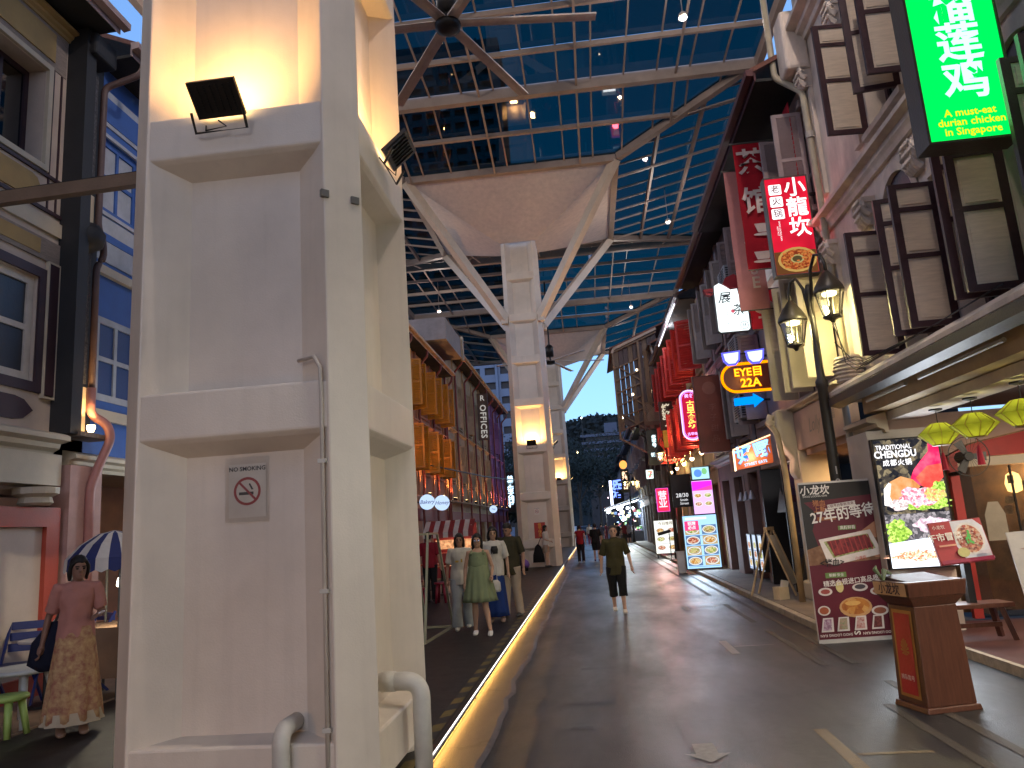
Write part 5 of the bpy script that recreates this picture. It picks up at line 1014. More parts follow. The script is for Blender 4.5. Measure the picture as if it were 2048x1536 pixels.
# smaller signs down the street
s = box_sign('wooden_sign', 'dark wooden board sign with pale brush characters and a gold panel below', 'sign', 3.02, 3.5, 5.12, 6.22, 29.89, .1, mat('sign_wood', (0.10, 0.035, 0.015), 0.5), M_BROWN); words('烤\n好\n了', .34, emi('brush_pale', (0.75, 0.62, 0.45), .6), s, 0, 0, -.004, .02, line=.85); B().box(-.2, 0, -1.25, .22, .08, -.58).build('gold_panel', emi('gold_box', (0.5, 0.2, 0.03), .35, .3), s); arm(s, .2, .3, .7)
s = box_sign('vertical_sign', 'black blade sign with small white glowing characters', 'sign', 2.86, 3.5, 4.16, 5.79, 35.5, .12, mat('sign_black', (0.012, 0.016, 0.014), 0.4), M_BLACK); words('老\n字\n号', .22, emi('cold_white', (0.7, 0.95, 1.0), 1.1), s, .0, .28, -.004, .03, line=.85); words('饭店', .2, emi('cold_white', (0.7, 0.95, 1.0), 1.1), s, 0, -.35, -.004, .03); arm(s, .3, .4, .7)
s = thing('store_sign', 'small white square convenience store sign with a striped numeral', 'sign', (3.40, 42.5, 4.15)); B().plate([(-.2, -.24), (.18, -.24), (.2, .2), (.16, .25), (-.2, .25)], 0, .1).build('face', emi('store_white', (0.75, 0.9, 0.85), .9), s)
prints(s, [('p', [(-.12, .17), (.12, .17), (.12, .11), (-.12, .11)], ink((0.8, 0.2, 0.02), .9)), ('p', [(.04, .11), (.12, .11), (.0, -.18), (-.08, -.18)], ink((0.7, 0.03, 0.05), .9)), ('r', -.14, -.06, .14, -.01, ink((0.05, 0.35, 0.12), .9))], -.004); arm(s, .1, 0, .5)
s = thing('disc_sign', 'orange disc above a column of glowing characters, far down the street', 'sign', (3.0, 64.5, 5.4)); B().plate([(.32 * math.cos(k * .314), 1.0 + .36 * math.sin(k * .314)) for k in range(20)], 0, .08).build('disc', emi('disc_orange', (1.0, 0.36, 0.08), 1.0), s); words('新\n年\n大\n吉', .44, emi('orange_white', (1.0, 0.62, 0.4), 1.2), s, .05, -.35, 0, .04, line=.8); B().box(-.3, .02, -1.35, .4, .1, .6).build('backing', M_BLACK, s); arm(s, .3, 0, .9)
s = box_sign('led_sign', 'red LED dot-matrix sign with a violet border', 'sign', 3.07, 3.6, 2.02, 3.06, 35.8, .1, emi('led_red', (1.0, 0.02, 0.06), 1.2, .5, 40), emi('led_violet', (0.6, 0.1, 0.6), .8)); words('营\n业', .42, emi('led_pink', (1.0, .45, .5), 1.3), s, 0, 0, -.004, .02, line=.9); arm(s, .2, .3, .4); lamp(s, 'POINT', (0, -.4, 0), 40, (1.0, .08, .10), .2)
s = box_sign('address_sign', 'black hanging sign with chalk lettering 28/30 Smith Street', 'sign', 2.87, 3.5, 2.05, 3.14, 26.9, .06, mat('sign_black2', (0.014, 0.012, 0.014), 0.5), M_BLACK); ck = emi('chalk', (0.7, 0.7, 0.72), .7); words('28/30', .19, ck, s, 0.0, -.16, -.004, .012); words('Smith\nStreet', .12, ck, s, .05, -.38, -.004, .008); arm(s, .2, .5, .7)
# lit menu boxes
def menu_box(label, x0, x1, z0, z1, y, face, seed, cols, rows, head=None, rz=0, cat='menu board'):
    s = box_sign('menu_lightbox', label, cat, x0, x1, z0, z1, y, .14, face, M_BLACK, rz); w_, h = (x1 - x0) / 2, (z1 - z0) / 2; sh = []
    ch = 2 * h * .78 / rows
    for j in range(rows):
        for i in range(cols): sh += food(-w_ + 2 * w_ * (i + .5) / cols, h * .62 - ch * (j + .5) + .02, w_ * .86 / cols, .75, seed + j * 5 + i * 2, tile=ink((0.12, 0.22, 0.42) if (i + j) % 2 else (0.55, 0.42, 0.22), .6) if seed < 50 else None); 
    for j in range(rows): sh.append(('r', -w_ * .9, h * .62 - ch * (j + 1) + .0, w_ * .9, h * .62 - ch * (j + 1) + .012, ink((0.05, 0.12, 0.4), .6)))
    prints(s, sh); return s
mb = emi('menu_blue', (0.35, 0.60, 0.85), 0.85)
s = menu_box('big blue-lit food menu lightbox standing on the pavement', 2.71, 3.71, 0.16, 1.71, 23.47, mb, 1, 2, 4); lamp(s, 'AREA', (0, -0.05, 0), 12, (0.65, 0.82, 1.0), .9, (R(-90), 0, 0), size_y=1.4)
prints(s, [('r', -.46, .34, -.05, .62, ink((0.75, 0.05, 0.2), .8)), ('r', -.42, .66, .2, .72, ink((0.85, 0.9, 0.95), .9))], -.03, 'banner_print'); words('招牌\n必点', .12, ink((0.95, 0.9, 0.9), .9), s, -.25, .48, -.034, .01)
B().box(-.52, -.05, -.80, .52, .2, -.775).build('foot', M_BLACK, s)
s = box_sign('menu_lightbox', 'upper screen with pink and violet dishes above the blue menu', 'menu board', 3.11, 3.72, 1.75, 2.75, 23.62, .1, emi('menu_violet', (0.75, 0.45, 0.85), .85), M_BLACK); prints(s, [('r', -.3, .2, .3, .48, ink((0.55, 0.02, 0.6), 1.0)), ('p', [(-.3, .2), (.3, .35), (.3, .2)], ink((0.85, 0.05, 0.3), 1.0))] + sum([food(-.15 + .3 * (k % 2), .05 - .25 * (k // 2), .13, .8, 40 + k) for k in range(4)], []))
s = box_sign('menu_lightbox', 'small blue cartoon-free light panel over the violet screen', 'sign', 3.16, 3.68, 2.80, 3.16, 23.65, .1, emi('panel_pale', (0.4, 0.7, 0.85), .8), M_BLACK); s['label'] = 'small pale blue light panel above the violet screen'; prints(s, [('d', -.08, 0, .12, .12, ink((0.1, 0.25, 0.7), .8)), ('d', .12, .05, .08, .1, ink((0.2, 0.5, 0.2), .8))])
s = menu_box('white photo menu board standing at the far kerb', 2.67, 3.65, 0.2, 1.61, 34.0, emi('menu_white', (0.80, 0.80, 0.72), .85), 60, 2, 3); words('今日推荐', .16, ink((0.2, 0.1, 0.05), .4), s, 0, .56, -.03, .01); lamp(s, 'AREA', (0, -.05, 0), 8, (1, .97, .9), .8, (R(-90), 0, 0))
for sx in (-.44, .44): B().box(sx - .02, .03, -.90, sx + .02, .07, -.71).build('leg', M_BLACK, s)
for k in range(3):
    s = menu_box('narrow blue-white menu panel on the brown wall, %s of three' % ('nearest', 'middle', 'farthest')[k], -.2, .2, .32, 1.12, 0, emi('menu_pale%d' % k, (0.55, 0.65, 0.85), .75), 80 + k * 9, 1, 3, rz=-90); s.location = (3.80, 18.2 + k * .62, .75)
    sp = thing('hanging_lamp', 'small silver pendant lamp on a cord over the %s wall menu' % ('nearest', 'middle', 'farthest')[k], 'lamp', (3.74, 18.2 + k * .62, 2.0), 0, 'pendants over the wall menus'); B().lathe([(.02, .2), (.06, .08), (.09, 0), (.07, -.02)], 10).build('shade', mat('silver_shade', (0.5, 0.5, 0.52), 0.3, .8), sp); B().vtube([(0, 0, .2), (0, 0, .6)], .006, 5).build('cord', M_BLACK, sp)
# ceiling line of far right: white LED edge along the red house eave
s = thing('eave_light', 'thin white LED tube under the eave of the red-shuttered house', 'light strip', (3.2, 23.6, 8.40)); B().vtube([(0, 0, 0), (0, 5.8, 0)], .02, 6).build('tube', emi('led_white', (0.85, 0.85, 1.0), 2.0), s); lamp(s, 'POINT', (0.1, 3, -.1), 14, (.9, .92, 1), .1)
# left round signs and blade sign
def round_sign(Y, z, r, label, txt):
    s = thing('round_sign', label, 'sign', (-6.45, Y, z), 0); B().plate([(r * math.cos(k * .2618), r * math.sin(k * .2618)) for k in range(24)], 0, .12).build('disc', emi('round_blue_white', (0.55, 0.72, 1.0), 0.62), s); words(txt, r * .7, ink((0.12, 0.15, 0.35), .4), s, 0, 0, -.004, .01, shear=.35); arm(s, -r, 0, -.6); return s
round_sign(32.6, 3.0, .33, 'round blue-white lightbox with script lettering on the peach house', 'Honey'); round_sign(29.6, 2.95, .30, 'round lightbox half hidden behind the near pillar', 'Bakery'); round_sign(50.0, 3.05, .25, 'tiny round lightbox on the ochre terrace', 'Tea')
s = box_sign('blade_sign', 'tall dark R OFFICES blade sign on the terrace', 'sign', -6.75, -6.1, 7.4, 10.4, 47.5, .1, mat('blade_grey', (0.16, 0.12, 0.10), .6), mat('blade_case', (0.10, 0.08, 0.07), .6)); words('R', .5, emi('blade_white', (.8, .75, .7), .28), s, 0, 1.2, -.004, .01, rot=0); words('OFFICES', .55, emi('blade_white', (.8, .75, .7), .28), s, 0.0, -.3, -.004, .02, rot=-1.5708, space=1.1)
s = thing('neon_sign', 'vertical white-blue neon sign at the end of the left terrace', 'sign', (-6.3, 60.5, 4.6)); B().box(-.3, .02, -1.6, .3, .1, 1.6).build('panel', M_BLACK, s); words('美\n食\n街\n大\n排\n档', .5, emi('neon_cold', (.55, .8, 1.0), 1.5), s, 0, 0, 0, .03, line=.82); words('夜市', .7, emi('neon_cold', (.55, .8, 1.0), 1.5), s, 1.1, 1.2, 0, .03)
# street lamp number 18
def street_lamp(loc, label, heads, H=5.05, number=None, power=30):
    s = thing('street_lamp', label, 'street lamp', loc, 0, 'black lantern street lamps'); M_LP = mat('lamp_post_paint', (0.028, 0.024, 0.018), 0.4)
    B().lathe([(.13, 0), (.13, .25), (.10, .32), (.085, .9), (.075, 1.0), (.07, 3.3), (.085, 3.33), (.085, 3.40), (.055, 3.45), (.045, H - .35), (.06, H - .30), (.03, H - .2)], 12).build('post', M_LP, s, smooth=True)
    for dx, dy, z in heads:
        a = B(); top = z + .62; a.vtube([(0, 0, H - .9 if z < H - .4 else H - .4), (dx * .25, dy * .25, top + .12), (dx * .55, dy * .55, top + .30), (dx * .85, dy * .85, top + .26), (dx, dy, top + .1), (dx, dy, top - .05)], .024, 8); a.build('arm', M_LP, s, smooth=True)
        h = B().lathe([(.03, .62), (.06, .58), (.12, .50), (.19, .38), (.21, .32), (.205, .30)], 10, (dx, dy, z - .0)).build('lamp_cap', M_LP, s, smooth=True)
        B().lathe([(.02, .33), (.10, .31), (.09, .27), (.02, .255)], 12, (dx, dy, z)).build('glow_disc', emi('lamp_yellow', (1.0, 0.90, 0.42), 9.0), h, smooth=True)
        fr = B()
        for k in range(6): q = k * math.pi / 3; fr.bar((dx + .19 * math.cos(q), dy + .19 * math.sin(q), z + .30), (dx + .12 * math.cos(q), dy + .12 * math.sin(q), z - .02), .014, .014)
        fr.lathe([(.125, -.02), (.13, -.05), (.05, -.08), (.02, -.12)], 6, (dx, dy, z)).build('cage', M_LP, h)
        pn = B()
        for k in range(6): q, q2 = k * math.pi / 3, (k + 1) * math.pi / 3; pn.face([(dx + .185 * math.cos(q), dy + .185 * math.sin(q), z + .29), (dx + .185 * math.cos(q2), dy + .185 * math.sin(q2), z + .29), (dx + .118 * math.cos(q2), dy + .118 * math.sin(q2), z - .01), (dx + .118 * math.cos(q), dy + .118 * math.sin(q), z - .01)])
        pn.build('glass_panes', glass('lamp_glass', (.9, .9, .8), .05, .1), h)
        lamp(s, 'POINT', (dx, dy, z + .18), power, (1.0, .84, .42), .07)
    if number: words(number, .15, mat('stencil', (.45, .42, .36), .6), s, 0.0, 2.08, -.074, .01, line=1.1)
    return s
street_lamp((3.32, 10.62, 0.0), 'black twin-lantern street lamp with number 18 on its post', [(.15, -.38, 4.25), (-.22, .18, 4.02)], 5.0, '1\n8')
street_lamp((3.25, 31.0, 0.1), 'twin-lantern street lamp by the yellow shophouse', [(.28, 0, 3.9), (-.28, 0, 3.9)], 4.4)
street_lamp((3.0, 58.0, 0.1), 'far street lamp with pale lanterns near the bright stall', [(.3, 0, 4.2), (-.3, 0, 4.2)], 5.0)

street_lamp((3.45, -6.0, 0.0), 'twin-lantern street lamp behind the camera by the mauve house', [(.28, 0, 4.2), (-.28, 0, 4.0)], 5.0, power=10)  # lamp added out of view for warm light from behind
BO = thing('bollard_lamp', 'low amber bollard lamp on the deck behind the camera', 'lamp', (-3.7, 0.9, 0.07))
B().lathe([(.11, 0), (.11, .05), (.06, .08), (.055, .55)], 14).build('post', M_BLACK, BO, smooth=True); B().lathe([(.055, .55), (.075, .57), (.075, .70), (.055, .72)], 14).build('diffuser', glass('bollard_glass', (1.0, .9, .75), .02, .1), BO, smooth=True); B().vtube([(0, 0, .56), (0, 0, .60)], .012, 6).build('filament', emi('bollard_glow', (1.0, .62, .28), 8.0), BO); B().lathe([(.09, .72), (.085, .75), (.02, .78)], 14).build('cap', M_BLACK, BO, smooth=True)
lamp(BO, 'POINT', (0, 0, .65), 20, (1.0, .58, .26), .08)
# ================================================================ right pavement objects
M_WALN = mat('walnut_veneer', (0.085, 0.030, 0.016), 0.35, var=0.25, scale=6, stretch=(8, 8, 0.6), bump=0.05)
PD = thing('podium', 'dark wooden menu podium with a red and gold plaque on the road', 'podium', (2.72, 6.95, 0.0), 14); PD.scale = (.86, .86, .92)
def taper(b, z0, x0, y0, z1, x1, y1):
    return b.add([(-x0, -y0, z0), (x0, -y0, z0), (x0, y0, z0), (-x0, y0, z0), (-x1, -y1, z1), (x1, -y1, z1), (x1, y1, z1), (-x1, y1, z1)], [(3, 2, 1, 0), (4, 5, 6, 7), (0, 1, 5, 4), (1, 2, 6, 5), (2, 3, 7, 6), (3, 0, 4, 7)])
taper(B(), 0, .285, .25, .05, .275, .24).build('base', M_WALN, PD, bevel=.008); taper(B(), .05, .255, .22, .90, .225, .20).build('body', M_WALN, PD, bevel=.008)
taper(B(), .90, .225, .20, .98, .29, .25).build('neck', M_WALN, PD, bevel=.006); taper(B(), .98, .30, .26, 1.12, .32, .28).build('top', M_WALN, PD, bevel=.012)
B().add([(-.26, -.2, 1.122), (.24, -.2, 1.122), (.24, .22, 1.16), (-.26, .22, 1.16), (-.26, -.2, 1.10), (.24, -.2, 1.10), (.24, .22, 1.10), (-.26, .22, 1.10)], [(0, 1, 2, 3), (0, 4, 5, 1), (1, 5, 6, 2), (2, 6, 7, 3), (3, 7, 4, 0)]).build('reading_desk', M_BROWN, PD)
M_GOLD = mat('brass_gold', (0.32, 0.17, 0.05), 0.4, 0.5); M_LACQ = mat('lacquer_red', (0.34, 0.012, 0.018), 0.35)
# plaque on the left face (towards the road)
pl_ = B(); pl_.add([(-.262, -.15, .10), (-.262, .15, .10), (-.233, .15, .86), (-.233, -.15, .86)], [(0, 1, 2, 3)]); pl_.build('plaque_border', M_GOLD, PD)
pl_ = B(); pl_.add([(-.266, -.12, .13), (-.266, .12, .13), (-.239, .12, .83), (-.239, -.12, .83)], [(0, 1, 2, 3)]); pl_.build('plaque', M_LACQ, PD)
g = B()
for k in range(16): a = k * .39; r_ = .10 * (1 + .25 * (k % 2)); g.add([(-.2535, 0, .50), (-.2525, .06 * math.cos(a), .50 + .5 * .22 * math.sin(a)), (-.2525, .06 * math.cos(a + .22), .50 + .5 * .22 * math.sin(a + .22))], [(0, 1, 2)])
g.build('gold_emblem', M_GOLD, PD)
w_ = words('排队取号', .05, M_CHW, PD, 0, 0, 0, .01); w_.rotation_euler = (0, R(0), R(-90)); w_.location = (-.264, 0, .27); w_.name = 'lettering'
w_ = words('小龙坎', .11, M_BROWN, PD, 0, 0, 0, .02); w_.rotation_euler = (0, 0, R(-90)); w_.location = (-.326, 0, 1.05)
B().add([(-.318, -.25, .995), (-.318, .25, .995), (-.3235, .25, 1.11), (-.3235, -.25, 1.11)], [(0, 1, 2, 3)]).build('brass_plate', mat('tan_plate', (0.50, 0.30, 0.14), .5), PD)
tl = B(); tl.vtube([(-.30, .10, 1.12), (-.24, .16, 1.20), (-.14, .2, 1.17)], [.01, .03, .012], 6); tl.vtube([(-.26, .16, 1.12), (-.31, .2, 1.22), (-.28, .22, 1.25)], [.01, .025, .008], 6); tl.build('menu_cloth', mat('purple_green_cloth', (0.10, 0.04, 0.10), .8, col2=(0.15, 0.22, 0.08)), PD)
# roll-up poster for hotpot
PS = thing('standing_poster', 'tall dark red standing poster of pork blood hotpot beside the podium', 'poster', (3.20, 10.30, 0.0), 6)
B().box(-.49, 0, 0, .49, .03, 2.02).build('board', mat('poster_edge', (.5, .48, .44), .5), PS)
mr, bk, wc = ink((0.10, 0.006, 0.018)), ink((0.012, 0.01, 0.01)), ink((0.72, 0.68, 0.62)); sh = [('r', -.485, .05, .485, 1.995, mr), ('p', [(-.485, 1.76), (.485, 1.82), (.485, 1.995), (-.485, 1.995)], bk), ('p', [(-.485, 1.0), (-.485, 1.80), (-.30, 1.62), (-.38, 1.4), (-.30, 1.05)], bk)]
sk = ink((0.42, 0.20, 0.11)); sh += [('p', [(-.485, .96), (.485, .99), (.485, 1.30), (.1, 1.32), (-.485, 1.16)], photo('table_wood', [(.06, .03, .015), (.16, .07, .03), (.28, .15, .08)], 0, 7)), ('p', [(.20, 1.33), (.485, 1.50), (.485, 1.25), (.36, 1.28), (.26, 1.30)], sk), ('d', .23, 1.33, .06, .03, sk), ('d', .44, 1.06, .09, .05, sk)]
sh += [('p', [(-.32, 1.28), (.36, 1.37), (.46, 1.12), (.44, 1.05), (-.16, .95), (-.24, .98)], ink((0.66, 0.60, 0.54))), ('p', [(-.26, 1.25), (.32, 1.32), (.40, 1.13), (-.16, 1.04)], photo('garnish', [(.08, .12, .03), (.25, .30, .08), (.4, .42, .2)], 0, 40)), ('p', [(-.22, 1.25), (.30, 1.31), (.38, 1.15), (-.14, 1.06)], photo('blood_curd', [(.08, .005, .008), (.16, .01, .015), (.24, .03, .03)], 0, 18))]
for k in range(9): x = -.18 + k * .062; sh.append(('p', [(x, 1.25 + .007 * k), (x + .012, 1.26 + .007 * k), (x + .05, 1.09 + .004 * k), (x + .035, 1.085 + .004 * k)], ink((0.32, 0.04, 0.04))))
sh += [('r', -.30, 1.52, -.06, 1.565, ink((.3, .1, .03))), ('p', [(-.15, 1.655), (.22, 1.69), (.22, 1.75), (-.15, 1.715)], wc), ('r', -.05, 1.385, .18, 1.44, ink((0.13, .22, .06))), ('r', -.30, .795, -.03, .86, ink((0.13, .22, .06)))]
sh += [('d', .03, .42, .21, .125, ink((.5, .28, .12))), ('d', .03, .43, .18, .10, photo('broth', [(.25, .06, .01), (.45, .18, .03), (.55, .32, .10)], 0, 14)), ('d', .0, .47, .10, .03, ink((.6, .35, .1)))]
for (x, z, rx, rz, c) in ((-.33, .63, .09, .05, (.62, .55, .5)), (-.33, .63, .06, .03, (.3, .06, .05)), (.12, .66, .10, .05, (.6, .55, .5)), (.12, .665, .07, .03, (.06, .05, .06)), (.34, .60, .10, .05, (.6, .55, .5)), (.34, .60, .07, .03, (.3, .12, .05)), (-.14, .68, .05, .07, (.6, .5, .2)), (.33, .36, .11, .06, (.6, .55, .5)), (.33, .36, .08, .04, (.25, .08, .04)), (-.38, .40, .08, .06, (.6, .55, .5)), (-.38, .40, .06, .045, (.32, .08, .03))): sh.append(('d', x, z, rx, rz, ink(c)))
for k, x in enumerate((-.36, -.16, .06, .28)): sh += [('p', [(x - .09, .14), (x + .07, .14), (x + .08, .31), (x - .05, .31)], ink((.62, .57, .53))), ('p', [(x - .065, .16), (x + .045, .16), (x + .055, .295), (x - .035, .295)], photo('tray_%d' % k, [[(.2, .1, .16), (.36, .2, .28), (.5, .4, .45)], [(.25, .15, .1), (.4, .28, .2), (.2, .26, .12)], [(.3, .1, .09), (.45, .22, .2), (.5, .4, .36)], [(.08, .02, .02), (.14, .03, .03), (.2, .06, .05)]][k], 0, 45))]
prints(PS, sh, -.002); words('小龙坎', .13, wc, PS, -.30, 1.905, -.03, .02, shear=.15); words('SHOO LOONG KAN', .035, wc, PS, -.30, 1.835, -.03); words('27年的等待', .185, wc, PS, .03, 1.585, -.03, .018, rot=.09, sx=.92); words('猪血\n上新', .085, ink((.42, .16, .06)), PS, -.26, 1.70, -.03, .012, line=.95)
words('火锅界的新鲜货来了', .045, ink((.1, .02, .02)), PS, .035, 1.705, -.03, .008, rot=.09); words('高颜鲜香', .05, wc, PS, .065, 1.412, -.03, .01); words('<猪血>', .10, bk, PS, -.20, .98, -.03, .02, shear=.1); words('新鲜·安全', .045, wc, PS, -.165, .827, -.03, .008); words('精选合规进口高品质猪血', .080, wc, PS, .09, .745, -.03, .012, rot=.06)
words('SHOO LOONG KAN', .045, wc, PS, -.27, .10, -.03, .015, rot=3.1416); words('SHOO LOONG KAN', .045, wc, PS, .27, .10, -.03, .015, rot=3.1416); words('S', .11, wc, PS, 0, .11, -.03, .02, rot=1.57); words('小龙坎', .05, ink((.5, .1, .06)), PS, .18, 1.02, -.03, .01, rot=.08)
# LED advert screen on the column
AD = box_sign('advert_screen', 'bright tall LED advert screen of Chengdu hotpot on the white column', 'screen', 3.67, 4.46, .88, 2.48, 10.08, .08, emi('screen_dark', (0.05, 0.045, 0.05), .5), M_BLACK)
L_ = 1.0; E_ = lambda c, k=1.0: ink(c, k)
PH = lambda n, c, k=1.0, sc=30: photo('screen_' + n, c, k, sc)
ice = PH('ice', [(.35, .45, .6), (.7, .82, .95), (.95, .98, 1.0)], 1.3, 22); cloth_r = PH('sleeve', [(.35, .0, .03), (.75, .02, .10), (.95, .12, .2)], 1.0, 5); cloth_o = PH('sleeve2', [(.5, .02, .02), (.9, .08, .06), (1.0, .2, .12)], 1.0, 5)
night = PH('night', [(.01, .01, .015), (.02, .02, .025), (.06, .05, .04), (.25, .2, .12)], .9, 16); meat = PH('meat', [(.35, .05, .10), (.75, .3, .38), (.95, .7, .75), (.55, .10, .14)], 1.0, 34); veg = PH('veg', [(.06, .18, .02), (.3, .5, .06), (.6, .75, .2)], 1.0, 40)
shr = PH('prawn', [(.4, .06, .03), (.85, .25, .12), (.95, .6, .4), (.98, .9, .85)], 1.1, 55); skn = PH('hand', [(.35, .12, .03), (.6, .25, .08), (.75, .4, .2)], .9, 6); dk = PH('slate', [(.04, .04, .045), (.12, .11, .12), (.4, .36, .38)], .9, 26)
def blob(cx, cz, rx, rz, m, seed, n=22, j=.22):
    r_ = random.Random(seed); return ('p', [(cx + rx * (1 + r_.uniform(-j, j)) * math.cos(6.283 * i / n), cz + rz * (1 + r_.uniform(-j, j)) * math.sin(6.283 * i / n)) for i in range(n)], m)
rd = random.Random(12)
sh = [('r', -.41, -.80, .41, .80, night), ('r', -.41, -.80, .41, -.50, ice), ('r', -.41, -.50, .41, -.14, dk),
      ('p', [(-.02, .26), (.05, .40), (.16, .52), (.26, .62), (.28, .80), (.41, .80), (.41, .34), (.24, .16), (.10, .20)], cloth_r), ('p', [(.06, .30), (.22, .44), (.41, .46), (.41, .30), (.24, .14), (.12, .19)], cloth_o),
      ('p', [(-.34, .02), (-.33, .16), (-.26, .27), (-.12, .33), (.02, .28), (.10, .19), (-.02, .06), (-.2, -.02)], skn), ('p', [(-.37, -.02), (-.35, .18), (-.28, .26), (-.25, .24), (-.29, .08), (-.24, -.06)], PH('cuff', [(.5, .48, .45), (.85, .84, .82), (1, 1, 1)], 1.1, 14)),
      blob(.12, -.03, .32, .085, veg, 1), blob(.05, .06, .24, .12, meat, 2), blob(.27, .09, .13, .09, PH('mix', [(.3, .1, .04), (.7, .35, .15), (.4, .55, .12), (.8, .6, .4)], 1.0, 40), 3), blob(.33, .18, .08, .06, veg, 4), blob(-.2, -.02, .12, .07, PH('net', [(.3, .2, .2), (.6, .5, .5), (.9, .85, .85)], 1.0, 60), 5),
      blob(-.26, -.36, .14, .15, veg, 6, 26, .3), blob(.18, -.30, .22, .10, PH('lamb', [(.4, .25, .3), (.7, .5, .6), (.9, .8, .85)], .9, 34), 7), ('p', [(-.41, -.50), (.41, -.42), (.41, -.47), (-.41, -.56)], ice), blob(.0, -.66, .40, .06, shr, 8, 40, .35), ('r', -.41, -.80, .41, -.735, ink((.85, .92, 1.0), 1.2))]
prints(AD, sh); words('TRADITIONAL', .085, wt, AD, -.17, .70, -.05, .015, sx=.8); words('CHENGDU', .125, wt, AD, -.16, .61, -.05, .03, sx=.85); words('成都火锅', .085, wt, AD, -.15, .50, -.05, .02, space=1.15)
lamp(AD, 'AREA', (0, -.06, -.2), 12, (.80, .90, 1.0), .8, (R(-90), 0, 0), size_y=1.5)
# lanterns
M_LANT = cloth('lantern_silk', (0.34, 0.38, 0.05), 0.45); M_TAS = mat('tassel_red', (0.38, 0.015, 0.03), 0.8)
for k, (Y_, z) in enumerate(((8.95, 2.42), (8.15, 2.42), (7.25, 2.42), (6.45, 2.42))):
    l = thing('silk_lantern', ('first', 'second', 'third', 'fourth')[k] + ' yellow-green silk lantern from the screen, hanging over the shop walk', 'lantern', (4.0, Y_, z), 7 * k, 'yellow silk lanterns')
    n = 10; l.scale = (.84, .84, .9); b = B().lathe([(.11, -.14), (.27, .0), (.10, .13)], n, caps=False); b.build('shade', M_LANT, l)
    rb = B()
    for q in range(n): a = 2 * math.pi * q / n; c, s_ = math.cos(a), math.sin(a); rb.bar((.112 * c, .112 * s_, -.14), (.274 * c, .274 * s_, 0), .006, .006); rb.bar((.274 * c, .274 * s_, 0), (.102 * c, .102 * s_, .13), .006, .006)
    rb.build('ribs', mat('lantern_rib', (.30, .2, .03), .5), l); B().lathe([(.11, -.15), (.115, -.14), (.11, -.13)], n).build('ring', mat('lantern_rib', (.30, .2, .03), .5), l)
    B().vtube([(0, 0, .13), (0, 0, 2.74 - z)], .006, 6).build('cord', M_BLACK, l); B().lathe([(.085, 2.735 - z), (.085, 2.715 - z), (.03, 2.70 - z)], 14).build('ceiling_plate', M_BLACK, l)
    B().vtube([(0, 0, -.15), (.0, 0, -.26)], .004, 5).build('tassel_cord', M_TAS, l); B().lathe([(.012, -.24), (.03, -.30), (.045, -.46)], 8).build('tassel', M_TAS, l)
    B().lathe([(.01, .04), (.035, .0), (.01, -.04)], 10).build('bulb', emi('lantern_bulb', (1.0, .9, .45), 3), l); lamp(l, 'POINT', (0, 0, 0.0), 1.0, (1.0, .9, .4), .05)
# wall fan
wf = thing('wall_fan', 'black wall fan behind the yellow lanterns', 'fan', (5.0, 10.6, 2.22), 0)
rg = B()
for q in range(24): a, c = q * .2618, (q + 1) * .2618; rg.bar((.26 * math.cos(a), -.12, .26 * math.sin(a)), (.26 * math.cos(c), -.12, .26 * math.sin(c)), .01, .01); rg.bar((.05 * math.cos(a), -.15, .05 * math.sin(a)), (.26 * math.cos(a), -.12, .26 * math.sin(a)), .003, .003)
rg.build('guard', M_BLACK, wf); B().vtube([(0, -.14, 0), (0, .12, 0)], [.06, .08], 12).build('motor', M_BLACK, wf); B().vtube([(0, .05, -.05), (0.0, .2, -.2), (0, .48, -.2)], .03, 8).build('bracket', M_BLACK, wf)
for q in range(3): B().plate([(.04, -.03), (.22, -.07), (.23, .05), (.05, .03)], -.11, -.10).build('blade', mat('fan_dark', (.05, .05, .05), .4), wf, rot=(0, R(120 * q), 0))
# table sign on a post, bench
TS = thing('sign_stand', 'red angled menu sign of a noodle bowl on a dark post above the bench', 'sign', (4.25, 9.45, .09), 4)
B().box(-.03, -.03, .40, .05, .05, .92).build('post', M_BLACK, TS)
b_ = B().box(-.31, 0, 0, .31, .025, .50); sgn = b_.build('board', mat('board_edge_red', (.25, .02, .03), .5), TS, (.0, -.08, .86), (R(-14), R(-3), 0))
sh = [('r', -.30, .01, .30, .49, ink((.34, .02, .03))), ('p', [(-.05, .49), (.22, .49), (.30, .40), (.30, .04), (.0, .03), (-.06, .2)], ink((.55, .56, .62))), ('d', .11, .27, .17, .19, ink((.60, .58, .56))), ('d', .11, .27, .145, .165, photo('noodle_bowl', [(.12, .02, .02), (.4, .1, .06), (.55, .3, .18), (.6, .5, .4)], 0, 50))]
for k in range(46): a, q = rd.uniform(0, 6.28), rd.random() ** .5 * .135; sh.append(('d', .11 + q * math.cos(a), .27 + q * 1.1 * math.sin(a), rd.uniform(.01, .03), rd.uniform(.006, .016), ink(((.55, .38, .30), (.40, .08, .06), (.5, .25, .15), (.20, .05, .05))[k % 4])))
for k in range(12): sh.append(('d', .10 + rd.gauss(0, .02), .27 + rd.gauss(0, .035), .014, .02, ink((.08, .42, .08))))
sh += [('d', -.02, .12, .07, .055, ink((.45, .42, .16))), ('r', -.27, .205, -.07, .225, ink((.6, .3, .2))), ('r', -.30, .01, .30, .05, ink((.26, .012, .05))), ('r', .16, .08, .28, .12, ink((.55, .5, .55)))]
p_ = prints(sgn, sh, -.003); words('午市冒菜', .10, wc, sgn, -.17, .31, -.026, .02); words('小龙坎', .05, wc, sgn, -.21, .43, -.026); words('SHOO LOONG KAN', .03, wc, sgn, -.16, .03, -.026, .01); words('SHOO LOONG KAN', .03, wc, sgn, .17, .03, -.026, .01)
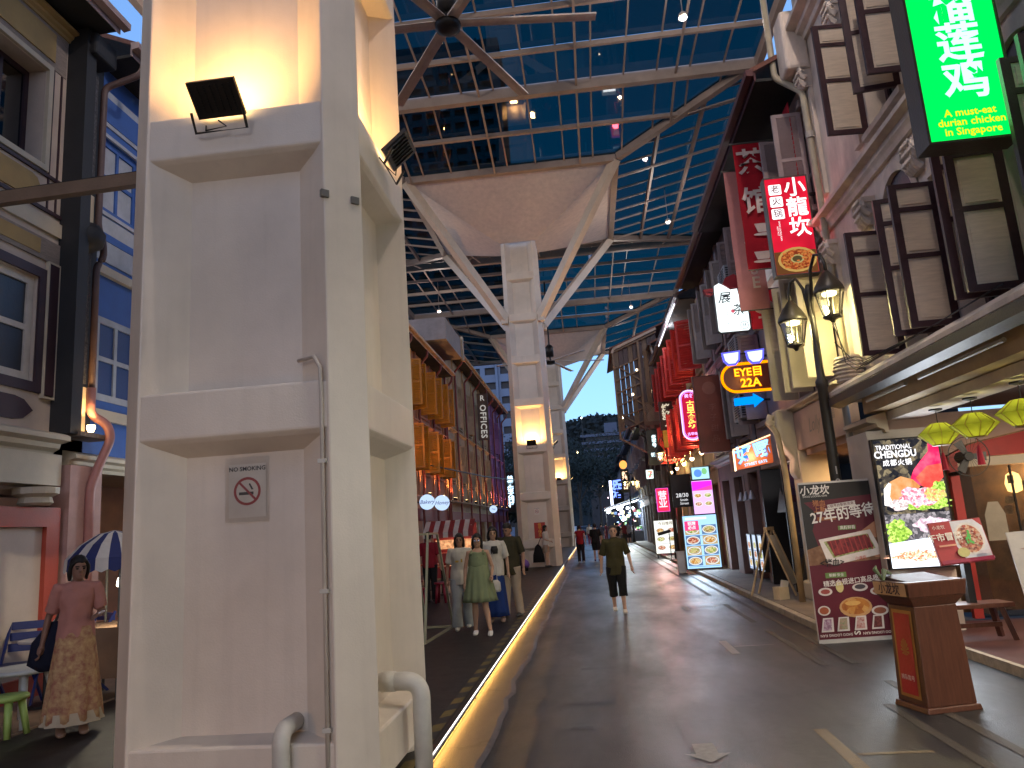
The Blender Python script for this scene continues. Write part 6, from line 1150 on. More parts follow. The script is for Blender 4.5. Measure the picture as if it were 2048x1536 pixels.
BN = thing('bench', 'low dark wooden bench under the noodle sign', 'bench', (4.22, 9.45, .09), 3)
B().box(-.42, -.17, .36, .42, .17, .41).build('seat', M_WALN, BN, bevel=.006)
for sx in (-1, 1):
    for sy in (-1, 1): B().bar((sx * .30, sy * .10, .36), (sx * .38, sy * .15, 0), .055, .055).build('leg', mat('bench_pale', (.30, .20, .10), .5) if sy < 0 and sx < 0 else M_WALN, BN)
B().bar((-.32, 0, .16), (.32, 0, .16), .04, .05).build('stretcher', M_WALN, BN)
WB = thing('leaning_board', 'white board with faint red pattern at the right edge', 'board', (4.75, 8.75, .12), -12)
b_ = B().plate([(-.22, 0.0), (.22, 0.02), (.24, .95), (-.28, .92)], 0, .03); wbp = b_.build('board', mat('board_white', (.55, .50, .44), .5), WB, (0, 0, .25), (R(-8), 0, 0)); prints(wbp, [('p', [(x, z + .07), (x + .012, z + .012), (x + .07, z), (x + .012, z - .012), (x, z - .07), (x - .012, z - .012), (x - .07, z), (x - .012, z + .012)], ink((.42, .28, .24))) for x, z in ((-.12, .74), (.1, .55), (-.1, .38), (.12, .22))], -.003)
for sx in (-.2, .2): B().bar((sx, .02, .27), (sx, .16, 0), .03, .03).build('leg', M_WALN, WB)
B().box(-.02, -.05, 1.16, .05, .0, 1.62).build('paper_strip', mat('board_white', (.55, .50, .44), .5), WB)
# A-board in front of the dark shop
AB = thing('a_board', 'pale wooden A-board easel standing on the pavement by the dark shop', 'a-board', (3.42, 15.4, .105), 62)
for s_ in (-1, 1):
    for x in (-.26, .22): B().bar((x, 0, 1.25), (x, s_ * .42, 0), .05, .03).build('leg', mat('pale_wood', (.46, .34, .20), .6, var=.2, scale=6), AB)
B().bar((-.28, 0, 1.25), (.24, 0, 1.25), .06, .06).build('rail', mat('pale_wood', (.46, .34, .20), .6), AB); B().add([(-.23, -.05, 1.12), (.19, -.05, 1.12), (.19, -.36, .2), (-.23, -.36, .2)], [(0, 1, 2, 3)]).build('paper', mat('board_white', (.55, .50, .44), .5), AB)
bx_ = thing('paper_stack', 'small cream carton with papers at the foot of the column', 'carton', (3.30, 14.55, .105), 20); B().box(-.10, -.10, 0, .10, .10, .22).build('carton', mat('carton_cream', (.55, .45, .30), .7), bx_); B().box(-.06, -.06, .2, .05, .02, .34).build('paper', mat('board_white', (.55, .50, .44), .5), bx_, rot=(R(8), R(12), 0))
MP = thing('menu_stand', 'thin black music-stand style menu holder near the far photo board', 'menu stand', (2.95, 30.5, 0.1)); B().vtube([(0, 0, 0), (0, 0, 1.15)], .015, 6).build('pole', M_BLACK, MP); B().box(-.25, -.1, 1.12, .25, .12, 1.16).build('tray', M_BLACK, MP, rot=(R(20), R(-12), 0)); B().lathe([(.18, 0), (.16, .02)], 12).build('base', M_BLACK, MP)
TN = thing('tissue_stand', 'slim white box stand at the corner of the blue menu lightbox', 'stand', (2.62, 24.2, 0.0)); B().box(-.12, -.1, 0, .12, .1, .62).build('body', mat('plastic_white', (.6, .58, .56), .4), TN, bevel=.02); B().box(-.13, -.11, .62, .13, .11, .66).build('cap', mat('plastic_white', (.6, .58, .56), .4), TN)
# air conditioners on the mauve houses
M_AC = mat('ac_case', (.40, .40, .42), .5, var=.1)
def aircon(Y_, z, label):
    a = thing('air_conditioner', label, 'air conditioner', (3.62, Y_, z), -90, 'air conditioner units on the facades'); B().box(-.42, -.16, 0, .42, .16, .58).build('case', M_AC, a, bevel=.02)
    v = B()
    for k in range(9): v.box(.43, -.13, .05 + k * .055, .435, .13, .075 + k * .055); v.box(-.2, -.168, .05 + k * .055, .36, -.162, .075 + k * .055)
    v.build('vent', M_BLACK, a)
    for sx in (-.3, .3): B().bar((sx, .22, -.05), (sx, -.14, -.03), .03, .03).build('bracket', M_GREYCASE, a)
aircon(17.3, 3.75, 'air conditioner unit behind the blue arrow'); aircon(17.0, 5.0, 'air conditioner unit behind the spectacles sign'); aircon(16.6, 5.9, 'air conditioner unit beside the white tea lightbox'); aircon(17.2, 6.7, 'highest air conditioner unit, above the white tea lightbox')
# tie bar from the near pillar to the left house, and the thin cable on its other side
tb_ = thing('tie_bar', 'brown steel bar running from the near pillar to the left houses', 'tie bar', (-3.1, 6.0, 5.05)); B().bar((0, 0, 0), (-4.2, .2, -.0), .08, .12).build('bar', mat('brown_bar', (.17, .11, .07), .5), tb_); B().bar((0, 0.0, .075), (-4.2, .2, .075), .02, .02).build('cable', M_BLACK, tb_)
cb = thing('cable', 'dark cable strung across below the left terrace windows', 'cable', (-6.8, 30.0, 4.55)); B().vtube([(0, 0, 0), (1.5, 9, -.12), (3.2, 24, .25)], .035, 6).build('wire', M_BLACK, cb)
# ================================================================ left deck objects
def stool(loc, label, m, h=.32, r=.17):
    s = thing('stool', label, 'stool', loc); B().lathe([(r * .9, h), (r, h + .015), (r, h + .04), (r * .92, h + .05)], 20).build('seat', m, s, smooth=True)
    for k in range(4): a = k * math.pi / 2 + .7; B().vtube([(r * .6 * math.cos(a), r * .6 * math.sin(a), h), (r * .95 * math.cos(a), r * .95 * math.sin(a), 0)], [.035, .028], 8).build('leg', m, s, smooth=True)
    return s
stool((-5.62, 6.98, .085), 'lime green childrens stool at the left edge', mat('lime_plastic', (.38, .55, .14), .4))
T_ = stool((-5.85, 7.45, .085), 'white round childrens table behind the lime stool', mat('white_plastic', (.52, .54, .52), .4), .50, .34); T_['category'] = 'table'; T_.name = 'round_table'
def fold_chair(loc, rz, label):
    c = thing('folding_chair', label, 'chair', loc, rz, 'blue slatted folding chairs'); m = mat('navy_paint', (.012, .022, .12), .4)
    for k in range(4): B().box(-.22, -.2 + k * .11, .44, .22, -.11 + k * .11, .46).build('seat_slat', m, c)
    for k in range(3): B().bar((-.22, .24 + k * .02, .62 + k * .12), (.22, .24 + k * .02, .62 + k * .12), .02, .09).build('back_slat', m, c)
    for sx in (-.2, .2): B().bar((sx, .30, .92), (sx, -.22, 0), .025, .03).build('leg', m, c); B().bar((sx * .9, -.2, .45), (sx * .9, .25, 0), .025, .03).build('leg', m, c)
    return c
fold_chair((-6.62, 8.35, .085), 20, 'navy slatted folding chair by the framed panel, further left'); fold_chair((-6.30, 8.95, .085), -30, 'navy slatted folding chair nearer the striped cart')
BT = thing('bistro_table', 'small pale bistro table top between the navy chairs', 'table', (-6.25, 8.30, .085)); B().lathe([(.28, .70), (.29, .715), (.28, .73)], 20).build('top', mat('table_pale', (.5, .46, .42), .4), BT); B().vtube([(0, 0, 0), (0, 0, .70)], .025, 8).build('pole', M_BLACK, BT); B().lathe([(.2, 0), (.18, .03)], 14).build('base', M_BLACK, BT)
FM = thing('folded_menu', 'white folded paper menu tent on the bistro table', 'menu', (-5.95, 8.6, .82)); B().add([(-.16, 0, 0), (.16, 0, .02), (.02, .05, .20), (-.16, .14, 0), (.16, .14, .02)], [(0, 1, 2), (3, 4, 2), (0, 2, 3), (1, 4, 2)]).build('sheet', M_PAPER, FM); FM.location = (-6.22, 8.28, .815)
# striped cart
CT = thing('striped_cart', 'small cart under a scalloped navy and white striped canopy behind the woman in pink', 'cart', (-5.78, 8.75, .085)); n_ = 12; cv = B(); W_ = .50
ns = mat('canvas_navy', (.02, .03, .12), .8); wsx = mat('canvas_white', (.52, .50, .47), .8); Rn = 24
for k in range(Rn):   # shallow pyramid dome in stripes with a scalloped valance
    a0, a1 = 2 * math.pi * k / Rn, 2 * math.pi * (k + 1) / Rn; cv.mi(k % 2); q = lambda a, r_, z_: (r_ * math.cos(a), r_ * math.sin(a) * 1.1, z_)
    prf = [(.0, 1.90), (.18, 1.86), (.36, 1.74), (.50, 1.58)]
    for (r0, z0), (r1, z1) in zip(prf[:-1], prf[1:]): cv.face([q(a0, r0 + .001, z0), q(a1, r0 + .001, z0), q(a1, r1, z1), q(a0, r1, z1)])
    cv.face([q(a0, .50, 1.58), q(a1, .50, 1.58), q(a1, .51, 1.45), q((a0 + a1) / 2, .51, 1.42), q(a0, .51, 1.45)])
cv.build('canopy', [ns, wsx], CT)
for k in range(4): a0 = k * math.pi / 2 + .78; B().vtube([(.42 * math.cos(a0), .45 * math.sin(a0), 0), (.42 * math.cos(a0), .45 * math.sin(a0), 1.62)], .016, 8).build('post', M_GREYCASE, CT)
B().box(-.40, -.40, .25, .40, .42, .80).build('counter', mat('cart_wood', (.20, .12, .07), .6), CT); B().lathe([(.01, .16), (.07, .08), (.08, 0), (.03, -.03)], 12, (.30, -.25, 1.25)).build('hanging_bulb', emi('cart_bulb', (1.0, .9, .7), 6), CT); lamp(CT, 'POINT', (.30, -.25, 1.15), 7, (1, .85, .6), .06)
ls = box_sign('shop_sign', 'pale blue shop sign with black characters beside the near pillar', 'sign', -6.1, -5.1, 2.48, 2.92, 11.6, .08, emi('pale_sign', (.55, .72, .80), .7), M_GREYCASE); words('静茶', .22, ink((.02, .02, .02)), ls, -.12, .06, -.004, .03); words('素食馆', .10, ink((.02, .02, .02)), ls, -.1, -.15, -.004, .02); lamp(ls, 'AREA', (0, -.05, 0), 6, (.8, .9, 1), .5, (R(-90), 0, 0))
# empty A-frame and red dining furniture beyond the near pillar
AF = thing('easel_stand', 'empty greenish metal A-frame standing on the dark deck', 'easel', (-2.62, 12.5, .07)); mf = mat('frame_steel', (.30, .30, .20), .4, .4)
for y0 in (-.85,): 
    for p, q in (((-.02, -.95, 0), (-.06, -.25, 1.62)), ((.06, .95, 0), (.0, .20, 1.62)), ((-.06, -.25, 1.62), (0, .2, 1.62)), ((-.02, -.95, .02), (.06, .95, .02)), ((-.42, -.95, 0.0), (-.40, -.25, 1.62)), ((-.42, .95, 0), (-.40, .2, 1.62)), ((-.42, -.95, .02), (-.02, -.95, .02)), ((-.42, .95, .02), (.06, .95, .02)), ((-.40, -.25, 1.62), (-.06, -.25, 1.62))): B().bar(p, q, .035, .035).build('bar', mf, AF)
M_REDP = mat('red_plastic', (.22, .012, .03), .35)
for k, (x, y) in enumerate(((-3.9, 16.6), (-4.5, 17.2), (-3.7, 18.2), (-4.6, 19.4), (-4.3, 15.2))): stool((x, y, .07), ('maroon plastic stool in front of the red-shirted diner', 'maroon plastic stool behind the first one', 'maroon stool nearest the girl in white', 'maroon stool furthest back by the kiosk', 'maroon stool half hidden by the near pillar')[k], M_REDP, .43, .18)
for k, (x, y) in enumerate(((-4.15, 20.6), (-5.0, 22.5))):
    t = thing('dining_table', ('glowing orange-topped dining table on the deck', 'second orange-topped table further back')[k], 'table', (x, y, .07)); B().box(-.45, -.4, .72, .45, .4, .75).build('top', mat('orange_top', (.55, .12, .02), .4), t, bevel=.01); B().vtube([(0, 0, 0), (0, 0, .72)], .04, 8).build('pole', M_BLACK, t); B().lathe([(.28, 0), (.25, .03)], 14).build('base', M_BLACK, t)
KS = thing('kiosk', 'red food kiosk with a white striped awning on the deck', 'kiosk', (-5.3, 28.5, .07)); KS.scale = (.85, .85, .85); B().box(-1.0, -.6, 0, 1.0, .8, 1.05).build('counter', mat('kiosk_red', (.32, .03, .03), .5), KS); B().box(-1.0, .75, 1.05, 1.0, .8, 2.3).build('back', M_REDG, KS)
aw = B()
for k in range(10): aw.mi(k % 2); x = -1.1 + k * .22; aw.face([(x, -.95, 1.95), (x + .22, -.95, 1.95), (x + .22, -.2, 2.45), (x, -.2, 2.45)]); aw.face([(x, -.95, 1.95), (x + .22, -.95, 1.95), (x + .22, -.96, 1.72), (x, -.96, 1.72)])
aw.build('awning', [wsx, M_REDG], KS); B().box(-.9, .70, 1.2, .9, .74, 1.6).build('menu_light', emi('kiosk_warm', (1.0, .45, .2), 0.5, .5, 9), KS)
for sx in (-.98, .98): B().box(sx - .03, -.6, 1.05, sx + .03, -.54, 2.2).build('post', mat('kiosk_white', (.6, .55, .52), .5), KS)
lamp(KS, 'POINT', (0, -.2, 1.8), 8, (1, .6, .35), .1)
# ================================================================ bright far stall, far traffic
ST = thing('market_stall', 'brilliantly lit market stall spilling onto the far right pavement', 'stall', (2.6, 60.0, .1)); rd = random.Random(6)
B().box(-1.2, 0, 0, 1.4, 9, .8).build('counter', mat('stall_dark', (.06, .06, .07), .6), ST)
B().add([(-1.6, -.3, 2.7), (1.4, -.3, 3.5), (1.4, 10, 3.5), (-1.6, 10, 2.7), (-1.6, -.3, 2.64), (1.4, -.3, 3.44), (1.4, 10, 3.44), (-1.6, 10, 2.64)], [(0, 1, 2, 3), (7, 6, 5, 4), (0, 4, 5, 1), (3, 0, 4, 7)]).build('awning', mat('stall_canvas', (.30, .34, .42), .7), ST)
gc = [mat('stall_goods_%d' % k, c, .5, var=.4, scale=9) for k, c in enumerate(((.5, .5, .55), (.2, .4, .15), (.5, .12, .15), (.15, .25, .5), (.55, .45, .2)))]
for k in range(70): x, y, z = rd.uniform(-1.1, 1.2), rd.uniform(0, 2.5), .8 + rd.uniform(0, 1.5) * (1 if rd.random() > .4 else .1); s_ = rd.uniform(.08, .26); B().box(x, y, z, x + s_, y + s_, z + s_ * rd.uniform(.6, 1.5)).build('goods', gc[k % 5], ST)
for k in range(11): x, y, z = rd.uniform(-1.4, 1.2), rd.uniform(-.2, 1.0), rd.uniform(1.7, 2.7); B().lathe([(.02, .1), (.10, .04), (.11, -.04), (.03, -.1)], 10, (x, y, z)).build('bulb', emi('stall_bulb', (.85, .94, 1.0), 14), ST, smooth=True)
for k in range(3): B().bar((-1.5, .2 + k * 1.6, 2.55), (1.3, .2 + k * 1.6, 3.2), .08, .05).build('tube_lamp', emi('stall_tube', (.85, .95, 1.0), 7), ST)
lamp(ST, 'AREA', (-.2, .6, 2.5), 190, (.82, .93, 1.0), 2.0, (R(-25), R(-20), 0))
for sx in (-1.5, 1.3): B().vtube([(sx, -.2, 0), (sx, -.2, 2.75 + (sx > 0) * .7)], .03, 6).build('post', M_BLACK, ST)
nb = thing('neon_sign', 'blue neon signs cluster far down the right side', 'sign', (2.7, 75, 4.2)); words('乐\n活', 1.0, emi('neon_far_blue', (.15, .25, 1.0), 1.6), nb, 0, .6, 0, .04, line=.8); B().box(-.75, 0, -.9, -.5, .1, 1.5).build('strip', emi('neon_far_white', (.7, .75, 1.0), 2.0), nb); B().box(-.4, .05, -1.0, .6, .12, 1.6).build('backing', M_BLACK, nb); B().bar((0, .1, 0), (1.4, .1, 0), .06, .06).build('bracket', M_BLACK, nb)
def car(loc, rz, label, col):
    c = thing('car', label, 'car', loc, rz, 'cars stopped at the far end'); pm = mat('paint_' + label[:6].strip(), col, .3, .3)
    b = B().prof([(-2.1, .35), (-2.15, .75), (-1.9, .95), (-1.35, 1.02), (-.9, 1.42), (.7, 1.45), (1.3, 1.02), (2.0, .85), (2.1, .4)], -.85, .85); b.build('body', pm, c, bevel=.08)
    B().prof([(-1.30, 1.03), (-.88, 1.38), (.66, 1.40), (1.18, 1.03)], -.87, .87).build('window', mat('car_glass', (.02, .02, .025), .1), c)
    for sx in (-.75, .75):
        for sy in (-1.3, 1.35): B().vtube([(sx - .1, sy, .31), (sx + .1, sy, .31)], .31, 16).build('wheel', M_BLACK, c)
        B().box(sx * .86 - .14, -2.17, .66, sx * .86 + .14, -2.10, .82).build('tail_light', emi('tail_red', (1.0, .02, .06), 5.0), c)
    return c
car((-.9, 96, 0), 0, 'dark car with red tail lights stopped at the far end of the street', (.03, .03, .035)); car((-3.0, 104, 0), 0, 'white car at the far junction with red tail lights', (.5, .5, .5))
rd = random.Random(15)
for k in range(14):
    fl = thing('distant_lamp', 'far point of light number %s in the dark city beyond the street' % ('one two three four five six seven eight nine ten eleven twelve thirteen fourteen'.split()[k]), 'lamp', (rd.uniform(-9, 8), rd.uniform(150, 240), rd.uniform(4, 26)), 0, 'tiny lights in the dark beyond'); s_ = .12 + .1 * rd.random(); z_ = fl.location.z
    B().lathe([(.02, .2), (s_, 0), (.02, -.2)], 8).build('bulb', emi(('city_warm', 'city_white', 'city_pink')[k % 3], ((1, .7, .35), (.9, .95, 1), (1, .6, .8))[k % 3], 6), fl); B().vtube([(0, 0, -.2), (0, 0, -z_)], .06, 6).build('pole', M_BLACK, fl)
# dark trees at the end of the street
def tree(loc, h, r, label, seed):
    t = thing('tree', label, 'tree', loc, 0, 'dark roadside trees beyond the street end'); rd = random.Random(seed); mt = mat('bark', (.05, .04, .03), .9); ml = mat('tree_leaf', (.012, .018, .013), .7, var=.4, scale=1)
    B().vtube([(0, 0, 0), (.1, 0, h * .3), (0, .1, h * .6)], [.35, .25, .12], 8).build('trunk', mt, t)
    for k in range(5): a = k * 1.26; B().vtube([(0, 0, h * .35), (r * .35 * math.cos(a), r * .35 * math.sin(a), h * .6), (r * .7 * math.cos(a), r * .7 * math.sin(a), h * .78)], [.14, .09, .04], 6).build('limb', mt, t)
    c = B(); cl = [(rd.gauss(0, r * .42), rd.gauss(0, r * .42), h * .72 + rd.gauss(0, h * .13)) for _ in range(26)]
    for k in range(2600):
        x, y, z = cl[k % 26]; p = Vector((x + rd.gauss(0, r * .16), y + rd.gauss(0, r * .16), z + rd.gauss(0, h * .05))); a = Vector((rd.uniform(-1, 1), rd.uniform(-1, 1), rd.uniform(-1, 1))).normalized(); b2 = a.orthogonal().normalized(); s = rd.uniform(.18, .4); c.face([p - a * s, p - b2 * s * .5, p + a * s, p + b2 * s * .5])
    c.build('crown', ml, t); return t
for k, (x, y, h, r, n) in enumerate(((-9, 118, 12, 5, 'left of the far junction'), (-2, 135, 15, 6.5, 'straight down the street'), (6, 128, 13, 5.5, 'right of the far junction'), (2, 165, 20, 8, 'tallest, behind the junction'), (-14, 140, 17, 7, 'beside the tower'), (10, 170, 18, 8, 'behind the right terrace end'))): tree((x, y, 0), h, r, 'dark leafy tree ' + n, 70 + k)
tree((-8.3, 66, 0), 6.5, 2.4, 'lit street tree at the end of the left terrace', 99)
# ================================================================ people
def solid(b, voxel, m, name, parent, smooth=4, disp=0.0, dscale=9.0):
    """weld overlapping tubes into one continuous surface"""
    me = b.mesh(name, m); bm = bmesh.new(); bm.from_mesh(me); bmesh.ops.recalc_face_normals(bm, faces=bm.faces); bm.to_mesh(me); bm.free()
    o = bpy.data.objects.new('t', me)
    r = o.modifiers.new('r', 'REMESH'); r.mode = 'VOXEL'; r.voxel_size = voxel; r.use_smooth_shade = True
    s = o.modifiers.new('s', 'SMOOTH'); s.iterations = smooth; s.factor = 0.5
    nm = baked(o)
    bpy.data.objects.remove(o); bpy.data.meshes.remove(me)
    if disp:
        from mathutils import noise
        cs = [v.co.copy() for v in nm.vertices]; ns = [v.normal.copy() for v in nm.vertices]; fl = []
        for c_, n_ in zip(cs, ns):
            q = noise.noise(Vector((c_.x * dscale, c_.y * dscale, c_.z * dscale * .45))) * disp + abs(disp) * .35; fl += (c_ + n_ * q)[:]
        nm.vertices.foreach_set('co', fl); nm.update()
    nm.name = name; nm.materials.clear(); nm.materials.append(m); return place(nm, name, parent, smooth=True)
def person(label, loc, rz, height, skin, hair, top, bottom, pose, shoes=(0.6, 0.58, 0.54), voxel=0.011, hair_len=0.0, head=(0, 0), female=False, bald=0.0, dress=None, kids=None):
    """standing figure facing -y; pose gives knee/ankle/elbow/wrist offsets per side"""
    P = thing('person', label, 'person', loc, rz); k = height / 1.70; P.scale = (k, k, k)
    sh = .165 if female else .185; hp = .088; J = {}
    for s, n in ((-1, 'r'), (1, 'l')):
        J['sh' + n] = Vector((s * sh, 0, 1.395)); J['hip' + n] = Vector((s * hp, 0, .90))
        kx, ky, ax, ay, az = pose.get('leg' + n, (0, -.01, 0, 0, 0))
        J['kn' + n] = Vector((s * (hp + .005) + kx, ky, .49 + az * .5)); J['an' + n] = Vector((s * (hp + .01) + ax, ay, .085 + az))
        ex, ey, ez, wx, wy, wz = pose.get('arm' + n, (.06, .03, 1.12, .07, -.02, .87)); ex += .018; wx += .022
        J['el' + n] = Vector((s * (sh + ex), ey, ez)); J['wr' + n] = Vector((s * (sh + wx), wy, wz))
    ms = mat('skin_' + '%d' % int(skin[0] * 1000), skin, .5, var=.08, scale=12, bump=0)
    b = B(); tw = .9 if female else 1.0
    b.rings([(.80, .10, .09, 0, .01), (.86, .155, .115, 0, .012), (.93, .165, .12, 0, .01), (1.06, .135 * tw, .098, 0, 0), (1.18, .145 * tw, .105, 0, 0), (1.30, .165 * tw, .112, 0, 0), (1.38, .165 * tw, .098, 0, .005), (1.43, .12, .075, 0, .01), (1.46, .062, .06, 0, .008)], 16)
    for n in 'rl':
        s = -1 if n == 'r' else 1; a, e, w_ = J['sh' + n], J['el' + n], J['wr' + n]
        b.vtube([a + Vector((-s * .05, 0, .0)), a, a.lerp(e, .5), e, e.lerp(w_, .4), w_], [.05, .056, .046, .038, .037, .026] if not female else [.042, .046, .038, .033, .032, .023], 10)
        d = (w_ - e).normalized(); side = Vector((0, -1, 0)); side = (side - d * side.dot(d)).normalized(); inn = d.cross(side) * (-s)
        pm = w_ + d * .045; b.vtube([w_ - d * .01, w_ + d * .03, w_ + d * .085], [(.024, .018), (.036, .017), (.034, .014)], 10)
        for f in range(4):
            o0 = w_ + d * .08 + side * (.027 - f * .018); l_ = (.065, .075, .07, .055)[f]; cv_ = inn * (.012 + .004 * f)
            b.vtube([o0, o0 + d * l_ * .5 + cv_ * .4, o0 + d * l_ * .85 + cv_ * 1.6], [.0095, .009, .007], 7)
        t0 = w_ + d * .025 + side * .03; b.vtube([t0 - side * .015, t0 + side * .02 + d * .025, t0 + side * .024 + d * .06 + inn * .01], [.012, .011, .008], 7)
        h, kn, an = J['hip' + n], J['kn' + n], J['an' + n]
        b.vtube([h + Vector((0, 0, .02)), h.lerp(kn, .35), kn + Vector((0, 0, .05)), kn, kn.lerp(an, .3) + Vector((0, .012, 0)), kn.lerp(an, .7), an, an - Vector((0, 0, .04))], [.085, .078, .056, .052, .055, .04, .033, .035], 12)
        b.vtube([an + Vector((0, .05, -.045)), an + Vector((0, 0, -.04)), an + Vector((0, -.09, -.06)), an + Vector((0, -.16, -.066))], [(.03, .03), (.036, .04), (.042, .024), (.03, .014)], 10)
    hb = B(); hb.rings([(1.43, .056, .056, 0, .012), (1.49, .05, .054, 0, .004), (1.53, .05, .055, 0, -.0)], 14)
    hb.rings([(1.478, .026, .026, 0, -.052), (1.492, .042, .052, 0, -.034), (1.52, .058, .074, 0, -.018), (1.555, .067, .086, 0, -.008), (1.60, .073, .095, 0, 0), (1.645, .072, .094, 0, .002), (1.68, .056, .074, 0, .004), (1.698, .026, .034, 0, .004)], 18)
    hb.vtube([(0, -.088, 1.605), (0, -.106, 1.575), (0, -.100, 1.562)], [.010, .014, .011], 8)
    for s in (-1, 1): hb.vtube([(s * .072, .006, 1.60), (s * .078, .008, 1.58), (s * .070, .002, 1.55)], [(.012, .02), (.012, .018), (.008, .01)], 8)
    Rm = Matrix.Translation((0, 0, 1.48)) @ Matrix.Rotation(R(head[0]), 4, 'X') @ Matrix.Rotation(R(head[1]), 4, 'Z') @ Matrix.Translation((0, 0, -1.48)); tr = lambda vs: [tuple(Rm @ Vector(v)) for v in vs]
    hb.v = tr(hb.v); b.add(hb.v, hb.f)
    solid(b, voxel, ms, 'body', P, 3)
    md = mat('eye_dark', (.015, .012, .01), .3); ml = mat('lip', (skin[0] * .6, skin[1] * .35, skin[2] * .35), .5)
    for s in (-1, 1):
        e = B().rings([(1.584, .006, .004, s * .031, -.088), (1.592, .017, .010, s * .031, -.089), (1.600, .006, .004, s * .031, -.088)], 8); e.v = tr(e.v); e.build('eye', md, P)
        e = B().bar((s * .014, -.096, 1.612), (s * .050, -.086, 1.614), .011, .010); e.v = tr(e.v); e.build('eyebrow', mat('hair_%d' % int(hair[0] * 1000), hair, .6), P)
    e = B().rings([(1.526, .006, .004, 0, -.088), (1.532, .022, .009, 0, -.087), (1.538, .006, .004, 0, -.088)], 10); e.v = tr(e.v); e.build('mouth', ml, P)
    # hair
    h = B(); mh = mat('hair_%d' % int(hair[0] * 1000), hair, .6)
    fw = 0 if bald else 1; h.rings([(1.535 + bald * .03, .068, .05, 0, .044), (1.59, .080, .072, 0, .030), (1.635, .0815, .086, 0, .018), (1.655, .080, .094 + .006 * fw, 0, .012 - .008 * fw), (1.685, .070, .088, 0, .008 - .004 * fw + bald * .01), (1.708, .050, .064, 0, .006 + bald * .01), (1.722 - bald * .014, .024, .03, 0, .008)], 18)
    if female:
        for s in (-1, 1): h.vtube([(s * .04, -.075, 1.675), (s * .075, -.035, 1.62), (s * .082, -.012, 1.55), (s * .078, .01, 1.47 - min(hair_len, .12))], [.016, .022, .024, .014], 8)
    if hair_len: h.rings([(1.62, .078, .05, 0, .05), (1.52, .085, .045, 0, .065), (1.44, .095, .04, 0, .085), (1.62 - hair_len, .085, .03, 0, .10), (1.58 - hair_len, .05, .02, 0, .10)], 14)
    h.v = tr(h.v); solid(h, .010, mh, 'hair', P, 3, .006, 40)
    # clothes
    if top:
        c = B(); hem, sl, lo = top['hem'], top['sleeve'], top.get('loose', 1.12)
        lo = 1 + (lo - 1) * .55
        rg = [(hem, .165, .122), (.93, .167, .122), (1.06, .142 * (1 + (lo - 1) * 1.2), .104), (1.18, .150 * tw, .110), (1.30, .172 * tw, .118), (1.385, .170 * tw, .106), (1.435, .125, .086), (1.452, .085, .075)]
        rg = [r_ for r_ in rg if r_[0] >= hem - .001 and (r_[0] == hem or r_[0] > hem + .03)]
        if top.get('tank'): rg = rg[:-2] + [(1.40, .10 * tw, .09)]
        c.rings([(z, rx * lo, ry * lo, 0, .004) for z, rx, ry in rg], 20)
        for n in 'rl':
            if sl <= 0: continue
            s = -1 if n == 'r' else 1; a, e, w_ = J['sh' + n], J['el' + n], J['wr' + n]; q = 1.02 * (1 + (lo - 1.12) * .5); end = a.lerp(e, min(sl, 1)); pts = [a + Vector((-s * .06, 0, .0)), a, a.lerp(end, .5), end]; rr_ = [.058 * q, .062 * q, .060 * q, .060 * q]
            if sl > 1: f_ = e.lerp(w_, sl - 1); pts.append(f_); rr_.append(.042 * q)
            c.vtube(pts, rr_, 12)
        solid(c, voxel, top['mat'], 'shirt', P, 3, .017, 12)
        if top.get('collar'):
            cl = B(); cl.rings([(1.435, .088, .078, 0, .006), (1.475, .070, .068, 0, .010)], 18, False); cl.add([(-.02, -.085, 1.44), (-.065, -.10, 1.40), (-.075, -.07, 1.45), (.02, -.085, 1.44), (.065, -.10, 1.40), (.075, -.07, 1.45)], [(0, 1, 2), (3, 4, 5)]); cl.build('collar', top['mat'], P)
            for q_ in range(6): B().lathe([(.007, -.003), (.007, .003)], 8).build('button', M_BROWN, P, (0, -.128, 1.33 - q_ * .09), (R(90), 0, 0))
    if bottom:
        c = B(); hem, lo = bottom['hem'], bottom.get('loose', 1.15)
        if bottom['kind'] == 'skirt':
            z1 = bottom.get('top', 1.02); fl = bottom['flare']; n = 8; rg = []
            for i in range(n + 1): t = i / n; rg.append((z1 + (hem - z1) * t, .15 + (fl - .15) * t ** .8, .112 + (fl * .85 - .112) * t ** .8, 0, 0.0))
            c.rings(rg, 60, True, bottom.get('wave', .07), bottom.get('folds', 11)); c.build('skirt', bottom['mat'], P, smooth=True)
        else:
            c.rings([(.80, .13, .105, 0, .01), (.86, .172, .128, 0, .012), (.93, .176, .130, 0, .01), (1.02, .158, .118, 0, .004)], 18)
            for n in 'rl':
                hpj, kn, an = J['hip' + n], J['kn' + n], J['an' + n]; a = Vector((hpj.x, hpj.y, hpj.z))
                if hem > kn.z: t = (a.z - hem) / (a.z - kn.z); pts = [a, a.lerp(kn, t * .5), a.lerp(kn, t)]; rr_ = [.095 * lo, .088 * lo, .082 * lo]
                else: t = (kn.z - hem) / max(.01, kn.z - an.z); pts = [a, a.lerp(kn, .5), kn, kn.lerp(an, t * .5), kn.lerp(an, t)]; fl = bottom.get('cuff', .06); rr_ = [.095 * lo, .085 * lo, .068 * lo, (.062 * lo + fl) / 2, fl]
                c.vtube(pts, rr_, 14)
            solid(c, voxel, bottom['mat'], 'trousers' if hem < .3 else 'shorts', P, 3, -.008, 10)
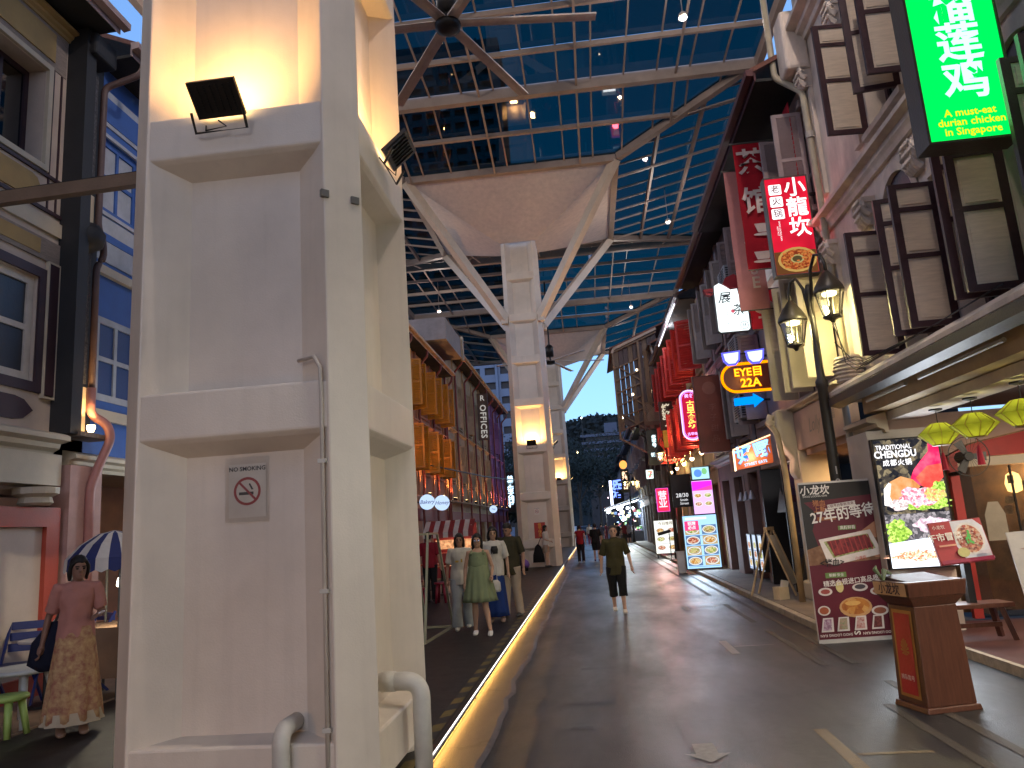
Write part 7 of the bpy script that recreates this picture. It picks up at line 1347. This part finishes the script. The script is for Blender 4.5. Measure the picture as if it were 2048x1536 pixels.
    if shoes:
        mshoe = mat('shoe_%d' % int(shoes[0] * 1000), shoes, .5)
        for n in 'rl':
            an = J['an' + n]; c = B(); z0 = an.z - .085
            c.vtube([an + Vector((0, .075, -.045)), an + Vector((0, .03, -.035)), an + Vector((0, -.06, -.045)), an + Vector((0, -.15, -.058)), an + Vector((0, -.185, -.062))], [(.036, .036), (.044, .045), (.047, .038), (.044, .026), (.025, .016)], 12)
            solid(c, .009, mshoe, 'shoe', P, 2)
    return P
def fab(n, c, **k): return mat('cloth_' + n, c, .85, var=k.get('var', .12), scale=k.get('scale', 6), bump=.25, bscale=160, spec=.2, col2=k.get('col2'))
BLK = (.012, .010, .009); SK1 = (.45, .27, .18); SK2 = (.48, .30, .21); SK3 = (.33, .18, .12)
# man walking towards the camera
person('man in an olive short-sleeved shirt and black three-quarter shorts walking up the road', (.37, 14.76, 0), 2, 1.61, SK1, (.05, .045, .04),
       dict(mat=fab('olive_shirt', (.045, .040, .016)), hem=.74, sleeve=.92, loose=1.2, collar=True), dict(kind='shorts', mat=fab('black_shorts', (.010, .010, .010)), hem=.33, loose=1.2, cuff=.085),
       {'legr': (0, .05, 0.02, .16, .03), 'legl': (0, -.06, 0, -.10, 0), 'armr': (.06, .06, 1.12, .08, .06, .87), 'arml': (.07, .0, 1.12, .10, -.06, .88)}, (.55, .50, .42), .0085, bald=.7)
# woman in green dress
gd = fab('sage_dress', (.19, .23, .13)); W = person('woman in a sage green sleeveless dress and sunglasses with white sneakers', (-1.88, 12.27, .07), 4, 1.56, SK1, BLK,
       dict(mat=gd, hem=1.16, sleeve=0, loose=1.08, tank=True), dict(kind='skirt', mat=gd, hem=.56, top=1.22, flare=.29, wave=.09, folds=13),
       {'legr': (0, .02, -.01, .05, 0), 'legl': (.0, -.07, .06, -.12, 0), 'armr': (.05, .02, 1.13, .06, -.04, .87), 'arml': (.06, .03, 1.13, .04, -.10, .98)}, (.68, .67, .65), .0085, female=True, hair_len=.10)
for s in (-1, 1): B().rings([(1.575, .010, .004, s * .032, -.100), (1.592, .027, .006, s * .032, -.100), (1.609, .010, .004, s * .032, -.100)], 12).build('sunglasses', mat('mirror_lens', (.5, .52, .6), .08, .9), W)
for q in range(4): B().lathe([(.008, -.004), (.008, .004)], 8).build('button', M_BROWN, W, (0, -.124 - .005 * q, 1.30 - q * .09), (R(90), 0, 0))
st = B().vtube([(-.10, -.05, 1.42), (-.11, -.105, 1.36)], .02, 6); st.vtube([(.10, -.05, 1.42), (.11, -.105, 1.36)], .02, 6); st.vtube([(.10, .03, 1.42), (.11, .08, 1.36)], .02, 6); st.vtube([(-.10, .03, 1.42), (-.11, .08, 1.36)], .02, 6); st.build('shoulder_strap', gd, W)
# girl in white tee and pale jeans
W2_ = person('girl in a white printed tee and pale jeans walking left of the green dress', (-2.30, 13.0, .07), 6, 1.58, SK3, BLK, dict(mat=fab('white_tee', (.50, .48, .42)), hem=.80, sleeve=.75, loose=1.22), dict(kind='pants', mat=fab('pale_jeans', (.30, .33, .36)), hem=.06, loose=1.2, cuff=.10),
       {'legr': (0, -.03, 0, -.04, 0), 'legl': (0, .06, 0, .14, .03)}, (.62, .6, .56), .010, female=True, hair_len=.16)
B().box(.02, -.150, 1.20, .05, -.146, 1.26).box(-.08, -.150, 1.20, -.02, -.146, 1.235).build('tee_print', mat('tee_print', (.45, .30, .05), .6), W2_)
# blue skirt and headband
W3 = person('person in a white top, headband and long blue skirt behind the green dress', (-1.84, 13.9, .07), 4, 1.66, SK1, BLK, dict(mat=fab('white_top', (.52, .50, .46)), hem=.82, sleeve=.9, loose=1.2), dict(kind='skirt', mat=fab('cobalt_skirt', (.012, .035, .16)), hem=.10, top=1.0, flare=.22, wave=.08, folds=9), {'legl': (0, -.03, .02, -.06, 0)}, (.3, .2, .15), .011, female=True, hair_len=.12, head=(6, 10))
B().rings([(1.652, .0825, .098, 0, .004), (1.672, .078, .094, 0, .004)], 20, False).build('headband', fab('band_white', (.6, .6, .58)), W3); B().rings([(1.22, .06, .02, .03, -.15), (1.30, .07, .03, .03, -.15), (1.36, .05, .02, .03, -.145)], 10).build('black_pouch', M_BLACK, W3)
bg_ = thing('handbag', 'small white handbag at the side of the woman in the green dress', 'bag', (-1.66, 12.42, .70)); B().rings([(0, .09, .04, 0, 0), (.03, .11, .05, 0, 0), (.15, .10, .045, 0, 0), (.19, .06, .03, 0, 0)], 12).build('bag', mat('bag_white', (.45, .43, .4), .5), bg_, smooth=True); B().vtube([(-.06, 0, .17), (-.07, 0, .40), (0.0, .02, .62), (.05, 0, .4), (.05, 0, .17)], .006, 5).build('strap', mat('bag_white', (.45, .43, .4), .5), bg_)
# man with phone
M4 = person('man in a dark olive tee and cream trousers looking down at a phone', (-1.62, 14.55, .07), -18, 1.72, SK3, BLK, dict(mat=fab('dark_olive_tee', (.040, .035, .018)), hem=.76, sleeve=.9, loose=1.24), dict(kind='pants', mat=fab('cream_trousers', (.36, .29, .22)), hem=.05, loose=1.22, cuff=.075), {'legr': (0, -.02, -.02, -.05, 0), 'legl': (0, .04, .02, .08, 0), 'armr': (.03, -.03, 1.12, -.10, -.26, 1.16)}, (.05, .05, .05), .010, head=(20, -8))
ph = thing('phone', 'dark phone held by the man in the olive tee', 'phone', (-1.72, 14.20, 1.28), -18); B().box(-.036, -.004, -.07, .036, .004, .07).build('body', M_BLACK, ph); B().box(-.032, .0045, -.066, .032, .006, .066).build('screen', emi('phone_glow', (.6, .7, 1.0), 1.2), ph)
# red shirt diner, back to us
person('diner in a red shirt and black trousers seen from behind near the kiosk', (-4.05, 18.6, .07), 170, 1.66, SK1, BLK, dict(mat=fab('crimson_shirt', (.20, .012, .022)), hem=.84, sleeve=.9, loose=1.22), dict(kind='pants', mat=fab('black_trousers', (.010, .010, .012)), hem=.05, loose=1.15, cuff=.075), {}, (.03, .03, .03), .012)
# woman waiting at second pillar
W5 = person('woman in a white tee and beige shorts standing side-on at the second pillar', (-1.95, 31.2, .07), 80, 1.66, SK2, BLK, dict(mat=fab('white_tee2', (.55, .53, .50)), hem=.84, sleeve=.85, loose=1.2), dict(kind='shorts', mat=fab('beige_shorts', (.34, .25, .19)), hem=.60, loose=1.15), {'armr': (.02, -.02, 1.12, -.05, -.2, 1.05)}, (.05, .05, .05), .014, female=True, hair_len=.28)
tg = thing('tote_bag', 'big black tote hanging beside the woman at the second pillar', 'bag', (-2.28, 31.15, .28)); B().rings([(0, .24, .1, 0, 0), (.3, .22, .1, 0, 0), (.62, .12, .06, 0, 0), (.72, .03, .03, 0, 0)], 14).build('bag', fab('tote_black', (.012, .012, .014)), tg, smooth=True); B().vtube([(0, 0, .7), (.15, 0, 1.0)], .015, 6).build('strap', M_BLACK, tg)
# person seated by pillar foot
sp_ = thing('rucksack', 'black rucksack with a violet cloth leaning at the second pillar foot', 'bag', (-2.95, 29.6, .07)); B().rings([(0, .25, .18, .1, 0), (.2, .27, .2, .08, 0), (.5, .2, .16, -.05, 0), (.85, .1, .1, -.18, 0), (.95, .03, .03, -.22, 0)], 14).build('pack', fab('pack_black', (.012, .012, .015)), sp_, smooth=True); B().rings([(.12, .05, .05, .32, -.1), (.22, .13, .10, .30, -.1), (.36, .12, .10, .26, -.1), (.45, .03, .03, .22, -.1)], 10).build('violet_cloth', fab('violet', (.22, .12, .40)), sp_, smooth=True)
# far walkers seen from behind
person('walker in a red vest and dark trousers walking away beside the light strip', (-.62, 34.6, 0), 180, 1.64, SK2, BLK, dict(mat=fab('red_vest', (.24, .012, .02)), hem=.84, sleeve=.25, loose=1.14), dict(kind='pants', mat=fab('dark_trousers', (.02, .012, .016)), hem=.05, loose=1.15, cuff=.07), {'legr': (0, -.02, 0, -.05, 0)}, (.55, .5, .15), .014, female=True)
person('walker in a black tee and shorts walking away in mid-road', (.08, 35.1, 0), 176, 1.66, SK2, BLK, dict(mat=fab('black_tee', (.012, .012, .014)), hem=.82, sleeve=.9, loose=1.22), dict(kind='shorts', mat=fab('black_shorts2', (.012, .012, .015)), hem=.50, loose=1.25), {'legl': (0, -.03, 0, -.06, 0), 'arml': (.05, -.02, 1.12, -.02, -.2, 1.02)}, (.10, .06, .12), .014)
tones = [(.45, .43, .42), (.03, .03, .04), (.25, .05, .06), (.10, .12, .2), (.4, .36, .3), (.06, .06, .06), (.3, .3, .34), (.16, .03, .05)]
far = [(-.9, 52, 'beside the third pillar'), (1.5, 50, 'in the middle distance'), (2.2, 55, 'by the stall front'), (.6, 57, 'in mid-road'), (-.3, 63, 'walking further off'), (1.9, 58.6, 'stooping at the stall'), (2.6, 57.2, 'right beside the stall post'), (1.1, 66, 'beyond the stall')]
cn = ('white', 'black', 'red', 'navy', 'cream', 'charcoal', 'grey', 'maroon')
for q, (x, y, n) in enumerate(far): person('distant figure in a %s top %s' % (cn[q], n), (x, y, 0), 180 * (q % 2) + 20 * (q % 3), 1.6 + .02 * (q % 5), SK2, BLK, dict(mat=fab('far_%d' % q, tones[q]), hem=.82, sleeve=.9, loose=1.2), dict(kind='pants' if q % 3 else 'shorts', mat=fab('far_b%d' % q, tones[(q + 3) % 8]), hem=.05 if q % 3 else .5, loose=1.15, cuff=.075), {}, (.2, .2, .2), .022, female=q % 2 == 0)
# woman in pink at the left
fl_ = fab('floral', (.46, .16, .12), var=.35, scale=16, col2=(.60, .42, .20)); pk = fab('pink_blouse', (.46, .21, .17))
W6 = person('woman in a pink blouse and long floral skirt beside the near pillar', (-5.02, 7.05, .07), 38, 1.62, (.24, .13, .09), BLK, dict(mat=pk, hem=.90, sleeve=.8, loose=1.08), dict(kind='skirt', mat=fl_, hem=.12, top=1.02, flare=.26, wave=.08, folds=10), {'arml': (.05, .0, 1.13, -.02, -.22, 1.12), 'armr': (.06, .05, 1.12, .10, .05, .86)}, (.25, .15, .1), .0095, female=True, head=(4, 10))
c = B(); c.rings([(.22, .245, .208, 0, 0), (.11, .268, .228, 0, 0)], 60, False, .07, 10); c.build('lace_hem', fab('lace', (.50, .42, .30)), W6, smooth=True)
sb = thing('shoulder_bag', 'dark navy bag on the arm of the woman in pink', 'bag', (-5.27, 6.98, .90), 30); B().rings([(-.25, .05, .04, 0, 0), (-.18, .15, .06, 0, 0), (.02, .14, .06, .02, 0), (.2, .06, .03, .08, 0)], 14).build('bag', fab('navy_bag', (.012, .014, .03)), sb, smooth=True); B().vtube([(.06, 0, .18), (.16, .02, .42)], .012, 6).build('strap', M_BLACK, sb)
bpy.data.scenes.remove(WORK)
